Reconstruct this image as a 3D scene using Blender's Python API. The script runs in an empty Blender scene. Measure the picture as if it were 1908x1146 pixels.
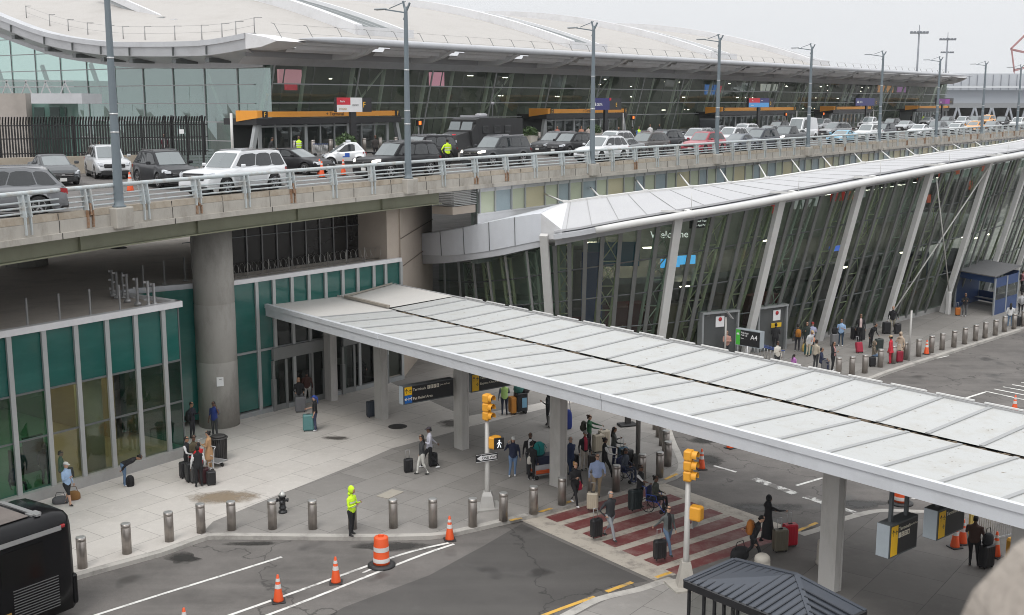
import bpy, math, random
import numpy as np
from mathutils import Vector, Matrix
random.seed(7)
PI = math.pi
SC = bpy.context.scene
COL = SC.collection
# ---------------------------------------------------------------- survey: camera constants and helpers
F, CX, CY, CAMH = 2170.0, 954.0, 573.0, 15.5
PIT = math.atan(383 / F); SP, CP = math.sin(PIT), math.cos(PIT)
DECK = 11.4
ROAD = -0.14
def ray(u, v):
    a = (u - CX) / F; b = -(v - CY) / F
    return (a, CP + SP * b, -SP + CP * b)
def P(u, v, z=0.0):
    """survey point: where the sight line (u, v) of the photograph meets the level plane z"""
    d = ray(u, v); t = (z - CAMH) / d[2]
    return (d[0] * t, d[1] * t, z)
def atY(u, v, Y):
    d = ray(u, v); t = Y / d[1]
    return (d[0] * t, Y, CAMH + d[2] * t)
def on_wall(u, v, A, d):
    r = ray(u, v)
    det = d[0] * (-r[1]) + d[1] * r[0]
    s = (A[0] * r[1] - A[1] * r[0]) / det
    t = (d[1] * A[0] - d[0] * A[1]) / det
    return s, CAMH + r[2] * t

# ---------------------------------------------------------------- materials
MATS = {}
def nodes_of(m):
    m.use_nodes = True
    nt = m.node_tree
    return nt, nt.nodes, nt.links, nt.nodes['Principled BSDF']
def mat(name, col, rough=0.6, metal=0.0, var=0.12, scale=3.0, bump=0.0, spec=0.5, coat=0.0, dirt=None, dscale=0.7, damt=0.5, stretch=None):
    """plain surface with procedural tone variation, optional dirt colour and grain bump"""
    if name in MATS: return MATS[name]
    m = bpy.data.materials.new(name); MATS[name] = m
    nt, N, L, B = nodes_of(m)
    B.inputs['Roughness'].default_value = rough
    B.inputs['Metallic'].default_value = metal
    B.inputs['Specular IOR Level'].default_value = spec
    if coat: B.inputs['Coat Weight'].default_value = coat; B.inputs['Coat Roughness'].default_value = 0.06
    tc = N.new('ShaderNodeTexCoord')
    src = tc.outputs['Object']
    if stretch:
        mp = N.new('ShaderNodeMapping'); mp.inputs['Scale'].default_value = stretch
        L.new(src, mp.inputs['Vector']); src = mp.outputs['Vector']
    nz = N.new('ShaderNodeTexNoise'); nz.inputs['Scale'].default_value = scale; nz.inputs['Detail'].default_value = 5
    nz.inputs['Roughness'].default_value = 0.65
    L.new(src, nz.inputs['Vector'])
    mx = N.new('ShaderNodeMix'); mx.data_type = 'RGBA'
    mx.inputs['A'].default_value = tuple(c * (1 - var) for c in col) + (1,)
    mx.inputs['B'].default_value = tuple(min(1, c * (1 + var)) for c in col) + (1,)
    L.new(nz.outputs['Fac'], mx.inputs['Factor'])
    out = mx.outputs['Result']
    if dirt:
        n2 = N.new('ShaderNodeTexNoise'); n2.inputs['Scale'].default_value = dscale; n2.inputs['Detail'].default_value = 7
        n2.inputs['Roughness'].default_value = 0.7
        L.new(src, n2.inputs['Vector'])
        rp = N.new('ShaderNodeMapRange'); rp.inputs['From Min'].default_value = 0.48; rp.inputs['From Max'].default_value = 0.72
        rp.inputs['To Max'].default_value = damt
        L.new(n2.outputs['Fac'], rp.inputs['Value'])
        m2 = N.new('ShaderNodeMix'); m2.data_type = 'RGBA'
        L.new(rp.outputs['Result'], m2.inputs['Factor']); L.new(out, m2.inputs['A'])
        m2.inputs['B'].default_value = tuple(dirt) + (1,)
        out = m2.outputs['Result']
    L.new(out, B.inputs['Base Color'])
    if bump:
        bp = N.new('ShaderNodeBump'); bp.inputs['Strength'].default_value = bump; bp.inputs['Distance'].default_value = 0.02
        n3 = N.new('ShaderNodeTexNoise'); n3.inputs['Scale'].default_value = scale * 9; n3.inputs['Detail'].default_value = 4
        L.new(src, n3.inputs['Vector']); L.new(n3.outputs['Fac'], bp.inputs['Height'])
        L.new(bp.outputs['Normal'], B.inputs['Normal'])
    return m
def glow(name, col, s):
    if name in MATS: return MATS[name]
    m = bpy.data.materials.new(name); MATS[name] = m
    nt, N, L, B = nodes_of(m)
    B.inputs['Base Color'].default_value = tuple(col) + (1,)
    B.inputs['Emission Color'].default_value = tuple(col) + (1,)
    B.inputs['Emission Strength'].default_value = s
    return m
def glass(name, tint, refl=0.08, ior=1.45, rough=0.02, wav=0.0, refcol=(0.9, 0.95, 0.95)):
    """thin architectural glass: tinted see-through plus a Fresnel mirror, slightly wavy"""
    if name in MATS: return MATS[name]
    m = bpy.data.materials.new(name); MATS[name] = m
    m.use_nodes = True
    nt = m.node_tree; N, L = nt.nodes, nt.links
    N.remove(N['Principled BSDF']); out = N['Material Output']
    tr = N.new('ShaderNodeBsdfTransparent'); tr.inputs['Color'].default_value = tuple(tint) + (1,)
    gl = N.new('ShaderNodeBsdfGlossy'); gl.inputs['Roughness'].default_value = rough
    gl.inputs['Color'].default_value = tuple(refcol) + (1,)
    fr = N.new('ShaderNodeLayerWeight'); fr.inputs['Blend'].default_value = .5
    pw = N.new('ShaderNodeMath'); pw.operation = 'POWER'; pw.inputs[1].default_value = 3.5; L.new(fr.outputs['Facing'], pw.inputs[0])
    ad = N.new('ShaderNodeMath'); ad.operation = 'MULTIPLY_ADD'; ad.inputs[1].default_value = ior - 1; ad.inputs[2].default_value = refl; ad.use_clamp = True
    L.new(pw.outputs[0], ad.inputs[0])
    mx = N.new('ShaderNodeMixShader'); L.new(ad.outputs[0], mx.inputs['Fac'])
    L.new(tr.outputs[0], mx.inputs[1]); L.new(gl.outputs[0], mx.inputs[2])
    if wav:
        tc = N.new('ShaderNodeTexCoord'); nz = N.new('ShaderNodeTexNoise'); nz.inputs['Scale'].default_value = 0.5
        nz.inputs['Detail'].default_value = 2
        bp = N.new('ShaderNodeBump'); bp.inputs['Strength'].default_value = wav; bp.inputs['Distance'].default_value = 0.3
        L.new(tc.outputs['Object'], nz.inputs['Vector']); L.new(nz.outputs['Fac'], bp.inputs['Height'])
        L.new(bp.outputs['Normal'], gl.inputs['Normal'])
    L.new(mx.outputs[0], out.inputs['Surface'])
    return m

# ---------------------------------------------------------------- mesh builder
class MB:
    def __init__(s): s.v = []; s.f = []; s.m = []; s.sm = []
    def add(s, vs, fs, mi=0, smooth=False):
        o = len(s.v); s.v.extend(vs)
        for f in fs: s.f.append([i + o for i in f]); s.m.append(mi); s.sm.append(smooth)
        return s
    def quad(s, a, b, c, d, mi=0): return s.add([a, b, c, d], [(0, 1, 2, 3)], mi)
    def box(s, c, d, mi=0, rz=0.0, bev=0.0):
        """box centred at c, size d, turned rz about z; bev > 0 chamfers the vertical edges and the top"""
        x, y, z = d[0] / 2, d[1] / 2, d[2] / 2
        cs, sn = math.cos(rz), math.sin(rz)
        def T(p): return (c[0] + p[0] * cs - p[1] * sn, c[1] + p[0] * sn + p[1] * cs, c[2] + p[2])
        if bev:
            b = min(bev, x * .9, y * .9, z * .9)
            def ring(i, zz): return [T(p) for p in ((-x + i, -y + b + 0, zz), (-x + b, -y + i, zz), (x - b, -y + i, zz), (x - i, -y + b, zz), (x - i, y - b, zz), (x - b, y - i, zz), (-x + b, y - i, zz), (-x + i, y - b, zz))]
            return s.loft([ring(b * .5, -z), ring(0, -z + b), ring(0, z - b), ring(b * .7, z)], mi, True, True)
        vs = [T(p) for p in ((-x, -y, -z), (x, -y, -z), (x, y, -z), (-x, y, -z), (-x, -y, z), (x, -y, z), (x, y, z), (-x, y, z))]
        return s.add(vs, [(3, 2, 1, 0), (4, 5, 6, 7), (0, 1, 5, 4), (1, 2, 6, 5), (2, 3, 7, 6), (3, 0, 4, 7)], mi)
    def prism(s, poly, z0, z1, mi=0, side=None):
        n = len(poly)
        a = sum(poly[i][0] * poly[(i + 1) % n][1] - poly[(i + 1) % n][0] * poly[i][1] for i in range(n))
        if a < 0: poly = list(reversed(poly))
        vs = [(p[0], p[1], z0) for p in poly] + [(p[0], p[1], z1) for p in poly]
        s.add(vs, [list(range(n, 2 * n))], mi)
        s.add(vs, [list(range(n - 1, -1, -1))] + [(i, (i + 1) % n, (i + 1) % n + n, i + n) for i in range(n)], mi if side is None else side)
        return s
    def loft(s, rings, mi=0, cap0=False, cap1=False, smooth=False, closed=True):
        n = len(rings[0]); vs = [p for r in rings for p in r]; fs = []
        for k in range(len(rings) - 1):
            for i in range(n if closed else n - 1):
                j = (i + 1) % n
                fs.append((k * n + i, k * n + j, (k + 1) * n + j, (k + 1) * n + i))
        if cap0: fs.append(list(range(n - 1, -1, -1)))
        if cap1: fs.append([(len(rings) - 1) * n + i for i in range(n)])
        return s.add(vs, fs, mi, smooth)
    def tube(s, pts, rad, n=8, mi=0, smooth=True, cap=True, el=1.0):
        """tube through pts with radius rad (number or list); el squashes it along its second axis"""
        pts = [Vector(p) for p in pts]
        if not isinstance(rad, (list, tuple)): rad = [rad] * len(pts)
        rings = []; up = None
        for i, p in enumerate(pts):
            a = pts[max(0, i - 1)]; b = pts[min(len(pts) - 1, i + 1)]
            t = (b - a).normalized()
            if up is None: up = Vector((0, 0, 1)) if abs(t.z) < .9 else Vector((0, 1, 0))
            x = t.cross(up).normalized()
            if x.length < .1: x = Vector((1, 0, 0))
            y = x.cross(t).normalized()
            if abs(t.z) < .9: up = Vector((0, 0, 1))
            rings.append([tuple(p + (x * math.cos(2 * PI * k / n) + y * math.sin(2 * PI * k / n) * el) * rad[i]) for k in range(n)])
        return s.loft(rings, mi, cap, cap, smooth)
    def beam(s, p, q, w, h, mi=0, up=(0, 0, 1)):
        """rectangular bar from p to q, w wide sideways and h deep along up"""
        p, q, up = Vector(p), Vector(q), Vector(up)
        t = (q - p).normalized()
        if abs(t.dot(up.normalized())) > .995: up = Vector((0, 1, 0)) if abs(t.y) < .9 else Vector((1, 0, 0))
        x = t.cross(up).normalized(); y = x.cross(t).normalized()
        x *= w / 2; y *= h / 2
        r = lambda c: [tuple(c - x - y), tuple(c + x - y), tuple(c + x + y), tuple(c - x + y)]
        return s.loft([r(p), r(q)], mi, True, True)
    def lathe(s, c, prof, n=16, mi=0, smooth=True, cap=True):
        rings = [[(c[0] + r * math.cos(2 * PI * k / n), c[1] + r * math.sin(2 * PI * k / n), c[2] + z) for k in range(n)] for r, z in prof]
        return s.loft(rings, mi, cap, cap, smooth)
    def ell(s, c, r, n=10, k=6, mi=0):
        rings = []
        for i in range(1, k):
            a = -PI / 2 + PI * i / k
            rings.append([(c[0] + r[0] * math.cos(a) * math.cos(2 * PI * j / n), c[1] + r[1] * math.cos(a) * math.sin(2 * PI * j / n), c[2] + r[2] * math.sin(a)) for j in range(n)])
        return s.loft(rings, mi, True, True, True)
    def move(s, f):
        s.v = [f(p) for p in s.v]; return s
    def mesh(s, name, mats):
        me = bpy.data.meshes.new(name); me.from_pydata([tuple(p) for p in s.v], [], s.f)
        if not isinstance(mats, (list, tuple)): mats = [mats]
        for m in mats: me.materials.append(m)
        me.polygons.foreach_set('material_index', s.m)
        me.polygons.foreach_set('use_smooth', s.sm)
        me.update(); return me
    def obj(s, name, mats, parent=None, loc=None, rz=0.0):
        o = bpy.data.objects.new(name, s.mesh(name, mats)); COL.objects.link(o)
        if loc is not None: o.location = loc
        if rz: o.rotation_euler = (0, 0, rz)
        if parent is not None: o.parent = parent
        return o
def tag(o, label=None, cat=None, group=None, kind=None):
    if label: o['label'] = label
    if cat: o['category'] = cat
    if group: o['group'] = group
    if kind: o['kind'] = kind
    return o
def thing(name, label, cat, loc=(0, 0, 0), rz=0.0, group=None):
    o = bpy.data.objects.new(name, None); COL.objects.link(o); o.empty_display_size = .2
    o.location = loc; o.rotation_euler = (0, 0, rz)
    return tag(o, label, cat, group)
def copy_tree(root, loc, rz=0.0, label=None, group=None):
    kids = [o for o in root.children]
    r = root.copy(); COL.objects.link(r); r.location = loc; r.rotation_euler = (0, 0, rz)
    if label: r['label'] = label
    if group: r['group'] = group
    for ch in kids:
        c = ch.copy(); COL.objects.link(c); c.parent = r
        for g in ch.children:
            d = g.copy(); COL.objects.link(d); d.parent = c
    return r
ORD = ['first', 'second', 'third', 'fourth', 'fifth', 'sixth', 'seventh', 'eighth', 'ninth', 'tenth', 'eleventh', 'twelfth', 'thirteenth', 'fourteenth', 'fifteenth', 'sixteenth', 'seventeenth', 'eighteenth', 'nineteenth', 'twentieth']
TXT = {}
def text(s, size, m, parent, M, name='lettering', ext=0.004, bold=0.0, align='LEFT', xs=1.0):
    """lettering as real mesh; M places the text plane (x right, y up, z out of the sign)"""
    key = (s, ext, bold, align)
    if key not in TXT:
        cu = bpy.data.curves.new('lettering', 'FONT'); cu.body = s; cu.size = 1; cu.extrude = ext / max(size, .05); cu.offset = bold
        cu.align_x = align; cu.resolution_u = 3
        to = bpy.data.objects.new('lettering', cu); COL.objects.link(to)
        bpy.context.view_layer.update()
        me = bpy.data.meshes.new_from_object(to.evaluated_get(bpy.context.evaluated_depsgraph_get()))
        bpy.data.objects.remove(to); bpy.data.curves.remove(cu)
        TXT[key] = me
    me = TXT[key].copy(); me.name = name
    me.materials.clear(); me.materials.append(m)
    o = bpy.data.objects.new(name, me); COL.objects.link(o)
    o.matrix_local = M @ Matrix.Diagonal((size * xs, size, size, 1))
    o.parent = parent
    return o
def frame(o, x, n):
    """matrix with origin o, x axis x (horizontal), z axis n (outward), y up"""
    x = Vector(x).normalized(); n = Vector(n).normalized(); y = n.cross(x).normalized()
    return Matrix(((x.x, y.x, n.x, o[0]), (x.y, y.y, n.y, o[1]), (x.z, y.z, n.z, o[2]), (0, 0, 0, 1)))
def lerp(a, b, t): return tuple(a[i] + (b[i] - a[i]) * t for i in range(len(a)))
def offset_line(pts, k):
    """polyline shifted k to the right of its direction"""
    out = []
    for i, p in enumerate(pts):
        a = pts[max(0, i - 1)]; b = pts[min(len(pts) - 1, i + 1)]
        dx, dy = b[0] - a[0], b[1] - a[1]; l = math.hypot(dx, dy)
        out.append((p[0] + dy / l * k, p[1] - dx / l * k))
    return out
class Line:
    """polyline measured by arc length"""
    def __init__(s, pts):
        s.p = pts; s.d = [0]
        for a, b in zip(pts, pts[1:]): s.d.append(s.d[-1] + math.hypot(b[0] - a[0], b[1] - a[1]))
        s.L = s.d[-1]
    def at(s, t):
        i = 0
        while i < len(s.d) - 2 and t > s.d[i + 1]: i += 1
        k = (t - s.d[i]) / (s.d[i + 1] - s.d[i]); a, b = s.p[i], s.p[i + 1]
        dx, dy = b[0] - a[0], b[1] - a[1]; l = math.hypot(dx, dy)
        return (a[0] + dx * k, a[1] + dy * k), (dx / l, dy / l)
    def near(s, x, y):
        best = None
        for i in range(400):
            t = s.L * i / 399; q, _ = s.at(t); e = (q[0] - x) ** 2 + (q[1] - y) ** 2
            if best is None or e < best[0]: best = (e, t)
        return best[1]
def smooth_line(pts, n=6):
    """Catmull-Rom resample"""
    out = []
    for i in range(len(pts) - 1):
        p0, p1, p2, p3 = pts[max(0, i - 1)], pts[i], pts[i + 1], pts[min(len(pts) - 1, i + 2)]
        for k in range(n):
            t = k / n
            out.append(tuple(.5 * (2 * p1[j] + (p2[j] - p0[j]) * t + (2 * p0[j] - 5 * p1[j] + 4 * p2[j] - p3[j]) * t * t + (3 * p1[j] - p0[j] - 3 * p2[j] + p3[j]) * t ** 3) for j in range(len(p1))))
    out.append(tuple(pts[-1])); return out
# ---------------------------------------------------------------- light, sky, camera
w = bpy.data.worlds.new('World'); SC.world = w; w.use_nodes = True
nt = w.node_tree; N, L = nt.nodes, nt.links
bg = N['Background']
sky = N.new('ShaderNodeTexSky'); sky.sky_type = 'NISHITA'; sky.sun_disc = False
SUN_EL, SUN_ROT = math.radians(58), math.radians(200)
sky.sun_elevation = SUN_EL; sky.sun_rotation = SUN_ROT; sky.dust_density = 6; sky.air_density = 1.5
hs = N.new('ShaderNodeHueSaturation'); hs.inputs['Saturation'].default_value = 0.12; hs.inputs['Value'].default_value = 1.0
L.new(sky.outputs[0], hs.inputs['Color'])
tc = N.new('ShaderNodeTexCoord'); sx = N.new('ShaderNodeSeparateXYZ'); L.new(tc.outputs['Generated'], sx.inputs[0])
cr = N.new('ShaderNodeValToRGB')
cr.color_ramp.elements[0].position = 0.0; cr.color_ramp.elements[0].color = (9.6, 9.85, 10.2, 1)
cr.color_ramp.elements[1].position = 1.0; cr.color_ramp.elements[1].color = (21.5, 21.8, 22.2, 1)
e = cr.color_ramp.elements.new(0.10); e.color = (10.1, 10.3, 10.6, 1)
e = cr.color_ramp.elements.new(0.45); e.color = (14.5, 14.7, 15.1, 1)
L.new(sx.outputs['Z'], cr.inputs['Fac'])
nz = N.new('ShaderNodeTexNoise'); nz.inputs['Scale'].default_value = 2.2; nz.inputs['Detail'].default_value = 4
L.new(tc.outputs['Generated'], nz.inputs['Vector'])
mr = N.new('ShaderNodeMapRange'); mr.inputs['To Min'].default_value = 0.95; mr.inputs['To Max'].default_value = 1.05
L.new(nz.outputs['Fac'], mr.inputs['Value'])
ml = N.new('ShaderNodeMix'); ml.data_type = 'RGBA'; ml.blend_type = 'MULTIPLY'; ml.inputs['Factor'].default_value = 1
L.new(cr.outputs['Color'], ml.inputs['A']); L.new(mr.outputs['Result'], ml.inputs['B'])
mx = N.new('ShaderNodeMix'); mx.data_type = 'RGBA'; mx.inputs['Factor'].default_value = 0.12
L.new(ml.outputs['Result'], mx.inputs['A']); L.new(hs.outputs['Color'], mx.inputs['B'])
L.new(mx.outputs['Result'], bg.inputs['Color']); bg.inputs['Strength'].default_value = 0.1
sl = bpy.data.lights.new('sun', 'SUN'); sl.energy = 1.2; sl.angle = math.radians(20); sl.color = (1.0, .97, .93)
so = bpy.data.objects.new('sun', sl); COL.objects.link(so)
so.rotation_euler = (PI / 2 - SUN_EL, 0, PI - SUN_ROT)
cam = bpy.data.cameras.new('camera'); cam.sensor_width = 36; cam.lens = F / 1908 * 36
cam.clip_end = 3000; cam.clip_start = 0.1
co = bpy.data.objects.new('camera', cam); COL.objects.link(co)
co.location = (0, 0, CAMH); co.rotation_euler = (PI / 2 - PIT, 0, 0)
SC.camera = co
cam.dof.use_dof = True; cam.dof.focus_distance = 58; cam.dof.aperture_fstop = 5.6
SC.view_settings.view_transform = 'Standard'; SC.view_settings.look = 'None'
SC.view_settings.exposure = -0.10; SC.view_settings.gamma = 1
SC.cycles.filter_width = 1.0; SC.cycles.max_bounces = 8; SC.cycles.transparent_max_bounces = 24; SC.cycles.diffuse_bounces = 3; SC.cycles.glossy_bounces = 4

# ---------------------------------------------------------------- ground materials
def asphalt(name, col, var=.3):
    m = bpy.data.materials.new(name); MATS[name] = m
    nt, N, L, B = nodes_of(m)
    tc = N.new('ShaderNodeTexCoord')
    def noise(s, d=6, r=.65, st=None):
        n = N.new('ShaderNodeTexNoise'); n.inputs['Scale'].default_value = s; n.inputs['Detail'].default_value = d; n.inputs['Roughness'].default_value = r
        if st:
            mp = N.new('ShaderNodeMapping'); mp.inputs['Rotation'].default_value = (0, 0, -math.radians(38)); mp.inputs['Scale'].default_value = st
            L.new(tc.outputs['Object'], mp.inputs['Vector']); L.new(mp.outputs['Vector'], n.inputs['Vector'])
        else: L.new(tc.outputs['Object'], n.inputs['Vector'])
        return n.outputs['Fac']
    def mixc(f, a, b):
        m = N.new('ShaderNodeMix'); m.data_type = 'RGBA'; L.new(f, m.inputs['Factor'])
        for k, v in (('A', a), ('B', b)):
            if isinstance(v, tuple): m.inputs[k].default_value = v + (1,)
            else: L.new(v, m.inputs[k])
        return m.outputs['Result']
    def rng(f, a, b, c=0, d=1):
        r = N.new('ShaderNodeMapRange'); r.inputs['From Min'].default_value = a; r.inputs['From Max'].default_value = b
        r.inputs['To Min'].default_value = c; r.inputs['To Max'].default_value = d; L.new(f, r.inputs['Value']); return r.outputs['Result']
    c0 = tuple(c * (1 - var) for c in col); c1 = tuple(c * (1 + var) for c in col)
    base = mixc(rng(noise(.35, 8, .7), .3, .7), c0, c1)
    streak = mixc(rng(noise(.5, 5, .6, (.12, 1.6, 1)), .45, .7, 0, .6), base, tuple(c * 1.5 for c in col))
    grain = mixc(rng(noise(60, 2, .5), .35, .65, 0, .5), streak, tuple(c * .6 for c in col))
    stain = mixc(rng(noise(.42, 3, .5), .62, .70, 0, .75), grain, tuple(c * .38 for c in col))
    vo = N.new('ShaderNodeTexVoronoi'); vo.feature = 'DISTANCE_TO_EDGE'; vo.inputs['Scale'].default_value = .16
    wn = N.new('ShaderNodeTexNoise'); wn.inputs['Scale'].default_value = .8; wn.inputs['Detail'].default_value = 6
    L.new(tc.outputs['Object'], wn.inputs['Vector'])
    va = N.new('ShaderNodeMix'); va.data_type = 'VECTOR'; va.inputs['Factor'].default_value = .12
    L.new(tc.outputs['Object'], va.inputs['A']); 
    sc2 = N.new('ShaderNodeVectorMath'); sc2.operation = 'SCALE'; sc2.inputs['Scale'].default_value = 20
    L.new(wn.outputs['Color'], sc2.inputs[0]); L.new(sc2.outputs[0], va.inputs['B'])
    L.new(va.outputs['Result'], vo.inputs['Vector'])
    crack = mixc(rng(vo.outputs['Distance'], 0, .009, .85, 0), stain, tuple(c * .3 for c in col))
    L.new(crack, B.inputs['Base Color'])
    L.new(rng(noise(.42, 3, .5), .60, .70, .85, .45), B.inputs['Roughness'])
    bp = N.new('ShaderNodeBump'); bp.inputs['Strength'].default_value = .35; bp.inputs['Distance'].default_value = .01
    L.new(noise(90, 2, .5), bp.inputs['Height']); L.new(bp.outputs['Normal'], B.inputs['Normal'])
    return m
def paving(name, col, bw=2.6, bh=1.55, rot=53.5, var=.16, joint=.45, dirt=(.10, .09, .08), damt=.6, jw=.014):
    m = bpy.data.materials.new(name); MATS[name] = m
    nt, N, L, B = nodes_of(m)
    B.inputs['Roughness'].default_value = .82
    tc = N.new('ShaderNodeTexCoord'); mp = N.new('ShaderNodeMapping'); mp.inputs['Rotation'].default_value = (0, 0, -math.radians(rot))
    L.new(tc.outputs['Object'], mp.inputs['Vector'])
    br = N.new('ShaderNodeTexBrick'); br.inputs['Scale'].default_value = 1; br.inputs['Brick Width'].default_value = bw; br.inputs['Row Height'].default_value = bh
    br.inputs['Mortar Size'].default_value = jw; br.inputs['Mortar Smooth'].default_value = .3; br.offset = .5
    br.inputs['Color1'].default_value = tuple(c * (1 - var) for c in col) + (1,); br.inputs['Color2'].default_value = tuple(c * (1 + var * .6) for c in col) + (1,)
    br.inputs['Mortar'].default_value = tuple(c * joint for c in col) + (1,)
    L.new(mp.outputs['Vector'], br.inputs['Vector'])
    def layer(src, s, lo, hi, c, amt, det=7, rough=.72):
        n = N.new('ShaderNodeTexNoise'); n.inputs['Scale'].default_value = s; n.inputs['Detail'].default_value = det; n.inputs['Roughness'].default_value = rough
        L.new(tc.outputs['Object'], n.inputs['Vector'])
        r = N.new('ShaderNodeMapRange'); r.inputs['From Min'].default_value = lo; r.inputs['From Max'].default_value = hi; r.inputs['To Max'].default_value = amt
        L.new(n.outputs['Fac'], r.inputs['Value'])
        x = N.new('ShaderNodeMix'); x.data_type = 'RGBA'; L.new(r.outputs['Result'], x.inputs['Factor']); L.new(src, x.inputs['A']); x.inputs['B'].default_value = tuple(c) + (1,)
        return x.outputs['Result']
    o = layer(br.outputs['Color'], .32, .45, .75, dirt, damt)
    o = layer(o, 2.5, .5, .8, tuple(c * 1.25 for c in col), .5)
    o = layer(o, 14, .58, .75, tuple(c * .5 for c in col), .45)
    L.new(o, B.inputs['Base Color'])
    bp = N.new('ShaderNodeBump'); bp.inputs['Strength'].default_value = .3; bp.inputs['Distance'].default_value = .01
    n3 = N.new('ShaderNodeTexNoise'); n3.inputs['Scale'].default_value = 40; L.new(tc.outputs['Object'], n3.inputs['Vector'])
    L.new(n3.outputs['Fac'], bp.inputs['Height']); L.new(bp.outputs['Normal'], B.inputs['Normal'])
    return m
def worn(name, col, under, lo=.42, hi=.62, scale=1.6):
    """road paint worn through to the surface below"""
    m = bpy.data.materials.new(name); MATS[name] = m
    nt, N, L, B = nodes_of(m); B.inputs['Roughness'].default_value = .7
    tc = N.new('ShaderNodeTexCoord'); n = N.new('ShaderNodeTexNoise'); n.inputs['Scale'].default_value = scale; n.inputs['Detail'].default_value = 9; n.inputs['Roughness'].default_value = .75
    L.new(tc.outputs['Object'], n.inputs['Vector'])
    r = N.new('ShaderNodeMapRange'); r.inputs['From Min'].default_value = lo; r.inputs['From Max'].default_value = hi; L.new(n.outputs['Fac'], r.inputs['Value'])
    x = N.new('ShaderNodeMix'); x.data_type = 'RGBA'; L.new(r.outputs['Result'], x.inputs['Factor'])
    x.inputs['A'].default_value = tuple(col) + (1,); x.inputs['B'].default_value = tuple(under) + (1,)
    L.new(x.outputs['Result'], B.inputs['Base Color'])
    return m
ASPH = asphalt('asphalt', (.128, .118, .110), .42)
ASPH2 = asphalt('fresh asphalt', (.075, .07, .066), .2)
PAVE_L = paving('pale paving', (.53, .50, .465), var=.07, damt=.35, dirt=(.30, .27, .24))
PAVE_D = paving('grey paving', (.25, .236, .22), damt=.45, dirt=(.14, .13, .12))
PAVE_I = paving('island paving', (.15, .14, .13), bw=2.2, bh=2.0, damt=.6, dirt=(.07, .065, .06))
KERB = mat('kerb concrete', (.40, .38, .35), .85, var=.2, scale=1.5, dirt=(.15, .14, .13), dscale=1.1, damt=.7, bump=.3)
PAINT = worn('white road paint', (.66, .65, .62), (.2, .19, .18), .50, .66)
PAINT_O = worn('broken road paint', (.62, .61, .58), (.15, .14, .13), .44, .52, 2.5)
PAINT_Y = worn('yellow road paint', (.62, .36, .06), (.2, .17, .12), .48, .62)
RED = worn('red crossing paint', (.150, .034, .033), (.27, .19, .17), .46, .78, 1.1)
BAND = worn('pale crossing concrete', (.42, .38, .325), (.24, .215, .19), .48, .66, 2.2)
def sheet(name, poly, z, m):
    b = MB(); n = len(poly); a = sum(poly[i][0] * poly[(i + 1) % n][1] - poly[(i + 1) % n][0] * poly[i][1] for i in range(n))
    if a < 0: poly = poly[::-1]
    b.add([(p[0], p[1], z) for p in poly], [list(range(n))])
    return tag(b.obj(name, m), kind='structure')
def PX(l, z=0.0): return [P(u, v, z)[:2] for u, v in l]
# ---------------------------------------------------------------- ground, pavements, road
sheet('ground', [(-900, -60), (900, -60), (900, 1800), (-900, 1800)], ROAD, ASPH)
kerb_a = PX([(-330, 1205), (0, 1115), (134, 1076), (220, 1052), (300, 1030), (340, 1016), (370, 1005), (383, 1001), (398, 998.5), (480, 999), (640, 1000.5), (800, 999), (859, 990), (920, 976), (985, 961)])
kerb_a = smooth_line(kerb_a, 2)
cross_a = PX([(1008, 956), (1128, 924), (1238, 895)])
kerb_b = smooth_line(PX([(1259, 888), (1271, 880), (1276, 872), (1276, 862), (1268, 842), (1261, 828), (1253, 806), (1250, 790), (1258, 776), (1300, 758)]), 4)
kerb_c = smooth_line(PX([(1300, 758), (1450, 737), (1560, 722), (1627, 704), (1660, 691.5), (1749, 663), (1830, 637), (1908, 612)]), 3)
far = [kerb_c[-1]]
for k in range(8):
    a = math.radians(45 + k * 1.2); far.append((far[-1][0] + 8 * math.cos(a), far[-1][1] + 8 * math.sin(a)))
plaza = kerb_a + cross_a + kerb_b + kerb_c[1:] + far[1:] + [(110, 260), (-120, 260), (-160, 40), (-34, 22)]
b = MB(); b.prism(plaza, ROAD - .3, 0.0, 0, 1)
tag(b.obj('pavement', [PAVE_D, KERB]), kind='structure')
# pale part of the plaza
kin = offset_line(kerb_a, -.32)
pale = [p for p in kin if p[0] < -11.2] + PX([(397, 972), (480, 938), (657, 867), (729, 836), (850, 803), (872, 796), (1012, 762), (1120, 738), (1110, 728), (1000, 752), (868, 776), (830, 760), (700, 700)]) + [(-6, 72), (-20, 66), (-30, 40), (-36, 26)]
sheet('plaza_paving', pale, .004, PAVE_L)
def kerbline(line, w=.30, name='kerb'):
    b = MB(); inn = offset_line(line, -w)
    for i in range(len(line) - 1):
        b.add([line[i] + (.008,), line[i + 1] + (.008,), inn[i + 1] + (.008,), inn[i] + (.008,)], [(0, 1, 2, 3)])
    for i in range(len(line) - 1):
        b.add([line[i] + (ROAD,), line[i + 1] + (ROAD,), line[i + 1] + (.008,), line[i] + (.008,)], [(0, 1, 2, 3)])
    o = offset_line(line, .004); b.v = [(p[0], p[1], p[2]) for p in b.v]
    return tag(b.obj(name, KERB), kind='structure')
kerbline(offset_line(kerb_a, .006)); kerbline(offset_line(kerb_b, .006)); kerbline(offset_line(kerb_c + far[1:], .006))
isl_a = smooth_line(PX([(760, 1290), (900, 1215), (1043, 1146), (1107, 1114), (1181, 1096), (1212, 1086), (1246, 1075)]), 3)
isl_b = smooth_line(PX([(1486, 994), (1525, 982), (1545, 972), (1593, 957), (1643, 948.5), (1727, 951), (1800, 950), (1908, 935), (2100, 890)]), 3)
island = isl_a + isl_b + [(60, 60), (60, 8), (0, 8)]
b = MB(); b.prism(island, ROAD - .3, 0.0, 0, 1); tag(b.obj('pavement', [PAVE_I, KERB]), kind='structure')
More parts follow.
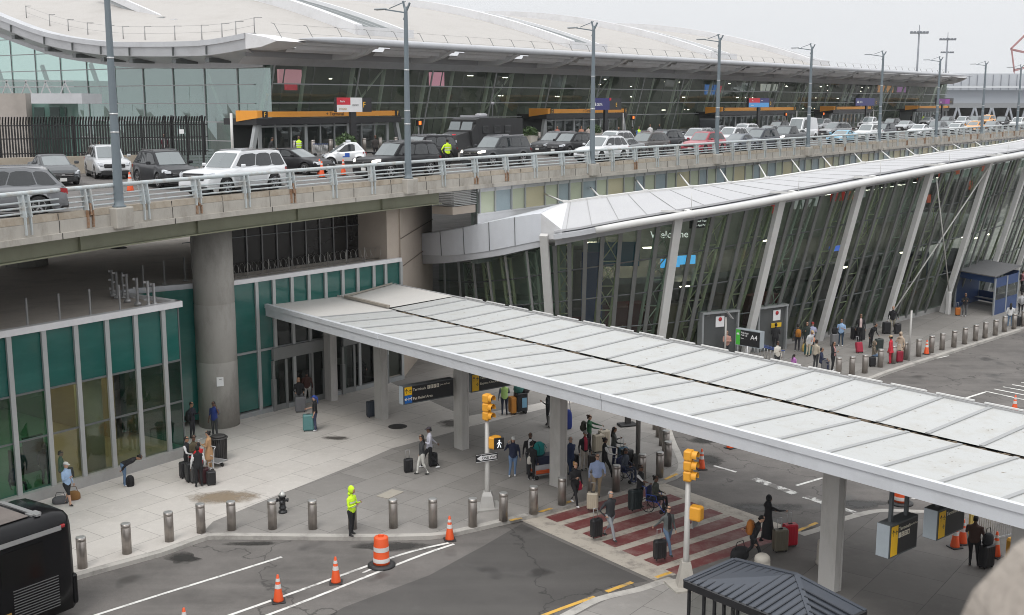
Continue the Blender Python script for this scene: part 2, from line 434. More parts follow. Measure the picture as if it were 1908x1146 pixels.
kerbline(offset_line(isl_a, -.006)[::-1] if False else [(p[0], p[1]) for p in offset_line(isl_a, -.006)], -.34); kerbline([(p[0], p[1]) for p in offset_line(isl_b, -.006)], -.34)
# light strip of island pavement beside the shelter
sheet('island_paving', PX([(1075, 1146), (1130, 1118), (1200, 1100), (1256, 1083), (1300, 1092), (1285, 1105), (1290, 1200), (960, 1220)]), .004, PAVE_D)
# darker resurfaced lane before the crossing
sheet('asphalt_patch', PX([(972, 976), (1208, 1083), (1140, 1093), (1010, 1146), (800, 1240), (520, 1200), (640, 1132), (800, 1072), (905, 1015)], ROAD), ROAD + .004, ASPH2)
# crosswalk
A0 = P(975, 972, ROAD); WD = (.614, -.789); BD = (.789, .614)
def cw(a, wv, z=0): return (A0[0] + BD[0] * a + WD[0] * wv, A0[1] + BD[1] * a + WD[1] * wv)
CWL = 8.6
sheet('crosswalk', [cw(0, -.35), cw(7.45, -.35), cw(7.45, CWL), cw(0, CWL)], ROAD + .008, BAND)
wv = .15
for k in range(8):
    w1 = min(wv + .70, CWL)
    sheet('crosswalk_bar', [cw(.95, wv), cw(6.62, wv), cw(6.62, w1), cw(.95, w1)], ROAD + .012, RED)
    wv += 1.07
def stripe(pts, wd, m=PAINT, name='lane_marking', z=ROAD + .010):
    pts = smooth_line([P(u, v, ROAD)[:2] for u, v in pts], 3) if len(pts) > 2 else [P(u, v, ROAD)[:2] for u, v in pts]
    l = offset_line(pts, -wd / 2); r = offset_line(pts, wd / 2)
    b = MB()
    for i in range(len(pts) - 1): b.add([l[i] + (z,), r[i] + (z,), r[i + 1] + (z,), l[i + 1] + (z,)], [(0, 1, 2, 3)])
    return tag(b.obj(name, m), kind='structure')
stripe([(120, 1165), (180, 1146), (300, 1108), (420, 1071), (525, 1038)], .13)
stripe([(380, 1163), (430, 1146), (560, 1100), (690, 1053), (770, 1027), (836, 1012)], .13)
stripe([(440, 1166), (500, 1146), (600, 1108), (700, 1068), (790, 1033), (846, 1014)], .13)
stripe([(676, 1068), (692, 1061)], .10, z=ROAD + .014)
stripe([(960, 1170), (1015, 1146), (1108, 1112)], .16, PAINT_Y); stripe([(1130, 1103), (1178, 1085)], .18, PAINT_Y)
stripe([(1404, 892), (1440, 905), (1482, 920)], .42, PAINT_O); stripe([(1500, 925), (1560, 945)], .42, PAINT_O); stripe([(1560, 945), (1600, 958)], .3, PAINT_O)
stripe([(1484, 905), (1535, 890)], .14); stripe([(1330, 868), (1372, 880)], .14); stripe([(1560, 897), (1640, 872)], .14); stripe([(1700, 930), (1760, 912)], .14)
for k in range(7): stripe([(1835 + k * 17, 729 - k * 4), (1908 + k * 20, 745 - k * 5)], .16)
stripe([(1800, 742), (1835, 731)], .16); stripe([(1746, 660 + 8), (1768, 655 + 8)], .1)
for (u0, v0, u1, v1) in ((1238, 900, 1262, 889), (1484, 997, 1522, 981), (1005, 961, 1028, 954), (950, 977, 972, 972), (1046, 947, 1068, 939), (1222, 1084, 1250, 1074)):
    stripe([(u0, v0), (u1, v1)], .16, PAINT_Y, 'kerb_marking', .014)
# dried spill on the pale paving

def soft(name, col, rough):
    m = bpy.data.materials.new(name); nt, N, L, B = nodes_of(m); B.inputs['Base Color'].default_value = col + (1,); B.inputs['Roughness'].default_value = rough
    tc = N.new('ShaderNodeTexCoord'); mp = N.new('ShaderNodeMapping'); mp.inputs['Location'].default_value = (-.5, -.5, 0); L.new(tc.outputs['Generated'], mp.inputs['Vector'])
    le = N.new('ShaderNodeVectorMath'); le.operation = 'LENGTH'; mk = N.new('ShaderNodeVectorMath'); mk.operation = 'MULTIPLY'; mk.inputs[1].default_value = (2, 2, 0); L.new(mp.outputs['Vector'], mk.inputs[0]); L.new(mk.outputs[0], le.inputs[0])
    nz = N.new('ShaderNodeTexNoise'); nz.inputs['Scale'].default_value = 1.6; nz.inputs['Detail'].default_value = 8; nz.inputs['Roughness'].default_value = .7; L.new(tc.outputs['Object'], nz.inputs['Vector'])
    ad = N.new('ShaderNodeMath'); ad.operation = 'MULTIPLY_ADD'; ad.inputs[1].default_value = 1.5; L.new(nz.outputs['Fac'], ad.inputs[0]); L.new(le.outputs['Value'], ad.inputs[2])
    r = N.new('ShaderNodeMapRange'); r.inputs['From Min'].default_value = 1.05; r.inputs['From Max'].default_value = 1.65; r.inputs['To Min'].default_value = .85; r.inputs['To Max'].default_value = 0; L.new(ad.outputs[0], r.inputs['Value']); L.new(r.outputs['Result'], B.inputs['Alpha'])
    return m
def blotch(u, v, ru, rv, m, z, name, seed):
    ru *= 1.35; rv *= 1.35
    rnd = random.Random(seed); pts = []
    for k in range(22):
        a = 2 * PI * k / 22; r = 1 + .28 * math.sin(2 * a + seed) + .16 * rnd.uniform(-1, 1)
        pts.append(P(u + ru * r * math.cos(a), v - rv * r * math.sin(a), z)[:2])
    sheet(name, pts, z, m)
blotch(415, 927, 48, 13, soft('dried spill', (.27, .21, .145), .7), .008, 'spill_stain', 1.2)
WET = soft('damp concrete', (.11, .10, .09), .5)
WETA = soft('damp asphalt', (.032, .03, .028), .4)
blotch(627, 816, 18, 4.5, WET, .008, 'spill_stain', 2.0); blotch(846, 788, 24, 7, WET, .008, 'spill_stain', .3)
for i, (u, v, ru, rv) in enumerate(((1318, 820, 26, 7), (1420, 946, 55, 9), (740, 1018, 60, 8), (340, 1040, 30, 8), (1320, 858, 30, 8), (1600, 940, 46, 6), (470, 1013, 40, 4))):
    blotch(u, v, ru, rv, WETA, ROAD + .006, 'road_stain', i + .7)
DK = mat('cast iron', (.035, .033, .032), .55, var=.3)
b = MB(); p = P(741, 795); b.lathe((p[0], p[1], .004), [(.46, 0), (.46, .012), (.40, .016)], 24); tag(b.obj('manhole_cover', DK), 'round black manhole cover set in the pale plaza paving', 'manhole cover')
b = MB(); p = P(765, 835 - 33); b = MB(); p = P(727, 921); b.box((p[0], p[1], .012), (1.0, .6, .02), 0, 1.0)
tag(b.obj('utility_cover', mat('cover concrete', (.36, .33, .28), .8)), 'small square concrete utility cover among grey plaza slabs', 'utility cover')
# ---------------------------------------------------------------- upper terminal
METAL = mat('grey cladding', (.46, .47, .49), .45, var=.08, scale=.6, dirt=(.30, .30, .31), damt=.35)
METAL_W = mat('white cladding', (.64, .64, .65), .5, var=.06, scale=.5, dirt=(.42, .41, .39), damt=.35)
ALU = mat('aluminium mullion', (.34, .355, .36), .4, .35, var=.08)
ALU_D = mat('dark aluminium', (.13, .14, .14), .45, .3, var=.1)
ROOFM = mat('cream roof membrane', (.41, .392, .372), .8, var=.10, scale=.25, dirt=(.30, .28, .26), dscale=.25, damt=.5, stretch=(1, 1, 4))
SOFFIT = mat('soffit grey', (.33, .33, .335), .7, var=.1, scale=.4)
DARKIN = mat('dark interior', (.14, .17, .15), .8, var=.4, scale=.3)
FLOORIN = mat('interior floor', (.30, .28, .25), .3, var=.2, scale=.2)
TRUSS = mat('pale green steel', (.42, .47, .40), .5, var=.1)
GL_UP = glass('departures glass', (.80, .86, .81), .09, 1.4, .02, .03)
GL_GAB = glass('gable glass', (.45, .65, .58), .36, 1.5, .03, .02, (.80, .93, .90))
ORANGE = mat('orange sign', (.72, .30, .035), .5, var=.06)
BLACKP = mat('black panel', (.016, .016, .018), .4, var=.2)
WHITEP = mat('white panel', (.75, .75, .75), .4, var=.03)
YTXT = mat('amber letters', (.80, .46, .05), .5, var=.03)
LAMPON = glow('ceiling lamp', (1.0, .93, .8), 7)
fb = (-20.76, 95.75); fd = (.595, .8037); fn = (.8037, -.595)
def T(s, k, z): return (fb[0] + fd[0] * s + fn[0] * k, fb[1] + fd[1] * s + fn[1] * k, z)
def roofz(d):
    if d < 0: return 21.2 + .30 * d
    if d < 40: return 21.2 + 6.7 * (1 - (1 - d / 40) ** 2)
    return 27.9 - .004 * (d - 40) ** 2
TERM = thing('airport_terminal', 'long departures terminal with pale arched roof and outward leaning glass front behind the cars', 'airport terminal', T(0, 0, DECK))
def tobj(mb, name, m):
    o = mb.obj(name, m); o.parent = TERM; o.matrix_parent_inverse = Matrix.Translation(-Vector(TERM.location)); return o
FL = 181.0
# glass front
b = MB()
for s in range(0, 19):
    s0 = s * 9.75 - .0 + .3; s1 = min(s0 + 9.75, FL)
    for z0, z1 in ((DECK, 14.0), (14.0, 15.42), (15.42, 16.95), (16.95, 18.4)):
        k0, k1 = .2 + (z0 - DECK) * .247, .2 + (z1 - DECK) * .247
        sm = (s0 + s1) / 2
        for a0, a1 in ((s0, sm), (sm, s1)): j = [random.uniform(-.015, .015) for _ in range(4)]; b.quad(T(a0, k0 + j[0], z0), T(a1, k0 + j[1], z0), T(a1, k1 + j[2], z1), T(a0, k1 + j[3], z1))
tobj(b, 'glass_front', GL_UP)
b = MB()
for z in (12.0, 14.0, 15.42, 16.95):
    k = .2 + (z - DECK) * .247 + .06; b.beam(T(.3, k, z), T(FL, k, z), .10, .09)
for i in range(19):
    s = min(6.2 + 9.75 * i - 5.9, FL)
    b.beam(T(s, .26, DECK), T(s, 2.06, 18.4), .10, .14, up=fd + (0,))
tobj(b, 'mullion_grid', ALU)
b = MB()
for i in range(56):
    s = 3.3 * i + 1.6
    if s < FL: b.beam(T(s, .10, DECK), T(s, 1.9, 18.4), .05, .10, up=fd + (0,))
tobj(b, 'fine_mullions', ALU_D)
# interior: floor, rear wall, raking props, ceiling, lamps, added fill lamps, hanging banners
b = MB(); b.quad(T(0, .1, DECK + .02), T(FL, .1, DECK + .02), T(FL, -30, DECK + .02), T(0, -30, DECK + .02)); tobj(b, 'interior_floor', FLOORIN)
b = MB(); b.quad(T(.2, -20, DECK), T(FL, -20, DECK), T(FL, -20, 21), T(.2, -20, 21)); b.quad(T(FL, 0, DECK), T(FL, -20, DECK), T(FL, -20, 21), T(FL, 2, 21)); b.quad(T(.2, -6, DECK), T(.2, -20, DECK), T(.2, -20, 19), T(.2, -6, 19))
for i in range(22):
    s = 4 + 8.1 * i; b.box(T(s, -11 - (i % 3) * 1.5, 13.0), (3.5, 2.2, 3.8), 0, math.radians(53.5))
b.quad(T(.2, 1, 19.2), T(FL, 1, 19.2), T(FL, -20, 19.6), T(.2, -20, 19.6))
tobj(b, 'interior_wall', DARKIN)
b = MB()
for i in range(19):
    s = .3 + 9.75 * i
    b.tube([T(s + .4, -.9, DECK), T(s + .4, 1.0, 18.9)], .20, 8)
    b.tube([T(s + 5.2, -1.6, DECK), T(s + 4.6, .8, 18.9)], .17, 8)
    if i % 2: b.tube([T(s + .4, -.9, 13.5), T(s + 4.6, .7, 18.6)], .10, 6); b.tube([T(s + 5.2, -1.5, 13.0), T(s + .4, 1, 17.6)], .07, 6)
tobj(b, 'raking_column', TRUSS)
b = MB(); rnd = random.Random(3)
for i in range(60):
    s = rnd.uniform(2, FL - 2); k = rnd.uniform(-15, -3); z = rnd.choice((14.4, 14.4, 16.2, 17.6, 18.3))
    b.box(T(s, k, z), (rnd.choice((.25, .3, .8)), .16, .06), 0, math.radians(53.5))
for i in range(56):  # added lamp rows, hidden behind the soffit, that brighten the interior
    for k in (-5, -13): b.box(T(3 + 3.15 * i, k, 19.05), (2.0, .5, .05), 0, math.radians(53.5))
tobj(b, 'ceiling_and_fill_lights', LAMPON)
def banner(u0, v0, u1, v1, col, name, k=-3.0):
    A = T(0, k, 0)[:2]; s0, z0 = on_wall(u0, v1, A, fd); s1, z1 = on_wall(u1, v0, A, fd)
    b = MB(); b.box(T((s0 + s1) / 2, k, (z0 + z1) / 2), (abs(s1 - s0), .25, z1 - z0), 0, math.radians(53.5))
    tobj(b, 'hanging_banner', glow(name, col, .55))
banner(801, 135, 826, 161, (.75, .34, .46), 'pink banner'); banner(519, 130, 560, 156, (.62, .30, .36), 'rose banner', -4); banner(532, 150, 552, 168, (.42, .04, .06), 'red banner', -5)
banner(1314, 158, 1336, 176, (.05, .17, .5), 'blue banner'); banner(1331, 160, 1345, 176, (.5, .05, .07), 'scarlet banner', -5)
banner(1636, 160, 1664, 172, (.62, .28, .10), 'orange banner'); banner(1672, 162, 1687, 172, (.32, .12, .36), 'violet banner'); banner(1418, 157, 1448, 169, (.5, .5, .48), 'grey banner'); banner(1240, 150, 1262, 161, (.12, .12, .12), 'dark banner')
# soffit, gutter, louvres, brackets, edge tube
def strip(prof, s0, s1, name, m, n=1):
    b = MB()
    for (k0, z0), (k1, z1) in zip(prof, prof[1:]): b.quad(T(s0, k0, z0), T(s1, k0, z0), T(s1, k1, z1), T(s0, k1, z1))
    return tobj(b, name, m)
strip([(2.0, 18.38), (2.1, 18.38), (2.9, 18.95)], -3.5, 172, 'soffit_band', METAL)
strip([(2.9, 18.95), (3.1, 18.95), (3.1, 19.35), (5.3, 19.62)], -3.5, 172, 'soffit', SOFFIT)
b = MB()
for i in range(18):
    s0 = -1.5 + 9.75 * i; s1 = s0 + 8.4
    if s1 > 170: break
    for (k0, z0, k1, z1) in ((5.3, 19.28, 5.55, 19.50), (6.3, 19.42, 6.6, 19.74), (7.15, 19.74, 7.3, 19.92)):
        b.quad(T(s0, k0, z0), T(s1, k0, z0), T(s1, k1, z1), T(s0, k1, z1)); b.quad(T(s0, k1, z1), T(s1, k1, z1), T(s1, k1, z1 + .10), T(s0, k1, z1 + .10))
tobj(b, 'edge_louvres', METAL_W)
b = MB()
for i in range(18):
    s = 8.0 + 9.75 * i - 2.0
    if s > 172: break
    pr = [(2.9, 18.9), (5.2, 18.95), (6.6, 19.3), (7.6, 19.8), (8.0, 20.1), (7.6, 20.45), (3.2, 20.5)]
    b = MB(); b.loft([[T(s - .28, k, z) for k, z in pr], [T(s + .28, k, z) for k, z in pr]], 0, True, True); tobj(b, 'edge_bracket', METAL_W)
b = MB(); b.tube([T(-2.6, 8, 20.12), T(-1.0, 8, 20.14), T(2, 8, 20.16), T(160, 8, 20.42), T(176, 8, 20.5)], [.04, .18, .30, .30, .05], 10); tobj(b, 'edge_tube', METAL)
# roof shell, ribs, skylights
b = MB(); ss = [-3.5, 10, 17, 43, 50, 76, 83, 109, 116.3]; 
ds = [-4.2, -2, 0, 1.5] + [3 + 2.4 * i for i in range(24)]
rows = [[T(s, 2 - d, roofz(d) if d >= 0 else roofz(d)) for d in ds] for s in (10, 28, 43, 60, 76, 92, 109, 116.3)]
b.loft(rows, 0, False, False, True, closed=False)
b.quad(T(116.3, 6.2, 19.94), T(172, 6.2, 20.3), T(172, -22, 21.0), T(116.3, -22, 21.2))
b.quad(T(-3.5, 6.2, 19.94), T(10, 6.2, 19.94), T(10, 2, 21.2), T(-3.5, 2, 20.8))
b.add([T(116.3, 2 - d, roofz(d)) for d in ds] + [T(116.3, -55, 19), T(116.3, 6, 19)], [list(range(len(ds) + 2))])
tobj(b, 'roof', ROOFM)
strip([(6.2, 19.94), (7.9, 20.02)], -2, 172, 'eave_edge', METAL)
b = MB(); c = MB(); g = MB()
for s0 in (13.5, 46.6, 79.7, 112.8):
    for off, wd, hh in ((-3.4, .9, .85), (3.4, .35, .5)):
        r = [[T(s0 + off + x, 2 - d, roofz(d) + h) for x, h in ((-wd / 2, -.2), (-wd / 2, hh), (wd / 2, hh), (wd / 2, -.2))] for d in ds[2:]]
        b.loft(r, 0, True, True)
    for x in (-1.6, -.3, 1.0, 2.2):
        c.loft([[T(s0 + x + q, 2 - d, roofz(d) + h) for q, h in ((-.07, .05), (-.07, .32), (.07, .32), (.07, .05))] for d in ds[2:]], 0, True, True)
    g.loft([[T(s0 + q, 2 - d, roofz(d) + .10) for q in (-2.9, 3.2)] for d in ds[2:]], 0, False, False, True, closed=False)
    b.box(T(s0, 1.3, 21.45), (7.2, 1.6, .9), 0, math.radians(53.5))
tobj(b, 'roof_ribs', METAL_W); tobj(c, 'skylight_bars', ALU); tobj(g, 'skylight_glass', mat('skylight glass', (.50, .52, .52), .25, var=.06))
# gable end
gf = [(-2.4, 20.62), (.5, 20.35), (3.2, 20.22), (8, 20.28), (13.7, 20.45), (17, 20.68), (21.5, 21.2), (25.7, 21.95), (31.4, 23.4), (38, 25.2), (50, 27.5)]
gt = [(-1.9, 18.5), (0, 18.45), (3.5, 18.46), (8.3, 18.54), (14.75, 18.7), (19, 19.05), (23.75, 19.55), (26.8, 19.98), (31.5, 20.98), (37, 22.27), (50, 25)]
gf = smooth_line(gf, 3); gt = smooth_line(gt, 3)
G = lambda d, s, z: T(s, 1.5 - d, z)
b = MB(); c = MB(); so_ = MB()
for (d0, z0), (d1, z1) in zip(gf, gf[1:]):
    b.quad(G(d0, -4, z0 - 1.15), G(d1, -4, z1 - 1.15), G(d1, -4.15, z1 - .42), G(d0, -4.15, z0 - .42))
    b.quad(G(d0, -4.25, z0 - .40), G(d1, -4.25, z1 - .40), G(d1, -4.25, z1), G(d0, -4.25, z0)); b.quad(G(d0, -4.25, z0), G(d1, -4.25, z1), G(d1, -3.3, z1 + .03), G(d0, -3.3, z0 + .03))
    b.quad(G(d0, -4.15, z0 - .42), G(d1, -4.15, z1 - .42), G(d1, -4.25, z1 - .40), G(d0, -4.25, z0 - .40))
n = len(gf)
c.loft([[G(d, -3.3, z + .02) for d, z in gf], [G(d, 1.5, (z + roofz(d + .5)) / 2 - .6) for d, z in gf], [G(d, 10, roofz(d + .5)) for d, z in gf]], 0, False, False, True, closed=False)
for (d0, z0), (d1, z1), (e0, y0), (e1, y1) in zip(gf, gf[1:], gt, gt[1:]):
    so_.quad(G(d0, -4, z0 - 1.15), G(d1, -4, z1 - 1.15), T(-.8, -e1, y1 + .15), T(-.8, -e0, y0 + .15)); so_.quad(T(-.8, -e0, y0 - .25), T(-.8, -e1, y1 - .25), T(-.8, -e1, y1 + .15), T(-.8, -e0, y0 + .15)); so_.quad(T(-.8, -e0, y0 - .25), T(-.8, -e1, y1 - .25), T(.05, -e1, y1 - .25), T(.05, -e0, y0 - .25))
tobj(b, 'gable_fascia', METAL); tobj(c, 'gable_roof', ROOFM); tobj(so_, 'gable_soffit', METAL)
b = MB()
for i in range(5, len(gf) - 4, 3):
    d, z = gf[i]; b = MB(); b.box(G(d, -4.22, z - .78), (.06, .16, .66), 0, math.radians(53.5 + 90)); b.box(G(d + .6, -2.6, z - 1.5), (2.2, .5, .35), 0, math.radians(53.5)); tobj(b, 'fascia_joint', ALU_D)
# front corner piece of the fascia
b = MB(); pr = [(3.9, 20.62), (3.9, 19.45), (5.6, 19.55), (7.4, 19.95), (6.4, 20.2)]
b.loft([[T(-4.2, k, z) for k, z in pr], [T(-1.4, k + .2, z - .05) for k, z in pr]], 0, True, True); tobj(b, 'corner_fascia', METAL_W)
b = MB()
for (e0, y0), (e1, y1) in zip(gt, gt[1:]):
    zz = [4, 9, 12.3, 13.85, 15.37, 16.9]
    for z0, z1 in zip(zz, zz[1:]): j = [random.uniform(-.012, .012) for _ in range(4)]; b.quad(T(j[0], -e0, z0), T(j[1], -e1, z0), T(j[2], -e1, z1), T(j[3], -e0, z1))
    b.quad(T(0, -e0, 16.9), T(0, -e1, 16.9), T(0, -e1, y1), T(0, -e0, y0))
b.add([T(0, 0, DECK), T(.3, .2, DECK), T(.3, 2, 18.4), T(0, 1.9, 18.5)], [(0, 1, 2, 3)])
tobj(b, 'gable_glass', GL_GAB)
b = MB()
for z, dm in ((12.3, 46), (13.85, 46), (15.37, 46), (16.9, 46), (18.42, 46), (20.0, 46), (21.5, 46)):
    d0 = 0 if z < 18.4 else min(d for d, y in gt if y > z); b.beam(T(-.05, -d0, z), T(-.05, -dm, z), .08, .08)
for i in range(11):
    d = 2.05 + 4.15 * i; zt = min(gt, key=lambda q: abs(q[0] - d))[1]; b.beam(T(-.05, -d, 5), T(-.05, -d, zt), .07, .09, up=fd + (0,))
tobj(b, 'gable_mullions', ALU)
b = MB()
b.quad(T(3, -3, 5), T(3, -50, 5), T(3, -50, 18), T(3, -3, 17)); b.quad(T(0, 0, 9.5), T(0, -50, 9.5), T(3, -50, 9.5), T(3, 0, 9.5))
for i in range(6): b.beam(T(1.2, -4 - 8 * i, 11), T(1.2, -8 - 8 * i, 19), .3, .3)
tobj(b, 'gable_interior', mat('gable interior', (.26, .33, .30), .8, var=.4, scale=.4))
# entrances with orange lintels
def Tm(s, k, z): return frame(T(s, k, z), fd + (0,), fn + (0,))
TX_BLACK = mat('black letters', (.02, .02, .02), .5)
def rel(o):
    o.matrix_parent_inverse = Matrix.Translation(-Vector(TERM.location)); return o
ent = [('F', 497, 735), ('E', 1030, 1162), ('D', 1350, 1478), ('C', 1558, 1622), ('B', 1712, 1766)]
for L_, u0, u1 in ent:
    A = T(0, 4.2, 0)[:2]; s0 = on_wall(u0, 210, A, fd)[0]; s1 = on_wall(u1, 210, A, fd)[0]
    b = MB(); b.box(T((s0 + s1) / 2, 4.0, 14.55), (s1 - s0, .5, .42), 0, math.radians(53.5))
    e0 = s0 - 1.0
    b.loft([[T(e0, 4.25, 14.28), T(e0, 4.25, 14.80), T(e0 - .2, 2.0, 14.85), T(e0 - .2, 2.0, 14.0)], [T(e0 + .5, 4.25, 14.35), T(e0 + .5, 4.25, 14.85), T(e0 + .5, 2.0, 14.85), T(e0 + .5, 2.0, 14.0)]], 0, True, True)
    tobj(b, 'entrance_lintel', ORANGE)
    b = MB(); b.box(T((s0 + s1) / 2, 2.2, 14.0), (s1 - s0 + 2, 3.8, .5), 0, math.radians(53.5)); b.box(T((s0 + s1) / 2, .9, 12.4), (s1 - s0 + 1.4, .1, 2.8), 0, math.radians(53.5))
    b.box(T(s0 - .25, 4.28, 14.55), (.5, .06, .52), 0, math.radians(53.5)); b.box(T(s1 + .3, 4.1, 14.55), (.6, .4, .52), 0, math.radians(53.5))
    tobj(b, 'entrance_recess', BLACKP)
    b = MB(); nd = max(4, int((s1 - s0) / 1.6))
    for i in range(nd + 1):
        s = s0 + (s1 - s0) * i / nd; b.box(T(s, 3.3, 12.4), (.10 if i % 3 else .3, .14, 2.7), 0, math.radians(53.5))
    b.beam(T(s0, 3.3, 13.6), T(s1, 3.3, 13.6), .14, .14)
    for sgn, s in ((-1, s0 - .7), (1, s1 + .9)): b.beam(T(s + sgn * .5, 3.6, DECK), T(s - sgn * .2, 3.6, 14.0), .35, .35, up=fn + (0,))
    tobj(b, 'door_frame', ALU)
    b = MB(); b.quad(T(s0, 3.2, DECK), T(s1, 3.2, DECK), T(s1, 3.2, 13.6), T(s0, 3.2, 13.6)); tobj(b, 'door_glass', GL_UP)
    o = text(L_, .55, YTXT, TERM, Tm(s0 - .42, 4.33, 14.36), 'door_letter', align='LEFT'); rel(o)
    o = text(L_, .55, YTXT, TERM, Tm(s1 + .15, 4.33, 14.36), 'door_letter', align='LEFT'); rel(o)
    if L_ in 'FED':
        o = text('+ Terminal', .46, TX_BLACK, TERM, Tm(s0 + (s1 - s0) * (.43 if L_ == 'F' else .40), 4.27, 14.40), 'lintel_lettering'); rel(o)
        if L_ == 'F':
            b = MB(); b.box(T(s0 + (s1 - s0) * .43 + 2.85, 4.27, 14.55), (.42, .05, .42), 0, math.radians(53.5)); tobj(b, 'terminal_number_panel', mat('navy panel', (.03, .06, .14), .4)); o = text('4', .36, WHITEP, TERM, Tm(s0 + (s1 - s0) * .43 + 2.74, 4.31, 14.42), 'lintel_lettering'); rel(o)
# roof safety rail
RAILM = mat('roof rail steel', (.30, .30, .295), .5, .4)
t = thing('roof_railing', 'thin cable safety railing of leaning posts along the terminal roof edge', 'railing', T(0, 5.6, 20.2))
b = MB()
for i in range(52):
    s = -2 + 3.35 * i; b.beam(T(s, 5.7, 20.05), T(s - .55, 5.3, 21.35), .05, .05); b.beam(T(s - .55, 5.3, 21.35), T(s - .85, 5.3, 21.38), .04, .04)
def pin(o, root): o.parent = root; o.matrix_parent_inverse = Matrix.Translation(-Vector(root.location)); return o
pin(b.obj('posts', RAILM), t)
b = MB()
for h, k in ((.65, 5.5), (1.28, 5.3)): b.tube([T(-2.5, k, 20.05 + h), T(170, k, 20.3 + h)], .009, 4)
pin(b.obj('cable', RAILM), t)
t = thing('roof_railing', 'thin cable safety railing following the curved gable edge above the green glass', 'railing', G(10, -3, 20.4))
b = MB(); c = MB(); tp = []
for i in range(1, len(gf) - 6, 2):
    d, z = gf[i]; b.tube([G(d, -2.6, z + .05), G(d, -2.6, z + 1.35)], .045, 5); b.lathe(G(d, -2.6, z), [(.16, 0), (.12, .2)], 8); b.beam(G(d, -2.6, z + 1.32), G(d - .9, -2.6, z + 1.28), .05, .05); tp.append((d, z))
for h in (.75, 1.3): c.tube([G(d, -2.6, z + h) for d, z in tp], .010, 4)
pin(b.obj('posts', RAILM), t); pin(c.obj('cable', RAILM), t)
# two short ribs that end on the gable slope
for u0, v0, u1, v1, wd in ((158, 36, 40, -12, .8), (322, 44, 195, -12, .35), (300, 40, 175, -14, .12), (186, 32, 96, -6, .15)):
    A = T(3.0, 0, 0)[:2]; d0, z0 = on_wall(u0, v0, A, (-fn[0], -fn[1])); d1, z1 = on_wall(u1, v1, A, (-fn[0], -fn[1]))
    b = MB(); b.beam(T(3, -d0, z0), T(3, -d1, z1), wd, .6); b.box(T(3, -d0 + .3, z0), (1.2, 1.6, .7), 0, math.radians(53.5)); tobj(b, 'roof_ribs', METAL_W if wd > .3 else ALU)
A = T(3.0, 0, 0)[:2]; q_ = [on_wall(u, v, A, (-fn[0], -fn[1])) for u, v in ((165, 37), (318, 47))]
b = MB(); b.beam(T(3, -q_[0][0], q_[0][1]), T(3, -q_[1][0], q_[1][1]), .5, .5); tobj(b, 'roof_step', ROOFM)
# ---------------------------------------------------------------- elevated road
CONC = mat('weathered concrete', (.40, .375, .335), .9, var=.2, scale=1.2, dirt=(.20, .18, .15), dscale=.9, damt=.7, bump=.3, stretch=(1, 1, .5))
CONC_CAP = mat('tan concrete cap', (.36, .315, .255), .9, var=.18, scale=1.5, dirt=(.20, .15, .10), dscale=1.3, damt=.7, bump=.3)
CONC_COL = mat('column concrete', (.33, .315, .29), .9, var=.22, scale=.8, dirt=(.17, .16, .145), dscale=1.0, damt=.7, bump=.25, stretch=(1, 1, .4))
CONC_DK = mat('soffit concrete', (.26, .25, .23), .9, var=.3, scale=.8)
OLIVE = mat('olive girder paint', (.25, .255, .175), .55, var=.15, scale=.5, dirt=(.16, .155, .10), damt=.4, stretch=(1, 1, .4))
RAILP = mat('pale rail paint', (.45, .49, .50), .5, var=.12, scale=3, dirt=(.32, .25, .18), dscale=2.5, damt=.6)
RUST = mat('rust', (.25, .145, .085), .9, var=.5, scale=6, dirt=(.40, .34, .28), dscale=5, damt=.9)
PAVED = asphalt('deck asphalt', (.125, .115, .108), .2)
E0 = [(-25.5, 16), (-22.6, 26), (-19.7, 34.2), (-16.65, 42.1), (-14.0, 47.9), (-11.0, 53.4), (-5.9, 61.8), (-1.3, 68.6), (5.19, 77.6), (16.05, 92.2), (26.9, 106.8), (37.9, 121.6), (56.3, 146.3), (72.8, 168.5), (100, 205.2), (125, 239)]
EL = Line(smooth_line(E0, 5)); EP = EL.p
back = [T(215, .9, 0)[:2], T(-1.0, .9, 0)[:2], (-19.5, 76.0), (-26.3, 71.6), (-42, 61.5), (-60, 48), (-60, 16)]
b = MB(); b.prism(offset_line(EP, -.25) + back, 10.56, DECK, 0, 1)
tag(b.obj('elevated_road', [PAVED, CONC_DK]), kind='structure')
tag(sheet('deck_pavement', [T(215, .9, 0)[:2], T(-1.0, .9, 0)[:2], (-19.5, 76.4), T(-3, 7.5, 0)[:2], T(215, 7.5, 0)[:2]], DECK + .1, PAVE_D), kind='structure')
def ribbon(name, prof, m, line=EP, parent=None):
    """sweep a closed (offset, z) profile along a plan line"""
    b = MB(); cols = [offset_line(line, k) for k, z in prof]
    b.loft([[cols[j][i] + (prof[j][1],) for j in range(len(prof))] for i in range(len(line))], 0, True, True)
    return b.obj(name, m, parent)
GIR = thing('road_girder', 'olive green steel edge girder carrying the elevated road', 'girder', (0, 0, 0))
GE = offset_line(EP, 0)[:[i for i in range(len(EP)) if EP[i][1] > 65.6][0]] + [(-3.35, 65.6)]
ribbon('web', [(-1.0, 9.86), (-.98, 9.86), (-.98, 10.55), (-1.0, 10.55)], OLIVE, GE, GIR)
ribbon('flange', [(-1.2, 9.80), (-.78, 9.80), (-.78, 9.86), (-1.2, 9.86)], OLIVE, GE, GIR)
b = MB(); c = MB()
for t in [10 + 6.6 * i for i in range(7)]:
    (x, y), d = EL.at(t); q = (x - d[1] * .93, y + d[0] * .93)
    b = MB(); b.box((q[0], q[1], 10.2), (.04, .16, .66), 0, math.atan2(d[1], d[0])); b.obj('stiffener', OLIVE, GIR)
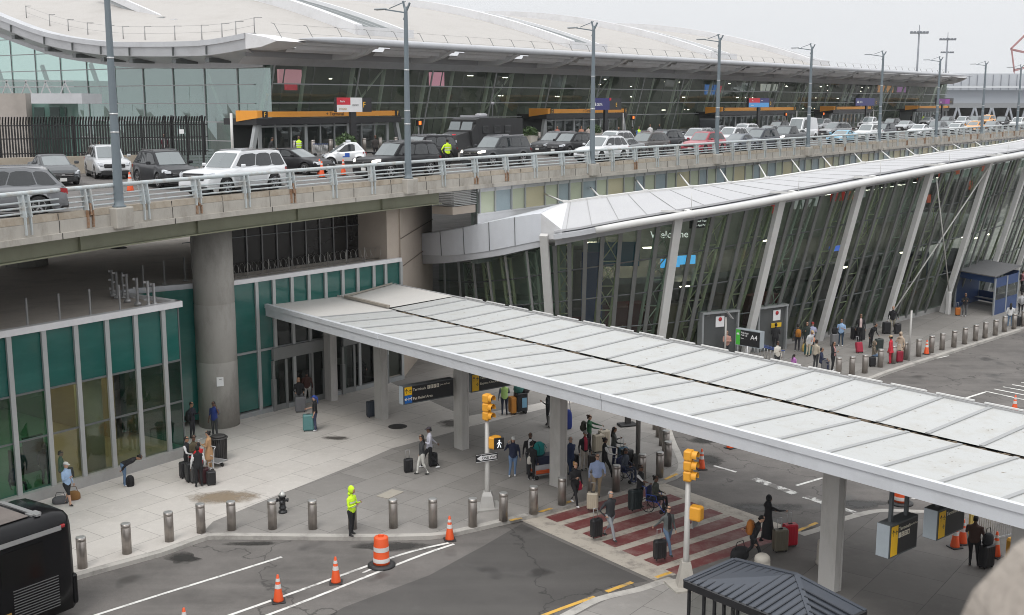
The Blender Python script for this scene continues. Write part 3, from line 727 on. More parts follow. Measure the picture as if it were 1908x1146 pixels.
for k in (-7.4,): ribbon('inner_girder', [(k - .2, 10.2), (k + .2, 10.2), (k + .2, 10.55), (k - .2, 10.55)], mat('dark girder', (.05, .05, .04), .7), EP, GIR)
PAR = thing('parapet_wall', 'stained concrete parapet along the edge of the elevated road', 'parapet', (0, 0, 0))
ribbon('ledge', [(-1.3, 10.56), (.12, 10.56), (.12, 10.78), (-1.3, 10.78)], CONC, EP, PAR)
ribbon('wall_panel', [(-.32, 10.78), (.0, 10.78), (.0, 11.24), (-.32, 11.24)], CONC, EP, PAR)
ribbon('cap', [(-.36, 11.25), (-.02, 11.25), (-.05, 11.50), (-.36, 11.50)], CONC_CAP, EP, PAR)
b = MB()
tt = 2.0; PANEL = 3.05
posts = []
while tt < EL.L - 2: posts.append(tt); tt += PANEL
for i, t in enumerate(posts):
    (x, y), d = EL.at(t + 1.5); a = math.atan2(d[1], d[0]); nx, ny = d[1], -d[0]
    b.box((x + nx * .004, y + ny * .004, 11.0), (.025, .02, .46), 0, a); b.box((x - nx * .032, y - ny * .032, 11.37), (.025, .02, .25), 0, a)
    if i % 2 == 0: b.box((x + nx * .125, y + ny * .125, 10.67), (.03, .02, .22), 0, a)
b.obj('panel_joint', mat('dark joint', (.05, .045, .04), .9), PAR)  # dark strips marking the joints between parapet panels
RAIL = thing('guard_railing', 'pale grey tubular guard railing with rusty posts on top of the concrete parapet', 'guard rail', (0, 0, 0))
top = [(p[0], p[1]) for p in offset_line(EP, -.12)]
b = MB(); b.tube([p + (12.33,) for p in top], .085, 8); b.obj('top_tube', RAILP, RAIL)
for k, z in ((-.10, 11.63), (-.10, 11.82), (-.10, 12.01)):
    b = MB(); b.tube([p + (z,) for p in offset_line(EP, k)], .04, 6); b.obj('rail_bar', RAILP, RAIL)
rnd = random.Random(11)
for i, t in enumerate(posts):
    if i > 82: break
    (x, y), d = EL.at(t); nx, ny = d[1], -d[0]
    b = MB(); up = d + (0,)
    for q in (-.13, .13):
        bx, by = x + d[0] * q, y + d[1] * q
        b.beam((bx + nx * .03, by + ny * .03, 10.86), (bx + nx * .02, by + ny * .02, 11.5), .09, .05, 0, up)
        b.beam((bx - nx * .02, by - ny * .02, 11.48), (bx - nx * .12, by - ny * .12, 12.27), .26, .05, 0, up)
    rusty = rnd.random() < .22 or i in (13,)
    o = b.obj('rail_post', RAILP, RAIL)
    if rusty:
        b = MB(); z0 = 10.84; z1 = rnd.choice((11.2, 11.35, 11.5, 11.75, 12.0))
        for q in (-.13, .13): bx, by = x + d[0] * q, y + d[1] * q; b.beam((bx + nx * .034, by + ny * .034, z0), (bx + nx * .025, by + ny * .025, min(z1, 11.5)), .11, .06, 0, up)
        b.beam((x + nx * .02, y + ny * .02, 11.3), (x - nx * .02, y - ny * .02, z1), .2, .08, 0, up)
        b.obj('rust_patch', RUST, o)
# street lamps on pedestals
LAMPP = mat('blue grey lamp post', (.14, .17, .19), .5, var=.1, scale=1)
BAND_W = mat('steel strap', (.6, .6, .6), .35, .6)
lamp0 = None
def along(u, z):
    best = None
    for i in range(6000):
        t = EL.L * i / 5999; (x, y), _ = EL.at(t)
        if y < 20: continue
        e = abs(CX + F * x / (y * CP - (z - CAMH) * SP) - u)
        if best is None or e < best[0]: best = (e, t)
    return best[1]
lt = [along(u, 11.5) for u in (221, 760, 1102.5, 1334.5, 1504.5, 1637, 1743, 1828, 1894)]
wh = ['in front of the beige corner and black fence', 'between the black limousine truck and the red and white sign', 'beside the dark blue sign', 'second beyond the dark blue sign', 'behind the red car', 'by the pale blue car', 'near the purple sign', 'by the orange taxis', 'at the far right edge of the road']
for i, t in enumerate(lt):
    (x, y), d = EL.at(t); a = math.atan2(d[1], d[0])
    if lamp0 is None:
        lamp0 = thing('street_lamp', '', 'street lamp', (0, 0, 0), 0, 'street lamps along the elevated road')
        b = MB(); b.box((0, -.02, .36), (.95, .62, .80), 0, 0, .04); b.obj('pedestal', CONC, lamp0)
        b = MB(); b.lathe((0, -.02, .76), [(.27, 0), (.27, .06), (.19, .10), (.185, .3), (.10, 8.6), (.09, 8.9)], 14); b.obj('post', LAMPP, lamp0)
        b = MB()
        for z in (3.6, 4.3, 6.4): b.lathe((0, -.02, z), [(.165 - .0095 * z, 0), (.20 - .0095 * z, .01), (.20 - .0095 * z, .06), (.165 - .0095 * z, .07)], 12)
        b.obj('strap', BAND_W, lamp0)
        b = MB(); b.beam((0, -.02, 9.35), (-.15, 1.2, 9.55), .07, .07); b.beam((0, -.3, 9.85), (0, -.02, 9.35), .08, .08); b.beam((0, -.02, 9.35), (0, .15, 9.95), .08, .08); b.beam((0, -.02, 9.92), (-.13, .95, 9.60), .04, .04); b.beam((0, -.02, 9.3), (0, .12, 9.0), .06, .06); b.obj('lamp_arm', LAMPP, lamp0)
        b = MB(); b.box((-.19, 1.5, 9.58), (.28, .72, .09), 0, 0, .04); b.obj('lamp_head', mat('lamp head', (.30, .32, .33), .4, .3), lamp0)
        o = lamp0
    else: o = copy_tree(lamp0, (0, 0, 0))
    o.location = (x, y, 10.72); o.rotation_euler = (0, 0, a); o['label'] = 'blue grey street lamp post ' + wh[i]
# ---------------------------------------------------------------- glass pavilion
PLINTH = mat('plinth aluminium', (.36, .355, .345), .55, .2, var=.12, scale=1, dirt=(.25, .24, .22))
MULL = mat('silver mullion', (.42, .43, .43), .4, .4, var=.08)
TEAL = mat('teal spandrel glass', (.013, .098, .084), .10, var=.35, scale=.5, spec=.9, dirt=(.04, .15, .125), dscale=1.8, damt=.35, stretch=(.4, .4, 1.5))
GL_PAV = glass('pavilion glass', (.48, .54, .47), .07, 1.5, .02, .03)
GL_TEAL = glass('teal vision glass', (.06, .33, .29), .09, 1.5, .02, .04)
ROOFD = mat('grey roof membrane', (.50, .455, .41), .85, var=.15, scale=.5, dirt=(.25, .23, .21), damt=.5)
PA = (-14.57, 49.97); PD = (-.585, -.811); PN = (.811, -.585)
def Q(s, k, z): return (PA[0] + PD[0] * s + PN[0] * k, PA[1] + PD[1] * s + PN[1] * k, z)
PAV = thing('glass_pavilion', 'low green glass arrivals pavilion with silver mullions and flat grey roof under the elevated road', 'pavilion', PA + (0,))
zt = 6.85
ms = [on_wall(u, v, PA, PD)[0] for u, v in ((315, 856), (265, 871), (213, 886.5), (157, 903), (99, 919), (36, 937))]
zs = on_wall(139.6, 713, PA, PD)[1]; zm = on_wall(144, 796, PA, PD)[1]
def kid(mb, name, m, root):
    o = mb.obj(name, m); return pin(o, root)
edges = [0.0] + ms + [ms[-1] + 1.75 * k for k in range(1, 6)]
S1 = edges[-1]
b = MB(); c = MB(); g = MB(); tl = MB()
for i in range(len(edges) - 1):
    a0, a1 = edges[i], edges[i + 1]
    b.quad(Q(a1, 0, zs), Q(a0, 0, zs), Q(a0, 0, zt - .12), Q(a1, 0, zt - .12))
    for z0, z1 in ((.42, zm), (zm, zs)): k = MB(); j = [random.uniform(-.014, .014) for _ in range(4)]; k.quad(Q(a1, j[0], z0), Q(a0, j[1], z0), Q(a0, j[2], z1), Q(a1, j[3], z1)); kid(k, 'window_glass', GL_TEAL if i in (0, 5, 6) else GL_PAV, PAV)
b.quad(Q(0, 0, zs), Q(0, -4.5, zs), Q(0, -4.5, zt - .12), Q(0, 0, zt - .12)); tl.quad(Q(0, 0, .42), Q(0, -4.5, .42), Q(0, -4.5, zs), Q(0, 0, zs))
kid(b, 'spandrel_panel', TEAL, PAV); kid(tl, 'teal_glass', GL_TEAL, PAV)
for s in edges[1:]:
    b = MB(); b.beam(Q(s, .09, .3), Q(s, .09, zt - .14), .11, .2, 0, PD + (0,)); kid(b, 'mullion', MULL, PAV)
b = MB()
for z in (zs, zm): b.beam(Q(0, .03, z), Q(S1, .03, z), .08, .07)
b.beam(Q(0, .0, .3), Q(0, .0, zt - .14), .06, .06, 0, PD + (0,)); kid(b, 'transom', ALU_D, PAV)
b = MB(); b.beam(Q(-.05, .04, .21), Q(S1, .04, .21), .42, .42); kid(b, 'plinth', PLINTH, PAV)
b = MB(); b.beam(Q(-.1, .05, zt), Q(S1, .05, zt), .34, .26); b.beam(Q(0, .1, zt), Q(0, -4.6, zt), .28, .26); kid(b, 'roof_edge', METAL_W, PAV)
r0 = P(290, 541, zt)[:2]; r1 = P(368, 527, zt)[:2]
rp = [Q(.0, -.15, 0)[:2], Q(0, -4.5, 0)[:2], Q(-1, -4.6, 0)[:2], (-13.7, 56.0), (-6.6, 64.6), (-6.2, 75), (-16, 96), (-60, 88), (-60, 40), Q(S1, -.15, 0)[:2]]
b = MB(); b.prism(rp, zt - .25, zt - .02); kid(b, 'roof', ROOFD, PAV)
b = MB(); rl = [Q(0, -4.45, 0)[:2], Q(-1.05, -4.55, 0)[:2], (-13.75, 55.85)]
for z, h, in ((zt, .25),): b.beam(rl[0] + (z,), rl[1] + (z,), .22, h); b.beam(rl[1] + (z,), rl[2] + (z,), .22, h)
kid(b, 'roof_edge', METAL, PAV)
b = MB(); b.quad(rl[0] + (.3,), rl[2] + (.3,), rl[2] + (zt - .1,), rl[0] + (zt - .1,)); kid(b, 'teal_glass', TEAL, PAV)
# pavilion interior
PINW = mat('warm interior wall', (.30, .26, .16), .8, var=.25, scale=.4)
b = MB(); b.quad(Q(-1, -.1, .03), Q(S1, -.1, .03), Q(S1, -16, .03), Q(-1, -16, .03)); kid(b, 'interior_floor', mat('terrazzo floor', (.40, .35, .22), .35, var=.15, scale=.4), PAV)
b = MB(); b.quad(Q(-1, -14, 0), Q(S1, -14, 0), Q(S1, -14, 6), Q(-1, -14, 6)); b.quad(Q(.3, -4.5, 0), Q(.3, -14, 0), Q(.3, -14, 6), Q(.3, -4.5, 6)); b.quad(Q(S1, 0, 0), Q(S1, -14, 0), Q(S1, -14, 6), Q(S1, 0, 6)); kid(b, 'interior_wall', PINW, PAV)
b = MB()
for s in (3.6, 11.5): b.lathe(Q(s, -1.6, 0), [(.55, 0), (.55, 6.4)], 16)
kid(b, 'interior_column', mat('pale column', (.50, .50, .38), .6), PAV)
b = MB(); b.box(Q(5.2, -3.6, .5), (1.6, .8, 1.0), 0, math.radians(54)); b.box(Q(9.0, -5.5, .5), (2.6, .8, 1.0), 0, math.radians(54)); b.box(Q(5.8, -2.4, 1.3), (.9, .1, 1.1), 0, math.radians(54)); kid(b, 'interior_desk', mat('desk brown', (.16, .07, .03), .6), PAV)
b = MB()
for s in (2.5, 5.5, 8.5, 11.5):
    for k in (-3, -7, -11): b.box(Q(s, k, 4.9), (1.2, .3, .05), 0, math.radians(54))
kid(b, 'ceiling_lamp', glow('pavilion lamp', (1, .88, .60), 20), PAV)
# roof posts with wire, rods
STEEL = mat('galvanised steel', (.42, .42, .42), .4, .5, var=.12)
def post(u, v, h, nm='roof_post', lab='', r=.045, z=zt):
    p = P(u, v, z); b = MB(); b.lathe((0, 0, 0), [(.13, 0), (.12, .05), (r, .07), (r, h)], 10); return tag(b.obj(nm, STEEL, None, p), lab, 'post', 'wire posts on the pavilion roof')
for i, (u, v) in enumerate(((52, 610), (112, 600), (169, 590), (224, 581))):
    post(u, v, 1.15, lab='slim steel wire post on the grey pavilion roof edge, %s from the left' % ORD[i])
for i, (u, v) in enumerate(((230, 555), (268, 540), (307, 530), (345, 523))):
    post(u, v, 1.15, lab='slim wire post on the dark roof near the concrete column, %s from left' % ORD[i])
for i, (u, v, h) in enumerate(((211, 552, 1.2), (219, 556, 1.2), (238, 563, 1.25), (257, 569, 1.2), (277, 573, 1.15), (288, 570, 1.0))):
    p = P(u, v, zt); b = MB(); b.lathe((0, 0, 0), [(.16, 0), (.15, .12), (.06, .16), (.06, h)], 10)
    for z in (.35, .75, h - .06): b.beam((-.16, 0, z), (.03, 0, z), .05, .09)
    tag(b.obj('pipe_stand', STEEL, None, p), 'pipe stand with brackets in the roof corner cluster of the pavilion, %s from left' % ORD[i], 'pipe stand', 'pipe stands on the pavilion roof')
# octagonal pier on the roof, big round column
b = MB(); p = P(42, 497, zt); b.lathe((p[0], p[1] + .6, zt), [(1.15, 0), (1.15, .3), (.95, .55), (.8, .6), (.8, 3.4)], 8, 0, False)
tag(b.obj('road_pier', CONC_DK), 'dark octagonal road pier rising from the pavilion roof under the elevated road', 'pier')
b = MB(); p = P(172, 462, zt); b.box((p[0], p[1], zt + .25), (1.3, .8, .5)); b.lathe((p[0] + 1.6, p[1], zt), [(.5, 0), (.4, .06), (.05, .08), (.05, 1.2)], 10)
tag(b.obj('roof_unit', mat('roof unit', (.05, .045, .04), .8)), 'small dark roof unit on the far part of the pavilion roof', 'roof unit')
CCOL = thing('concrete_column', 'thick round concrete column carrying the elevated road beside the green pavilion', 'column', (-14.28, 55.05, 0))
b = MB(); b.lathe((0, 0, 0), [(.97, 0), (.97, 3.2), (.955, 3.22), (.955, 3.24), (.965, 3.26), (.965, 6.0), (.95, 6.02), (.95, 6.05), (.96, 6.08), (.95, 9.75)], 32); b.obj('shaft', CONC_COL, CCOL)
b = MB(); b.box((.35, -.93, 2.35), (.32, .03, .44), 0, .36); o = b.obj('notice', WHITEP, CCOL)
text('NO', .09, TX_BLACK, o, Matrix.Translation((.31, -.965, 2.44)) @ Matrix.Rotation(PI / 2, 4, 'X'), 'lettering')
for k in range(3): text('STANDING' if k == 0 else 'ANYTIME', .045, TX_BLACK, o, Matrix.Translation((.24, -.98, 2.34 - .07 * k)) @ Matrix.Rotation(.36, 4, 'Z') @ Matrix.Rotation(PI / 2, 4, 'X'), 'lettering')
# ---------------------------------------------------------------- central green front with doors
CA = (-13.7, 55.85); CD = (.652, .758); CN = (.758, -.652)
def R(s, k, z): return (CA[0] + CD[0] * s + CN[0] * k, CA[1] + CD[1] * s + CN[1] * k, z)
CEN = thing('arrivals_front', 'green glass arrivals front with sliding doors behind the start of the walkway canopy', 'building front', CA + (0,))
CL = 11.4; LC = 11.4
us = (475, 507, 541, 572.5, 604, 636, 664, 694, 716)
cs = [on_wall(u, 525 - (u - 440) * .14, CA, CD)[0] for u in us]
b = MB(); g = MB(); d_ = MB(); e_ = [0] + cs + [CL]
for i in range(len(e_) - 1):
    b.quad(R(e_[i], 0, 4.9), R(e_[i + 1], 0, 4.9), R(e_[i + 1], 0, zt - .1), R(e_[i], 0, zt - .1))
    (b if i < 2 else d_).quad(R(e_[i], 0, .3), R(e_[i + 1], 0, .3), R(e_[i + 1], 0, 4.9), R(e_[i], 0, 4.9))
kid(b, 'spandrel_panel', TEAL, CEN); kid(d_, 'dark_glass', glass('dark vision glass', (.30, .34, .33), .05, 1.45), CEN)
for s in e_:
    b = MB(); b.beam(R(s, .08, 0), R(s, .08, zt - .12 if s <= CL else 4.6), .11, .18, 0, CD + (0,)); kid(b, 'mullion', MULL if s <= CL else ALU, CEN)
b = MB(); b.beam(R(-.05, .03, zt), R(CL, .03, zt), .3, .22); kid(b, 'roof_edge', METAL_W, CEN)
b = MB(); b.beam(R(0, .05, .12), R(LC, .05, .12), .25, .24); b.beam(R(0, .05, 3.25), R(LC, .05, 3.25), .12, .10); kid(b, 'transom', ALU, CEN)
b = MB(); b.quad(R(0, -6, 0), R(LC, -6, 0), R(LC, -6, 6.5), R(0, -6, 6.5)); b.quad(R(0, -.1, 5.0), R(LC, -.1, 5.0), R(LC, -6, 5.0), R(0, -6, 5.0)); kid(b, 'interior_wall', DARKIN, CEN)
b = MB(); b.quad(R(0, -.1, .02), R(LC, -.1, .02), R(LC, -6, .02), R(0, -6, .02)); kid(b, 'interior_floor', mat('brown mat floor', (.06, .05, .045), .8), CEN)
DOORG = glass('door glass', (.22, .27, .25), .06, 1.45)
for s0, s1 in ((2.3, 5.6), (6.9, 10.1)):
    b = MB(); k = .16
    b.beam(R(s0, k, 2.95), R(s1, k, 2.95), .2, .62)
    for s in (s0, s0 + .8, s1 - .8, s1): b.beam(R(s, k, 0), R(s, k, 2.6), .12, .14, 0, CD + (0,))
    b.beam(R(s0, k, .15), R(s0 + .8, k, .15), .08, .3); b.beam(R(s1 - .8, k, .15), R(s1, k, .15), .08, .3); b.beam(R(s0, k, 1.65), R(s0, k, 0), .2, .2, 0, CD + (0,)); b.beam(R(s1, k, 1.65), R(s1, k, 0), .2, .2, 0, CD + (0,))
    o = kid(b, 'door_portal', mat('portal grey', (.22, .225, .22), .5, .2), CEN)
    b = MB(); b.quad(R(s0, k, .3), R(s0 + .8, k, .3), R(s0 + .8, k, 2.6), R(s0, k, 2.6)); b.quad(R(s1 - .8, k, .3), R(s1, k, .3), R(s1, k, 2.6), R(s1 - .8, k, 2.6)); kid(b, 'door_leaf', DOORG, CEN)
# dark curtain wall over it, razor wire
CW = thing('curtain_wall', 'tall dark glass curtain wall with thin mullions under the elevated road', 'curtain wall', R(0, -2.4, zt))
b = MB(); b.quad(R(-.5, -2.4, zt), R(CL - .8, -2.4, zt), R(CL - .8, -2.4, 10.5), R(-.5, -2.4, 10.5)); kid(b, 'dark_glass', mat('black glass', (.018, .017, .016), .15, var=.3, scale=.5), CW)
b = MB()
for i in range(12): s = -.1 + .97 * i; b.beam(R(s, -2.33, zt), R(s, -2.33, 10.5), .05, .06, 0, CD + (0,))
kid(b, 'mullion', mat('grey bar', (.2, .2, .2), .4, .4), CW)
b = MB(); b.beam(R(-1, -2.34, 8.7), R(CL - .8, -2.34, 8.7), .04, .04); kid(b, 'transom', ALU_D, CW)
b = MB(); rnd = random.Random(5); pts = []
for i in range(340):
    a = i * .55; s = .1 + i * .032; pts.append(R(s, -.7 + .32 * math.cos(a), zt + .42 + .32 * math.sin(a) + .04 * rnd.random()))
b.tube(pts, .011, 3, 0, False, False); b.tube([R(.1, -.7, zt + .1), R(11, -.7, zt + .1)], .02, 4)
for i in range(9): b.beam(R(.3 + i * 1.3, -.7, zt), R(.3 + i * 1.3, -.7, zt + .8), .03, .03, 0, CD + (0,))
tag(b.obj('razor_wire', mat('razor wire', (.35, .34, .32), .4, .7)), 'coil of razor wire on the roof edge above the green arrivals front', 'razor wire')
# beige wall, louvres and strip windows under the deck edge
BEIGE = mat('beige stone', (.42, .36, .305), .85, var=.12, scale=.7, dirt=(.30, .25, .21), damt=.5)
SWL = [(p[0], p[1]) for p in offset_line(EP, -.72)]
sw = Line(SWL)
def swt(u, v): 
    best = None
    for i in range(len(SWL) - 1):
        A = SWL[i]; d = (SWL[i + 1][0] - A[0], SWL[i + 1][1] - A[1]); l = math.hypot(*d)
        s, z = on_wall(u, v, A, (d[0] / l, d[1] / l))
        if -.01 <= s <= l + .01: return sw.d[i] + s, z
    return None
t0, zb = swt(886, 395)
LW = thing('stone_wall', 'beige stone wall with louvre vent under the elevated road beside the curved glass', 'wall', R(CL, 0, 0))
q, dq = sw.at(t0); q2, _ = sw.at(t0 - 2.2)
wp = [R(CL + .02, .06, 0)[:2], (-5.2, 75.6), (-8.5, 79), R(CL - .9, -2.45, 0)[:2], R(CL - .9, -.05, 0)[:2], R(CL + .02, -.05, 0)[:2]]
b = MB(); b.prism(wp, 0, 10.5); b.prism([q2, q, (q[0] - dq[1] * 1.5, q[1] + dq[0] * 1.5), (q2[0] - dq[1] * 1.5, q2[1] + dq[0] * 1.5)], 9.1, 9.55); kid(b, 'stone_block', BEIGE, LW)
b = MB()
for k in range(9):
    z = 9.62 + k * .10; b.beam(q2 + (z,), q + (z,), .16, .045); b.beam(q2 + (z,), (q2[0] - dq[1] * 1.6, q2[1] + dq[0] * 1.6, z), .16, .045)
kid(b, 'louvre', mat('louvre aluminium', (.40, .40, .39), .5, .2), LW)
b = MB(); b.beam(R(CL + .03, .07, 6.4), (-5.15, 75.5, 6.4), .03, .05); b.beam(R(CL + .03, .07, 8.0), (-5.15, 75.5, 8.0), .03, .05); kid(b, 'stone_joint', mat('joint brown', (.15, .12, .10), .9), LW)
STR = thing('strip_window_wall', 'long strip of pale green and blue windows between elevated road and white roof', 'window wall', q + (8,))
PG = mat('pale green glazing', (.50, .54, .40), .18, var=.12, scale=.3, spec=.7); PB = mat('blue grey panel', (.32, .39, .42), .25, var=.08, spec=.6); PY = mat('warm pale glazing', (.58, .53, .35), .18, var=.12, scale=.3, spec=.7)
tcur = t0 + .35; i = 0; W_ = [1.55, 1.7, 1.45, 2.2, 1.5, 1.35]; MT = [PG, PB, PG, PY, PG, PB]
b = MB()
while tcur < EL.L - 12:
    w_ = W_[i % 6]; p0, _ = sw.at(tcur + .06); p1, _ = sw.at(tcur + w_ - .06)
    if i < 90:
        c = MB(); c.quad(p0 + (9.0,), p1 + (9.0,), p1 + (10.28,), p0 + (10.28,)); kid(c, 'window', MT[i % 6], STR)
    pm, dm = sw.at(tcur); b.beam((pm[0] + dm[1] * .03, pm[1] - dm[0] * .03, 9.0), (pm[0] + dm[1] * .03, pm[1] - dm[0] * .03, 10.45), .14, .12, 0, dm + (0,))
    tcur += w_; i += 1
kid(b, 'mullion', MULL, STR)
part = [sw.at(t0 + .2 + (EL.L - 14 - t0) * k / 40)[0] for k in range(41)]
o = ribbon('window_head', [(-.1, 10.25), (.06, 10.25), (.06, 10.5), (-.1, 10.5)], METAL_W, part); pin(o, STR)
o = ribbon('window_sill', [(-.3, 7.0), (.02, 7.0), (.02, 8.9), (.06, 8.9), (.06, 9.0), (-.3, 9.0)], METAL_W, part); pin(o, STR)
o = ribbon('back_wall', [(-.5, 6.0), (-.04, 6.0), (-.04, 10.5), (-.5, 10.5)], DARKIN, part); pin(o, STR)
# ---------------------------------------------------------------- lower terminal with the white roof
K0 = [(-5.2, 75.5), (-2.5, 71.8), (0.5, 69.6), (4, 68.7), (9.2, 69.3), (14.6, 71.6), (20.05, 75.2), (25.66, 79.7), (31.6, 85.3), (37, 91.3), (42, 97.8), (46.7, 104.6), (51, 111.7), (55, 119)]
KN = 8
KS = smooth_line(K0, KN)
KOFF = {}
def Kp(i, k, z):
    """point at station i (vertex index of the plan curve), k outward, height z"""
    k = round(k, 3)
    if k not in KOFF: KOFF[k] = offset_line(KS, k)
    l = KOFF[k]; x = min(max(i * KN, 0), len(l) - 1.001); a = int(x); f = x - a
    return (l[a][0] + (l[a + 1][0] - l[a][0]) * f, l[a][1] + (l[a + 1][1] - l[a][1]) * f, z)
def Kd(i):
    a = Kp(i - .06, 0, 0); b_ = Kp(i + .06, 0, 0); l = math.hypot(b_[0] - a[0], b_[1] - a[1]); return ((b_[0] - a[0]) / l, (b_[1] - a[1]) / l)
def interp(tab, x):
    for (a, y0), (b_, y1) in zip(tab, tab[1:]):
        if x <= b_: return y0 + (y1 - y0) * max(0, (x - a)) / (b_ - a)
    return tab[-1][1]
ZT = [(0, 6.6), (2, 7.4), (2.6, 7.95), (3, 8.3), (3.5, 8.85), (4, 9.32), (5, 10.12), (6, 10.75), (7, 11.25), (8, 11.6), (9, 11.86), (10, 12.06), (13, 12.4)]
tube_z = lambda i: interp(ZT, i)
RZT = [(2.6, 9.42), (2.75, 9.53), (3.83, 10.15), (5.38, 10.66), (6.82, 11.32), (8.54, 11.80), (11.4, 12.05), (13, 12.2)]
rear_z = lambda i: interp(RZT, i)
GT = [(0, 5.15), (.42, 5.35), (1.05, 5.78), (2, 6.6), (2.5, 7.15), (3, 7.72), (4, 8.72), (5, 9.52), (6, 10.15), (7, 10.65), (8, 11.0), (9, 11.25), (10, 11.45), (13, 11.8)]
def gk(i, f):
    """outward lean of the glass at height fraction f"""
    top = interp([(0, -.45), (.5, -.35), (1.2, .2), (2.2, 1.5), (3, 2.3), (13, 2.3)], i)
    return -.55 + (top + .55) * f
LT = thing('lower_terminal', 'lower arrivals hall with curved white roof and outward leaning glass between raking white columns', 'terminal hall', (5, 69, 0))
GL_LOW = glass('arrivals glass', (.64, .73, .67), .065, 1.5, .02, .03)
WHITEM = mat('white painted steel', (.60, .595, .58), .5, var=.06, scale=1.2, dirt=(.45, .43, .40), damt=.4)
ROOFW = mat('white roof panel', (.42, .42, .43), .55, var=.05, scale=.3, dirt=(.48, .48, .47), damt=.3)
FIN = mat('grey glazing fin', (.17, .175, .17), .45, .3, var=.1)
st = [.02, .125, .25] + [i * .125 for i in range(3, 97)]
b = MB()
for a0, a1 in zip(st, st[1:]):
    for f0, f1 in ((0, .27), (.27, .52), (.52, .77), (.77, 1)):
        z00, z01, z10, z11 = [interp(GT, a) * f for a in (a0, a1) for f in (f0, f1)]
        b.quad(Kp(a0, gk(a0, f0), z00), Kp(a1, gk(a1, f0), z10), Kp(a1, gk(a1, f1) + random.uniform(-.012, .012), z11), Kp(a0, gk(a0, f1) + random.uniform(-.012, .012), z01))
kid(b, 'glass_wall', GL_LOW, LT)
def piece(mb, name, m): return kid(mb, name, m, LT)
b = MB()
for f in (.27, .52, .77):
    b.tube([Kp(a, gk(a, f) + .05, interp(GT, a) * f) for a in st[::2]], .045, 4, 0, False)
piece(b, 'transom', ALU_D)
i = .30; n_ = 0
cols_ = [2.6, 3.93, 5.0, 6.02, 7.05, 8.1, 9.15, 10.2, 11.2]
while i < 12 and n_ < 78:
    near = min(abs(i - c) for c in cols_)
    if near > .07:
        b = MB(); d = Kd(i); zt_ = interp(GT, i)
        b.beam(Kp(i, gk(i, 0) + .16, .15), Kp(i, gk(i, 1) + .16, zt_), .10 if i > 2.6 else .09, .24 if i > 2.6 else .13, 0, d + (0,)); piece(b, 'glazing_fin', FIN if i > 2.6 else MULL); n_ += 1
    i += .40 if i < 2.5 else .178
b = MB(); b.loft([[Kp(a, -.75, 0), Kp(a, -.35, 0), Kp(a, -.35, .32), Kp(a, -.75, .32)] for a in st], 0, True, True); piece(b, 'plinth', PLINTH)
for c in cols_:
    d = Kd(c); b = MB(); zt_ = tube_z(c)
    b.beam(Kp(c, .1, 0), Kp(c, 2.95, zt_ + .1), .34, .46, 0, d + (0,)); piece(b, 'raking_column', WHITEM)
# roof: head beam, soffit, panels, tube
r0_ = [2.72 + .14 * k for k in range(66)]
def sweep(prof, rng, name, m, smooth=False):
    b = MB(); b.loft([[Kp(a, k, zf(a)) for k, zf in prof] for a in rng], 0, True, True, smooth); return piece(b, name, m)
tz = tube_z
sweep([(1.9, lambda a: interp(GT, a)), (2.6, lambda a: interp(GT, a)), (2.6, lambda a: tz(a) - .08), (1.9, lambda a: tz(a) - .08)], r0_, 'head_beam', SOFFIT)
sweep([(2.0, lambda a: tz(a) - .25), (3.35, lambda a: tz(a) - .22), (3.35, lambda a: tz(a) + .06), (2.0, lambda a: tz(a) + .1)], r0_, 'gutter', METAL)
sweep([(3.1, lambda a: tz(a) + .14), (3.1, lambda a: tz(a) + .26), (-1.5, rear_z), (-1.5, lambda a: rear_z(a) - .3)], r0_, 'roof', ROOFW)
sweep([(-1.35, lambda a: rear_z(a) - .06), (-1.35, lambda a: rear_z(a) + .08), (-1.7, lambda a: rear_z(a) + .08), (-1.7, lambda a: rear_z(a) - .06)], r0_, 'roof_kerb', WHITEM)
b = MB()
for k in range(36):
    a = 2.85 + .26 * k; d = Kd(a); b.beam(Kp(a, 3.1, tz(a) + .268), Kp(a, -1.4, rear_z(a) - .002), .03, .02)
piece(b, 'roof_seam', mat('seam grey', (.30, .30, .30), .6))
b = MB(); b.tube([Kp(a, 4.0, tz(a)) for a in r0_ if a > 3.0], .20, 10); piece(b, 'edge_tube', WHITEM)
for c in cols_[1:]:
    b = MB(); d = Kd(c); b.beam(Kp(c - .18, 3.2, tz(c) + .2), Kp(c + .05, 4.0, tz(c) + .12), .10, .10); b.beam(Kp(c + .05, 3.2, tz(c) + .1), Kp(c + .05, 4.1, tz(c)), .3, .3); b.tube([Kp(c + .05, 3.9, tz(c) + .2), Kp(c + .05, 3.9, tz(c) + 1.2)], .018, 4); piece(b, 'tube_bracket', WHITEM)
# nose: fascia, soffit, roof
nf = [.15 + .1 * k for k in range(25)]
NTOP = [(0, 6.9), (.42, 7.25), (1.44, 8.19), (2.03, 8.83), (2.51, 9.22), (3, 9.4)]; NBOT = [(0, 5.9), (.41, 6.07), (1.16, 6.4), (1.7, 6.81), (2.45, 7.57), (2.8, 7.9)]
b = MB(); b.loft([[Kp(a, 2.5, interp(NBOT, a)), Kp(a, 2.6, interp(NTOP, a)), Kp(a, 2.2, interp(NTOP, a) + .06), Kp(a, -1.6, interp(NTOP, a) + .12), Kp(a, 1.0, interp(NBOT, a) + .1)] for a in nf], 0, True, True)
piece(b, 'nose_fascia', mat('pale blue cladding', (.60, .62, .655), .45, var=.05, scale=.5, dirt=(.45, .46, .48), damt=.3))
b = MB()
for a in (.62, 1.02, 1.42, 1.82, 2.2): b = MB(); b.beam(Kp(a, 2.53, interp(NBOT, a)), Kp(a, 2.63, interp(NTOP, a)), .03, .03, 0, Kd(a) + (0,)); piece(b, 'fascia_joint', ALU_D)
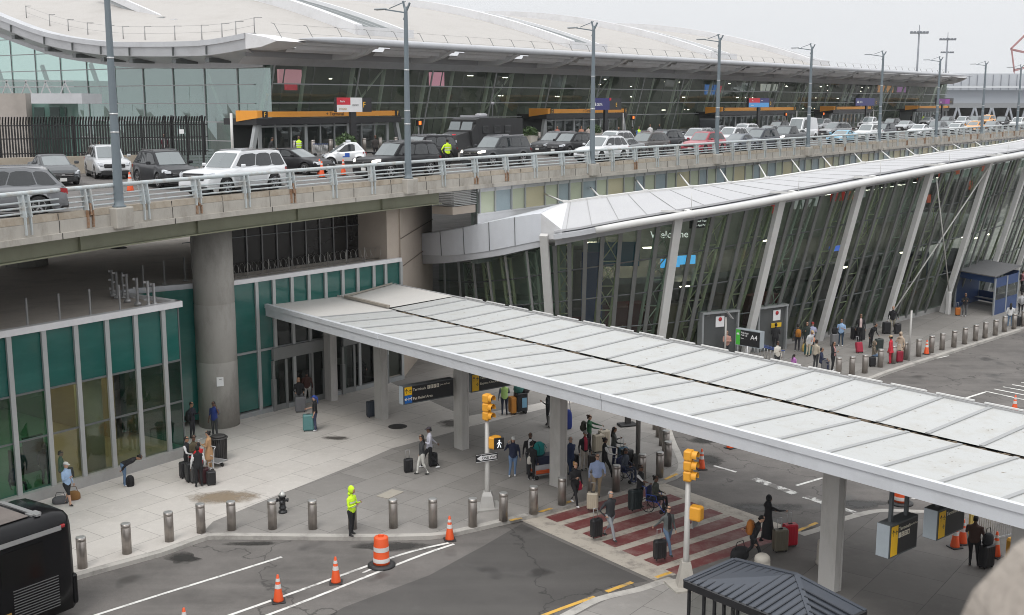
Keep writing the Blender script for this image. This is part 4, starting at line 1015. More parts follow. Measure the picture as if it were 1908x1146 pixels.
b = MB(); e0 = nf[-1]; b.loft([[Kp(e0, 2.5, interp(NBOT, e0)), Kp(e0, 2.6, interp(NTOP, e0)), Kp(e0, -1.6, interp(NTOP, e0) + .12), Kp(e0, 1.2, 7.2)], [Kp(2.80, 3.1, tz(2.8) - .2), Kp(2.80, 3.1, tz(2.8) + .27), Kp(2.80, -1.5, rear_z(2.8)), Kp(2.80, 1.5, 7.4)]], 0, True, True); piece(b, 'nose_slope', METAL_W)
sweep([(-.5, lambda a: interp(GT, a) - .04), (2.45, lambda a: interp(GT, a) + .1), (2.45, lambda a: max(interp(NBOT, a), interp(GT, a) + .2) + .03), (-.9, lambda a: interp(GT, a) + .7)], nf, 'nose_soffit', METAL)
# struts from the roof edge up to the wall
for i, (u, v, u2, v2) in enumerate(((1028, 392, 1012, 361), (1119, 379, 1098, 349), (1204, 365, 1183, 335), (1286, 353, 1264, 324), (1359, 341, 1338, 313), (1428, 330, 1411, 305), (1494, 320, 1472, 295), (1551, 311, 1530, 287), (1609, 300, 1590, 278), (1663, 293, 1640, 271), (1708, 286, 1687, 262), (1753, 280, 1733, 256), (1794, 274, 1774, 251), (1832, 268, 1816, 246))):
    aa = min([2.75 + .02 * k for k in range(440)], key=lambda a: abs(CX + F * (lambda p: p[0] / (p[1] * CP - (p[2] - CAMH) * SP))(Kp(a, -1.5, rear_z(a))) - u))
    pw = swt(u2, v2)
    if pw is None: continue
    q, d = sw.at(pw[0]); b = MB(); b.tube([Kp(aa, -1.5, rear_z(aa)), (q[0] + d[1] * .1, q[1] - d[0] * .1, min(pw[1], 10.45))], .055, 6); b.box(Kp(aa, -1.5, rear_z(aa) + .08), (.3, .3, .12)); kid(b, 'roof_strut', WHITEM, LT)
# interior
b = MB(); b.loft([[Kp(a, -.7, .03), Kp(a, -12, .03)] for a in st], 0, False, False, False, closed=False); piece(b, 'interior_floor', mat('hall floor', (.20, .19, .17), .3, var=.2, scale=.3))
b = MB(); b.loft([[Kp(a, -11.5, 0), Kp(a, -11.5, 9), ] for a in st], 0, False, False, False, closed=False); b.loft([[Kp(a, -11.5, 8.6 if a > 3.4 else interp(GT, a) + .05), Kp(a, 1.8, interp(GT, a) + .05)] for a in st], 0, False, False, False, closed=False); piece(b, 'interior_wall', mat('hall wall', (.19, .205, .185), .8, var=.6, scale=.35))
b = MB(); b.loft([[Kp(a, -3.5, 4.2), Kp(a, -11.5, 4.2), Kp(a, -11.5, 4.6), Kp(a, -3.5, 4.6)] for a in st[26:]], 0, True, True); piece(b, 'mezzanine', mat('mezzanine edge', (.2, .2, .19), .7, var=.2))
b = MB(); nw = [.02 + .13 * k for k in range(21)]; b.loft([[Kp(a, -4.2, .05), Kp(a, -4.2, interp(GT, a) - .05)] for a in nw], 0, False, False, False, closed=False); b.loft([[Kp(a, -4.2, 2.9), Kp(a, -2.6, 2.9), Kp(a, -2.6, 3.15), Kp(a, -4.2, 3.15)] for a in nw], 0, True, True); piece(b, 'nose_wall', mat('pale green wall', (.42, .50, .44), .7, var=.2, scale=.5))
OLT = mat('yellow green truss', (.52, .52, .36), .5, var=.1)
for j in range(21):
    a = .6 + .54 * j; zt_ = interp(GT, a) * .98; b = MB(); d = .09
    p0, p1, q0, q1 = Kp(a - d, -1.6, 0), Kp(a - d + .05, gk(a, 1) - .7, zt_), Kp(a + d, -1.6, 0), Kp(a + d + .05, gk(a, 1) - .7, zt_)
    b.tube([p0, p1], .10, 6); b.tube([q0, q1], .10, 6)
    for s in range(5):
        f0, f1 = s / 5, (s + 1) / 5
        b.tube([lerp(p0, p1, f0), lerp(q0, q1, f1)], .035, 4); b.tube([lerp(q0, q1, f0), lerp(p0, p1, f1)], .035, 4); b.tube([lerp(p0, p1, f1), lerp(q0, q1, f1)], .04, 4)
    piece(b, 'lattice_truss', OLT if j % 3 else TRUSS)
rnd = random.Random(9)
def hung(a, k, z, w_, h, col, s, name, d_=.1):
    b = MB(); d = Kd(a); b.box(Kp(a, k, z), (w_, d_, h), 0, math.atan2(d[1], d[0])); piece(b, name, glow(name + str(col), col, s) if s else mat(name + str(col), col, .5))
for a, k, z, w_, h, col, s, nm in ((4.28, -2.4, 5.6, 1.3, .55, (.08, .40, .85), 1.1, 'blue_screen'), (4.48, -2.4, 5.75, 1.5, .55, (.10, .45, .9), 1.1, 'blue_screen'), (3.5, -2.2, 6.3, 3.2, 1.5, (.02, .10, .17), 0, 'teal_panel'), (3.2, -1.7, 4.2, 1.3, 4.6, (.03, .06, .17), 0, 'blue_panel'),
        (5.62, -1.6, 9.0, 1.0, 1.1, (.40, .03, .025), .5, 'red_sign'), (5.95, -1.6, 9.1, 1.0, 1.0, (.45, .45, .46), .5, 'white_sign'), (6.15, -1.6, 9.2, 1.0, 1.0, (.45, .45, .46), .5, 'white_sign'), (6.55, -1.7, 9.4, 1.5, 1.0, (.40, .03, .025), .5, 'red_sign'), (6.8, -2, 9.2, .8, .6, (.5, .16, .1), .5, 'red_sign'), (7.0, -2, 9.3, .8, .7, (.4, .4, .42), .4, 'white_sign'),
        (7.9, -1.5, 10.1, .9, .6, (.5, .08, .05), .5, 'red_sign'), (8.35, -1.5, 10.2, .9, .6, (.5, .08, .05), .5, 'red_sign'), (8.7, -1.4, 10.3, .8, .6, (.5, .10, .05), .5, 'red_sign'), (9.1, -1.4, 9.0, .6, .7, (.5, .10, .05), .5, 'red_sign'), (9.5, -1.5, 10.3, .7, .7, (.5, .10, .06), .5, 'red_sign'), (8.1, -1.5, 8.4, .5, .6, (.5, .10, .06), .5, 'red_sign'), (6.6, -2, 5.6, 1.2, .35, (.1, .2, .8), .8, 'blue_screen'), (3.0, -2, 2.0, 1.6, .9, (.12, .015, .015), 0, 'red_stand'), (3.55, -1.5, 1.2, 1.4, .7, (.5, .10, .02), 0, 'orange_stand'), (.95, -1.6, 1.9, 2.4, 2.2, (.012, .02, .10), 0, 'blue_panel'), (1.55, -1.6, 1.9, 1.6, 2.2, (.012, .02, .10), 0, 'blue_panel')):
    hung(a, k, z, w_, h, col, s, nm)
for j in range(14):
    a = rnd.uniform(3.0, 11); hung(a, rnd.uniform(-9, -2.5), rnd.choice((3.9, 3.9, 6.5)) if a > 3 else 3.6, .7, .05, (1.0, .88, .66), 14, 'hall_lamp', .25)
b = MB(); c = MB()  # added fill lamp row brightening the hall; covers hide its glowing tops
for j in range(17):
    a = 3.4 + .5 * j; d = Kd(a); zc = min(8.4, interp(GT, a) - .1)
    for k in (-9,): b.box(Kp(a, k, zc), (2.4, .5, .03), 0, math.atan2(d[1], d[0])); c.box(Kp(a, k, zc + .10), (2.7, .8, .14), 0, math.atan2(d[1], d[0]))
piece(c, 'fill_lamp_cover', ALU_D); piece(b, 'ceiling_and_fill_lights', glow('hall fill lamp', (1.0, .93, .8), 7))
for j in range(16):
    a = 3.2 + j * .5; hung(a, -6 - (j % 3), 1.1, 2.4, 2.2, rnd.choice(((.05, .05, .05), (.12, .10, .07), (.03, .05, .09), (.10, .02, .02), (.08, .10, .09))), 0, 'hall_stand', 1.2)
# welcome lettering seen behind the glass
a = 3.95; d = Kd(a)
for w_, aa, z in (('Welcome', 3.9, 7.35),):
    o = text(w_, .62, glow('lit letters', (.9, .9, .9), 1.0), None, frame(Kp(aa, -1.2, z), Kd(aa) + (0,), (Kd(aa)[1], -Kd(aa)[0], 0)), 'wall_lettering'); pin(o, LT)
b = MB(); aa = 4.5; b.box(Kp(aa, -.9, 8.2), (1.5, .1, .6), 0, math.atan2(Kd(aa)[1], Kd(aa)[0])); piece(b, 'hanging_sign', BLACKP)
for k, w_ in enumerate(('Ground Transport', 'Ride App Pick Up')):
    o = text(w_, .17, glow('lit letters', (.9, .9, .9), 1.0), None, frame(Kp(aa - .10, -.82, 8.28 - .25 * k), Kd(aa) + (0,), (Kd(aa)[1], -Kd(aa)[0], 0)), 'wall_lettering'); pin(o, LT)
# doors in the glass at two places
for ad, w_ in ((4.62, 2.6), (5.28, 2.4)):
    d = Kd(ad); an = math.atan2(d[1], d[0]); b = MB()
    for q in (-w_ / 2, w_ / 2): p = Kp(ad, .35, 0); b.box((p[0] + d[0] * q, p[1] + d[1] * q, 1.4), (.12, .5, 2.8), 0, an)
    b.box(Kp(ad, .35, 2.85), (w_ + .12, .6, .12), 0, an); piece(b, 'door_portal', ALU)
    b = MB(); b.box(Kp(ad, .4, 1.4), (w_, .04, 2.7), 0, an); piece(b, 'door_leaf', mat('smoked door', (.09, .095, .095), .2))
    b = MB(); b.box(Kp(ad + (.06 if ad > 5 else -.0), .48, 2.25), (.62, .04, .66), 0, an); o = piece(b, 'door_notice', WHITEP)
    b = MB(); q = Kp(ad + (.06 if ad > 5 else -.0), .51, 2.4); b.tube([q, (q[0] + d[1] * .01, q[1] - d[0] * .01, q[2])], .13, 16); piece(b, 'no_entry_mark', mat('sign red', (.45, .02, .025), .5))
    if ad > 5: b = MB(); b.box(Kp(ad + .06, .48, 1.62), (.85, .04, .28), 0, an); piece(b, 'door_notice', mat('sign yellow', (.72, .47, .03), .5))
# stay cables of the far columns
for c, (u, v), lab in ((8.1, (1660, 585), 'slanting'), (7.05, (1751, 560), 'upright')):
    pass
CAB = mat('white cable', (.62, .61, .58), .5, var=.05)
top_ = Kp(8.1, 2.9, tz(8.1) - .55); ft = P(1664, 585, .0); ft2 = P(1748, 584, 0)
t = thing('stay_cable', 'long white diagonal stay cable crossing the raking columns of the arrivals hall', 'stay cable', top_)
b = MB(); b.tube([top_, Kp(7.08, .6, 1.2)], .05, 6); kid(b, 'cable', CAB, t); m_ = lerp(top_, Kp(7.08, .6, 1.2), .55); b = MB(); b.tube([lerp(top_, Kp(7.08, .6, 1.2), .53), m_], .09, 8); kid(b, 'turnbuckle', STEEL, t)
tp2 = Kp(7.13, 2.95, tz(7.13) - .9); f2 = Kp(8.03, .75, 0)
t = thing('stay_cable', 'thin white near upright stay cable ending on a short anchor post by the hall', 'stay cable', tp2)
b = MB(); b.tube([tp2, (f2[0], f2[1], 1.7)], .045, 6); kid(b, 'cable', CAB, t)
b = MB(); b.box((f2[0], f2[1], .85), (.32, .32, 1.7), 0, .7, .05); kid(b, 'anchor_post', WHITEM, t)
# ---------------------------------------------------------------- walkway canopy
ZC = 5.5; ZV = 5.32
CF = P(493, 567, ZC)[:2]; q_ = P(1908, 945, ZC); l_ = math.hypot(q_[0] - CF[0], q_[1] - CF[1]); CSD = ((q_[0] - CF[0]) / l_, (q_[1] - CF[1]) / l_); CWD = (-CSD[1], CSD[0])
def sw_(u, v, z): p = P(u, v, z); return ((p[0] - CF[0]) * CSD[0] + (p[1] - CF[1]) * CSD[1], (p[0] - CF[0]) * CWD[0] + (p[1] - CF[1]) * CWD[1])
def W(s, w_, z): return (CF[0] + CSD[0] * s + CWD[0] * w_, CF[1] + CSD[1] * s + CWD[1] * w_, z)
CAN = thing('walkway_canopy', 'long white ribbed metal canopy over the walkway crossing to the island', 'canopy', CF + (0,))
def corrugated(name):
    m = mat(name, (.43, .437, .43), .55, var=.05, scale=.8, dirt=(.38, .37, .34), dscale=1.3, damt=.85)
    nt = m.node_tree; N, L = nt.nodes, nt.links; B = N['Principled BSDF']
    tc = N.new('ShaderNodeTexCoord'); mp = N.new('ShaderNodeMapping'); mp.inputs['Rotation'].default_value = (0, 0, math.radians(49.9))
    wv = N.new('ShaderNodeTexWave'); wv.bands_direction = 'X'; wv.inputs['Scale'].default_value = 3.6; wv.wave_profile = 'SAW'
    L.new(tc.outputs['Object'], mp.inputs['Vector']); L.new(mp.outputs['Vector'], wv.inputs['Vector'])
    bp = N.new('ShaderNodeBump'); bp.inputs['Strength'].default_value = .35; bp.inputs['Distance'].default_value = .015
    L.new(wv.outputs['Fac'], bp.inputs['Height']); L.new(bp.outputs['Normal'], B.inputs['Normal'])
    v = N.new('ShaderNodeTexNoise'); v.inputs['Scale'].default_value = 6; v.inputs['Detail'].default_value = 6
    r = N.new('ShaderNodeMapRange'); r.inputs['From Min'].default_value = .665; r.inputs['From Max'].default_value = .72; L.new(tc.outputs['Object'], v.inputs['Vector']); L.new(v.outputs['Fac'], r.inputs['Value'])
    x = N.new('ShaderNodeMix'); x.data_type = 'RGBA'; s_ = B.inputs['Base Color'].links[0].from_socket
    L.new(s_, x.inputs['A']); x.inputs['B'].default_value = (.16, .13, .09, 1); L.new(r.outputs['Result'], x.inputs['Factor']); L.new(x.outputs['Result'], B.inputs['Base Color'])
    return m
CORR = corrugated('ribbed white sheet')
SW_ = 60.0; S0 = sw_(592, 592, ZC)[0]; S1_ = sw_(842, 553, ZC)[0]; GW = sw_(1000, 640, ZV)[1]; WD_ = sw_(1420, 675, ZC)[1]; EX = sw_(742, 527, ZC)[0]; WD_ = 8.75
def cyard(b, s0, s1, w0, w1, z0, z1): b.quad(W(s0, w0, z0), W(s1, w0, z0), W(s1, w1, z1), W(s0, w1, z1))
b = MB(); cyard(b, S0, SW_, .05, GW - .14, ZC, ZV); kid(b, 'front_roof_sheet', CORR, CAN)
b = MB(); cyard(b, S1_, SW_, GW + .14, WD_ - .05, ZV, ZC - .02); kid(b, 'rear_roof_sheet', CORR, CAN)
b = MB(); b.quad(W(.1, .05, ZC - .02), W(S0, .05, ZC - .02), W(S0, GW, ZV), W(EX * .4, GW, ZV)); b.quad(W(EX * GW / WD_, GW, ZV + .05), W(S1_, GW, ZV + .05), W(S1_, WD_ - .05, ZC + .02), W(EX, WD_ - .05, ZC + .02)); b.quad(W(EX * .4, GW, ZV), W(S1_, GW, ZV), W(S1_, GW, ZV + .1), W(EX * .4, GW, ZV + .1)); kid(b, 'roof_membrane', mat('pale membrane', (.52, .505, .48), .8, var=.05, dirt=(.50, .47, .43), damt=.4), CAN)
b = MB(); b.beam(W(EX * .45 + .9, GW, ZV + .12), W(S1_, GW, ZV + .12), .16, .12); b.beam(W(EX * .45 + .9, GW, ZV + .12), W(EX + .4, WD_ - .3, ZC + .1), .10, .06); kid(b, 'membrane_kerb', mat('kerb brown', (.30, .27, .23), .8), CAN)
b = MB(); cyard(b, S0, SW_, GW - .14, GW + .14, ZV - .07, ZV - .07); kid(b, 'valley_gutter', mat('gutter debris', (.13, .105, .08), .95, var=.5, scale=3, dirt=(.05, .04, .03), dscale=5, damt=.9), CAN)
rnd = random.Random(2)
b = MB()
for k in range(260):
    s = S0 + rnd.random() * (SW_ - S0 - 3); w_ = rnd.uniform(-.13, .13); b.ell(W(s, GW + w_, ZV - .05), (rnd.uniform(.06, .24), rnd.uniform(.03, .09), .05), 5, 4)
tag(kid(b, 'leaf_litter', mat('leaf litter', (.12, .09, .06), .95, var=.5, scale=8), CAN), kind='stuff')
SEAM = mat('seam cap', (.30, .305, .305), .5, var=.08)
k = 0; s = S0
while s < SW_:
    b = MB(); b.beam(W(s, .1, ZC + .01), W(s, GW - .15, ZV + .01), .15, .05); kid(b, 'seam_cap', SEAM, CAN)
    if s > S1_ - .4: b = MB(); b.beam(W(s + .5, GW + .15, ZV + .01), W(s + .5, WD_ - .1, ZC - .01), .15, .05); kid(b, 'seam_cap', SEAM, CAN)
    s += 1.76; k += 1
FASC = mat('silver fascia', (.60, .615, .64), .45, .1, var=.05, scale=.5, dirt=(.38, .38, .38), damt=.3)
b = MB()
SB = sw_(706, 624, ZC)[0]
for s0, s1, o_ in ((0, SB, .03), (SB, 24, 0), (24.02, 40, 0), (40.02, SW_, 0)):
    b.loft([[W(s, -.02 - o_, ZC - .56), W(s, -.02 - o_, ZC - .18), W(s, -.07 - o_, ZC - .16), W(s, -.07 - o_, ZC + .05), W(s, .10, ZC + .05), W(s, .10, ZC - .56)] for s in (s0, s1)], 0, True, True)
kid(b, 'front_fascia', FASC, CAN)
b = MB(); b.loft([[W(s, WD_ + .02, ZC - .56), W(s, WD_ + .02, ZC + .04), W(s, WD_ - .10, ZC + .04), W(s, WD_ - .10, ZC - .56)] for s in (EX, SW_)], 0, True, True); b.beam(W(-.02, 0, ZC - .24), W(EX - .02, WD_, ZC - .24), .14, .60); b.beam(W(SW_, 0, ZC - .25), W(SW_, WD_, ZC - .25), .14, .60); kid(b, 'rear_fascia', mat('grey fascia', (.33, .33, .33), .5, var=.08), CAN)
b = MB()
for k in range(40):
    s = S0 + .25 + 1.76 * k
    if s < SW_ - 2: b.beam(W(s, WD_ - .02, ZC + .09), W(s + 1.4, WD_ - .02, ZC + .09), .06, .05)
kid(b, 'rear_edge_rail', WHITEM, CAN)
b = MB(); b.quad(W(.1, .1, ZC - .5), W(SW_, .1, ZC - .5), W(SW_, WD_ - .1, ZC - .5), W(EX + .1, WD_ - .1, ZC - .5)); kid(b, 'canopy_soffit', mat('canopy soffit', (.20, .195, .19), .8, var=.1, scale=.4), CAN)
WCOL = mat('white column paint', (.47, .455, .435), .6, var=.1, scale=1.0, dirt=(.28, .26, .23), dscale=1.2, damt=.55, stretch=(1, 1, .3))
def wcol(s, w_):
    b = MB(); c = W(s, w_, 0); rz = math.atan2(CWD[1], CWD[0])
    b.box((c[0], c[1], ZC / 2 - .26), (.30, .56, ZC - .52), 0, rz); 
    for q in (-.17, .17): b.box((c[0] + CWD[0] * q, c[1] + CWD[1] * q, ZC / 2 - .26), (.06, .62, ZC - .52), 0, rz)
    kid(b, 'column', WCOL, CAN)
for u, v in ((618, 745), (711, 780), (860, 835), (1040, 905), (1545, 1098)):
    p = P(u, v); s, w_c = sw_(u, v, 0); wcol(s, w_c)
wcol(s + 6.2, w_c)
# ---------------------------------------------------------------- vehicles
CGLASS = mat('car glass', (.012, .015, .017), .04, var=.1, spec=.9)
CGLASS2 = mat('windscreen glass', (.13, .15, .155), .05, var=.1, spec=1.0)  # pale base colour stands in for sky reflected in the windscreen
TYRE = mat('tyre rubber', (.018, .018, .018), .85, var=.2)
RIM = mat('alloy rim', (.42, .42, .43), .3, .8, var=.08)
RIMD = mat('dark rim', (.03, .03, .032), .35, .5)
TRIM = mat('black plastic trim', (.02, .02, .021), .55, var=.15)
LENS = mat('headlamp lens', (.55, .57, .6), .1, .3, spec=.9)
LENSON = glow('lit headlamp', (1, .95, .85), 3)
TAIL = mat('tail lamp red', (.30, .012, .015), .2, spec=.8)
PLATE = mat('number plate', (.62, .62, .60), .5)
CHROME = mat('chrome', (.5, .5, .51), .15, .9)
PAINTS = {}
def paint(c, metal=.35):
    k = tuple(c)
    if k not in PAINTS: PAINTS[k] = mat('car paint %d' % len(PAINTS), c, .35, metal if sum(c) > .3 else 0, var=.03, scale=2, coat=.6 if sum(c) > .3 else .05, spec=.5 if sum(c) > .3 else .2, dirt=tuple(min(1, x * .8 + .02) for x in c), dscale=2, damt=.3)
    return PAINTS[k]
WH, SI, GR, DG, BK, NV, RD, LB, OR = (.66, .67, .68), (.36, .375, .385), (.16, .165, .17), (.055, .058, .062), (.012, .012, .014), (.03, .04, .07), (.36, .035, .055), (.22, .46, .60), (.72, .30, .03)
KINDS = {
 # L, W, H, wheel radius, front axle, rear axle, lower-body top line, greenhouse base (rear, front), roof (rear, front), side windows
 'sedan': (4.85, 1.85, 1.46, .335, 1.48, -1.38, [(-2.42, .62), (-2.36, .92), (-2.1, 1.04), (-1.5, 1.05), (0, .99), (1.0, .98), (1.7, .88), (2.2, .74), (2.38, .58), (2.42, .45)], (-1.85, 1.12), (-.95, .15), [(.14, .48), (.495, .86)]),
 'suv': (4.8, 1.92, 1.76, .37, 1.50, -1.40, [(-2.40, .60), (-2.36, 1.02), (-2.25, 1.12), (0, 1.10), (1.0, 1.10), (1.7, 1.02), (2.2, .90), (2.36, .66), (2.40, .5)], (-2.3, 1.10), (-1.75, .30), [(.05, .26), (.275, .585), (.60, .92)]),
 'large_suv': (5.5, 2.06, 1.93, .42, 1.72, -1.60, [(-2.75, .65), (-2.72, 1.10), (-2.6, 1.20), (0, 1.20), (1.1, 1.20), (2.0, 1.15), (2.55, 1.06), (2.72, .8), (2.75, .5)], (-2.68, 1.15), (-2.35, .45), [(.03, .28), (.295, .605), (.62, .94)]),
 'pickup': (5.8, 2.03, 1.92, .41, 1.85, -1.80, [(-2.9, .65), (-2.88, 1.15), (-2.8, 1.22), (-.9, 1.22), (1.1, 1.16), (2.0, 1.12), (2.7, 1.04), (2.87, .8), (2.9, .5)], (-.95, 1.15), (-.75, .35), [(.05, .48), (.52, .92)]),
 'minivan': (5.1, 1.98, 1.77, .35, 1.55, -1.45, [(-2.55, .60), (-2.5, 1.0), (-2.4, 1.10), (0, 1.06), (1.2, 1.04), (1.9, .94), (2.4, .76), (2.52, .6), (2.55, .45)], (-2.45, 1.45), (-2.05, .45), [(.04, .295), (.31, .61), (.625, .92)]),
 'coupe': (4.6, 1.85, 1.33, .34, 1.42, -1.30, [(-2.30, .60), (-2.24, .90), (-2.0, 1.0), (-1.3, 1.0), (0, .93), (.9, .92), (1.6, .84), (2.1, .70), (2.27, .55), (2.30, .42)], (-1.75, 1.05), (-.75, .05), [(.22, .82)]),
 'microcar': (2.7, 1.56, 1.55, .30, .95, -.90, [(-1.35, .55), (-1.32, .95), (-1.2, 1.08), (0, .98), (.75, .94), (1.12, .80), (1.30, .62), (1.35, .45)], (-1.28, .92), (-.85, -.05), [(.30, .85)]),
 'van': (5.6, 2.05, 2.45, .36, 1.85, -1.75, [(-2.8, .55), (-2.78, 1.1), (-2.7, 1.2), (0, 1.2), (1.5, 1.18), (2.2, 1.08), (2.65, .9), (2.78, .65), (2.8, .45)], (-2.75, 1.75), (-2.6, .95), [(.70, .92)]),
}
CARDATA = {}
def wheel_meshes(r):
    b = MB(); w_ = .12
    prof = [(r * .62, -w_), (r * .93, -w_), (r, -w_ * .6), (r, w_ * .6), (r * .93, w_), (r * .62, w_)]
    b.loft([[(q * math.cos(2 * PI * k / 20), y, q * math.sin(2 * PI * k / 20)) for k in range(20)] for q, y in prof], 0, True, True, True)
    c = MB()
    for sg in (-1, 1):
        y = sg * (w_ - .02); c.loft([[(q * math.cos(2 * PI * k / 16), yy, q * math.sin(2 * PI * k / 16)) for k in range(16)] for q, yy in ((r * .66, y + sg * .03), (r * .60, y + sg * .03), (r * .60, y - sg * .02))], 0)
        for k in range(5):
            a = 2 * PI * k / 5 + .3; c.beam((r * .08 * math.cos(a), y + sg * .022, r * .08 * math.sin(a)), (r * .62 * math.cos(a), y + sg * .022, r * .62 * math.sin(a)), r * .17, .03, 0, (0, 1, 0))
        c.loft([[(r * .12 * math.cos(2 * PI * k / 8), yy, r * .12 * math.sin(2 * PI * k / 8)) for k in range(8)] for yy in (y, y + sg * .04)], 0, True, True)
    return b, c
def car_data(kind):
    if kind in CARDATA: return CARDATA[kind]
    L_, W_, H_, r, fa, ra, prof, gb, gr, wins = KINDS[kind]
    topz = lambda x: interp(prof, x)
    def hw(x):
        t = abs(x) / (L_ / 2); return W_ / 2 * (1 - .02 * t - .16 * max(0, (t - .78) / .22) ** 2.2)
    xs = sorted(set([round(-L_ / 2 + L_ * i / 44, 3) for i in range(45)] + [p[0] for p in prof]))
    body = MB(); rings = []; ra_ = r + .07
    for x in xs:
        zb = .24 + (.12 if abs(x) > L_ / 2 - .25 else 0)
        for ax in (fa, ra):
            if abs(x - ax) < ra_: zb = max(zb, r + math.sqrt(ra_ * ra_ - (x - ax) ** 2) * .97)
        zt = max(topz(x), zb + .05); w_ = hw(x); zm = min(max(.62, zb + .04), zt - .03)
        h = [(w_ * .96, zb), (w_, min(zb + .14, zm)), (w_ * 1.0, zm), (w_ * .985, zt - (zt - zm) * .4), (w_ * .93, zt - .03), (w_ * .70, zt + .005), (w_ * .3, zt + .02)]
        rings.append([(x, y, z) for y, z in h] + [(x, -y, z) for y, z in reversed(h)])
    body.loft(rings, 0, True, True, True, closed=False)
    n = len(rings[0]); body.f.append([0] + [0]) ; body.f.pop()
    for e in (0, -1): body.add(rings[e], [list(range(n))], 0)
    # greenhouse
    wb, wr = hw(0) * .92, hw(0) * .74
    zr = H_
    B0 = {'fl': (gb[1], wb * .82, topz(gb[1]) - .02), 'fr': (gb[1], -wb * .82, topz(gb[1]) - .02), 'rl': (gb[0], wb * (.80 if kind in ('sedan', 'coupe') else .95), topz(gb[0]) - .02), 'rr': (gb[0], -wb * (.80 if kind in ('sedan', 'coupe') else .95), topz(gb[0]) - .02)}
    xm = gb[1] - .55; ml_ = (xm, wb, topz(xm) - .02)
    T0 = {'fl': (gr[1], wr * .92, zr - .07), 'fr': (gr[1], -wr * .92, zr - .07), 'rl': (gr[0], wr * .92, zr - .09), 'rr': (gr[0], -wr * .92, zr - .09)}
    g = MB()
    side_b = [lerp(B0['rl'], B0['fl'], t) for t in (0, .33, .66, 1)]; side_t = [lerp(T0['rl'], T0['fl'], t) for t in (0, .33, .66, 1)]
    side_b = [(p[0], p[1] + (wb * .06 if 0 < i < 3 else 0), p[2]) for i, p in enumerate(side_b)]; side_t = [(p[0], p[1] + (wr * .05 if 0 < i < 3 else 0), p[2] + (.04 if 0 < i < 3 else 0)) for i, p in enumerate(side_t)]
    mir = lambda p: (p[0], -p[1], p[2])
    fm_b = (gb[1] + .10, 0, topz(gb[1]) - .02); fm_t = (gr[1] + .06, 0, zr - .03); rm_b = (gb[0] - .05, 0, topz(gb[0]) - .02); rm_t = (gr[0] - .03, 0, zr - .05)
    ringb = side_b + [fm_b] + [mir(p) for p in reversed(side_b)] + [rm_b]; ringt = side_t + [fm_t] + [mir(p) for p in reversed(side_t)] + [rm_t]
    cx_ = (gr[0] + gr[1]) / 2; ringr = [(cx_ + (p[0] - cx_) * .88, p[1] * .86, min(zr, p[2] + .05)) for p in ringt]
    body.loft([ringb, ringt, ringr], 0, False, True, False)
    def patch(quad, u0, u1, v0, v1, off):
        a, b_, c, d = [Vector(q) for q in quad]     # bottom0, bottom1, top1, top0
        f = lambda u, v: (a * (1 - u) + b_ * u) * (1 - v) + (d * (1 - u) + c * u) * v
        nrm = (b_ - a).cross(d - a).normalized()
        if nrm.dot((a + c) / 2 - Vector((cx_, 0, 1))) < 0: nrm = -nrm
        pts = []
        r_ = .10
        for u, v in ((u0 + r_ * (u1 - u0) * .4, v0), (u1 - r_ * (u1 - u0) * .4, v0), (u1, v0 + r_), (u1, v1 - r_), (u1 - r_ * (u1 - u0), v1), (u0 + r_ * (u1 - u0), v1), (u0, v1 - r_), (u0, v0 + r_)): pts.append(tuple(f(u, v) + nrm * off))
        return pts
    parts = []
    for nm, halves in (('windshield', ((side_b[3], fm_b, fm_t, side_t[3]), (fm_b, mir(side_b[3]), mir(side_t[3]), fm_t))), ('rear_window', ((side_b[0], rm_b, rm_t, side_t[0]), (rm_b, mir(side_b[0]), mir(side_t[0]), rm_t)))):
        b = MB(); v0, v1 = (.06, .93) if nm == 'windshield' else (.22, .90)
        for i, h in enumerate(halves):
            p = [Vector(q) for q in h]; nrm = (p[1] - p[0]).cross(p[3] - p[0]).normalized()
            if nrm.dot((p[0] + p[2]) / 2 - Vector((cx_, 0, 1))) < 0: nrm = -nrm
            f = lambda u, v: tuple((p[0] * (1 - u) + p[1] * u) * (1 - v) + (p[3] * (1 - u) + p[2] * u) * v + nrm * .012)
            u0, u1 = (.10, 1.0) if i == 0 else (0, .90)
            b.add([f(u0, v0), f(u1, v0), f(u1, v1), f(u0, v1)], [(0, 1, 2, 3)])
        if not (kind == 'van' and nm == 'rear_window'): parts.append((nm, b, CGLASS2 if nm == 'windshield' else CGLASS, None))
    for sgn in (1, -1):
        ys = lambda p: (p[0], p[1] * sgn, p[2])
        def sp(t, v):
            i = min(2, int(t * 3)); k = t * 3 - i; a = Vector(ys(side_b[i])).lerp(Vector(ys(side_b[i + 1])), k); c = Vector(ys(side_t[i])).lerp(Vector(ys(side_t[i + 1])), k); return a.lerp(c, v) + Vector((0, sgn * .012, .004))
        for w0, w1 in wins:
            b = MB(); pb, pt = [], []
            for j in range(5):
                t = w0 + (w1 - w0) * j / 4; pb.append(tuple(sp(t, .10 if 0 < j < 4 else .16))); pt.append(tuple(sp(t, .88 if 0 < j < 4 else .80)))
            b.loft([pb, pt], 0, False, False, False, closed=False); parts.append(('side_window', b, CGLASS, None))
    # lower trim, underbody
    b = MB(); b.box((0, 0, .30), (L_ * .93, W_ * .80, .22)); b.box((0, 0, .55), (L_ * .82, W_ * .66, .4))
    for sgn in (-1, 1): b.box(((fa + ra) / 2, sgn * (hw(0) - .0), .30), (fa - ra - 2 * r - .25, .05, .16))
    b.box((L_ / 2 - .10, 0, .36), (.24, W_ * .74, .20)); b.box((-L_ / 2 + .10, 0, .40), (.24, W_ * .76, .22)); parts.append(('underbody', b, TRIM, None))
    # face
    hz = topz(L_ / 2 - .22) - .12; xg = L_ / 2 - .02
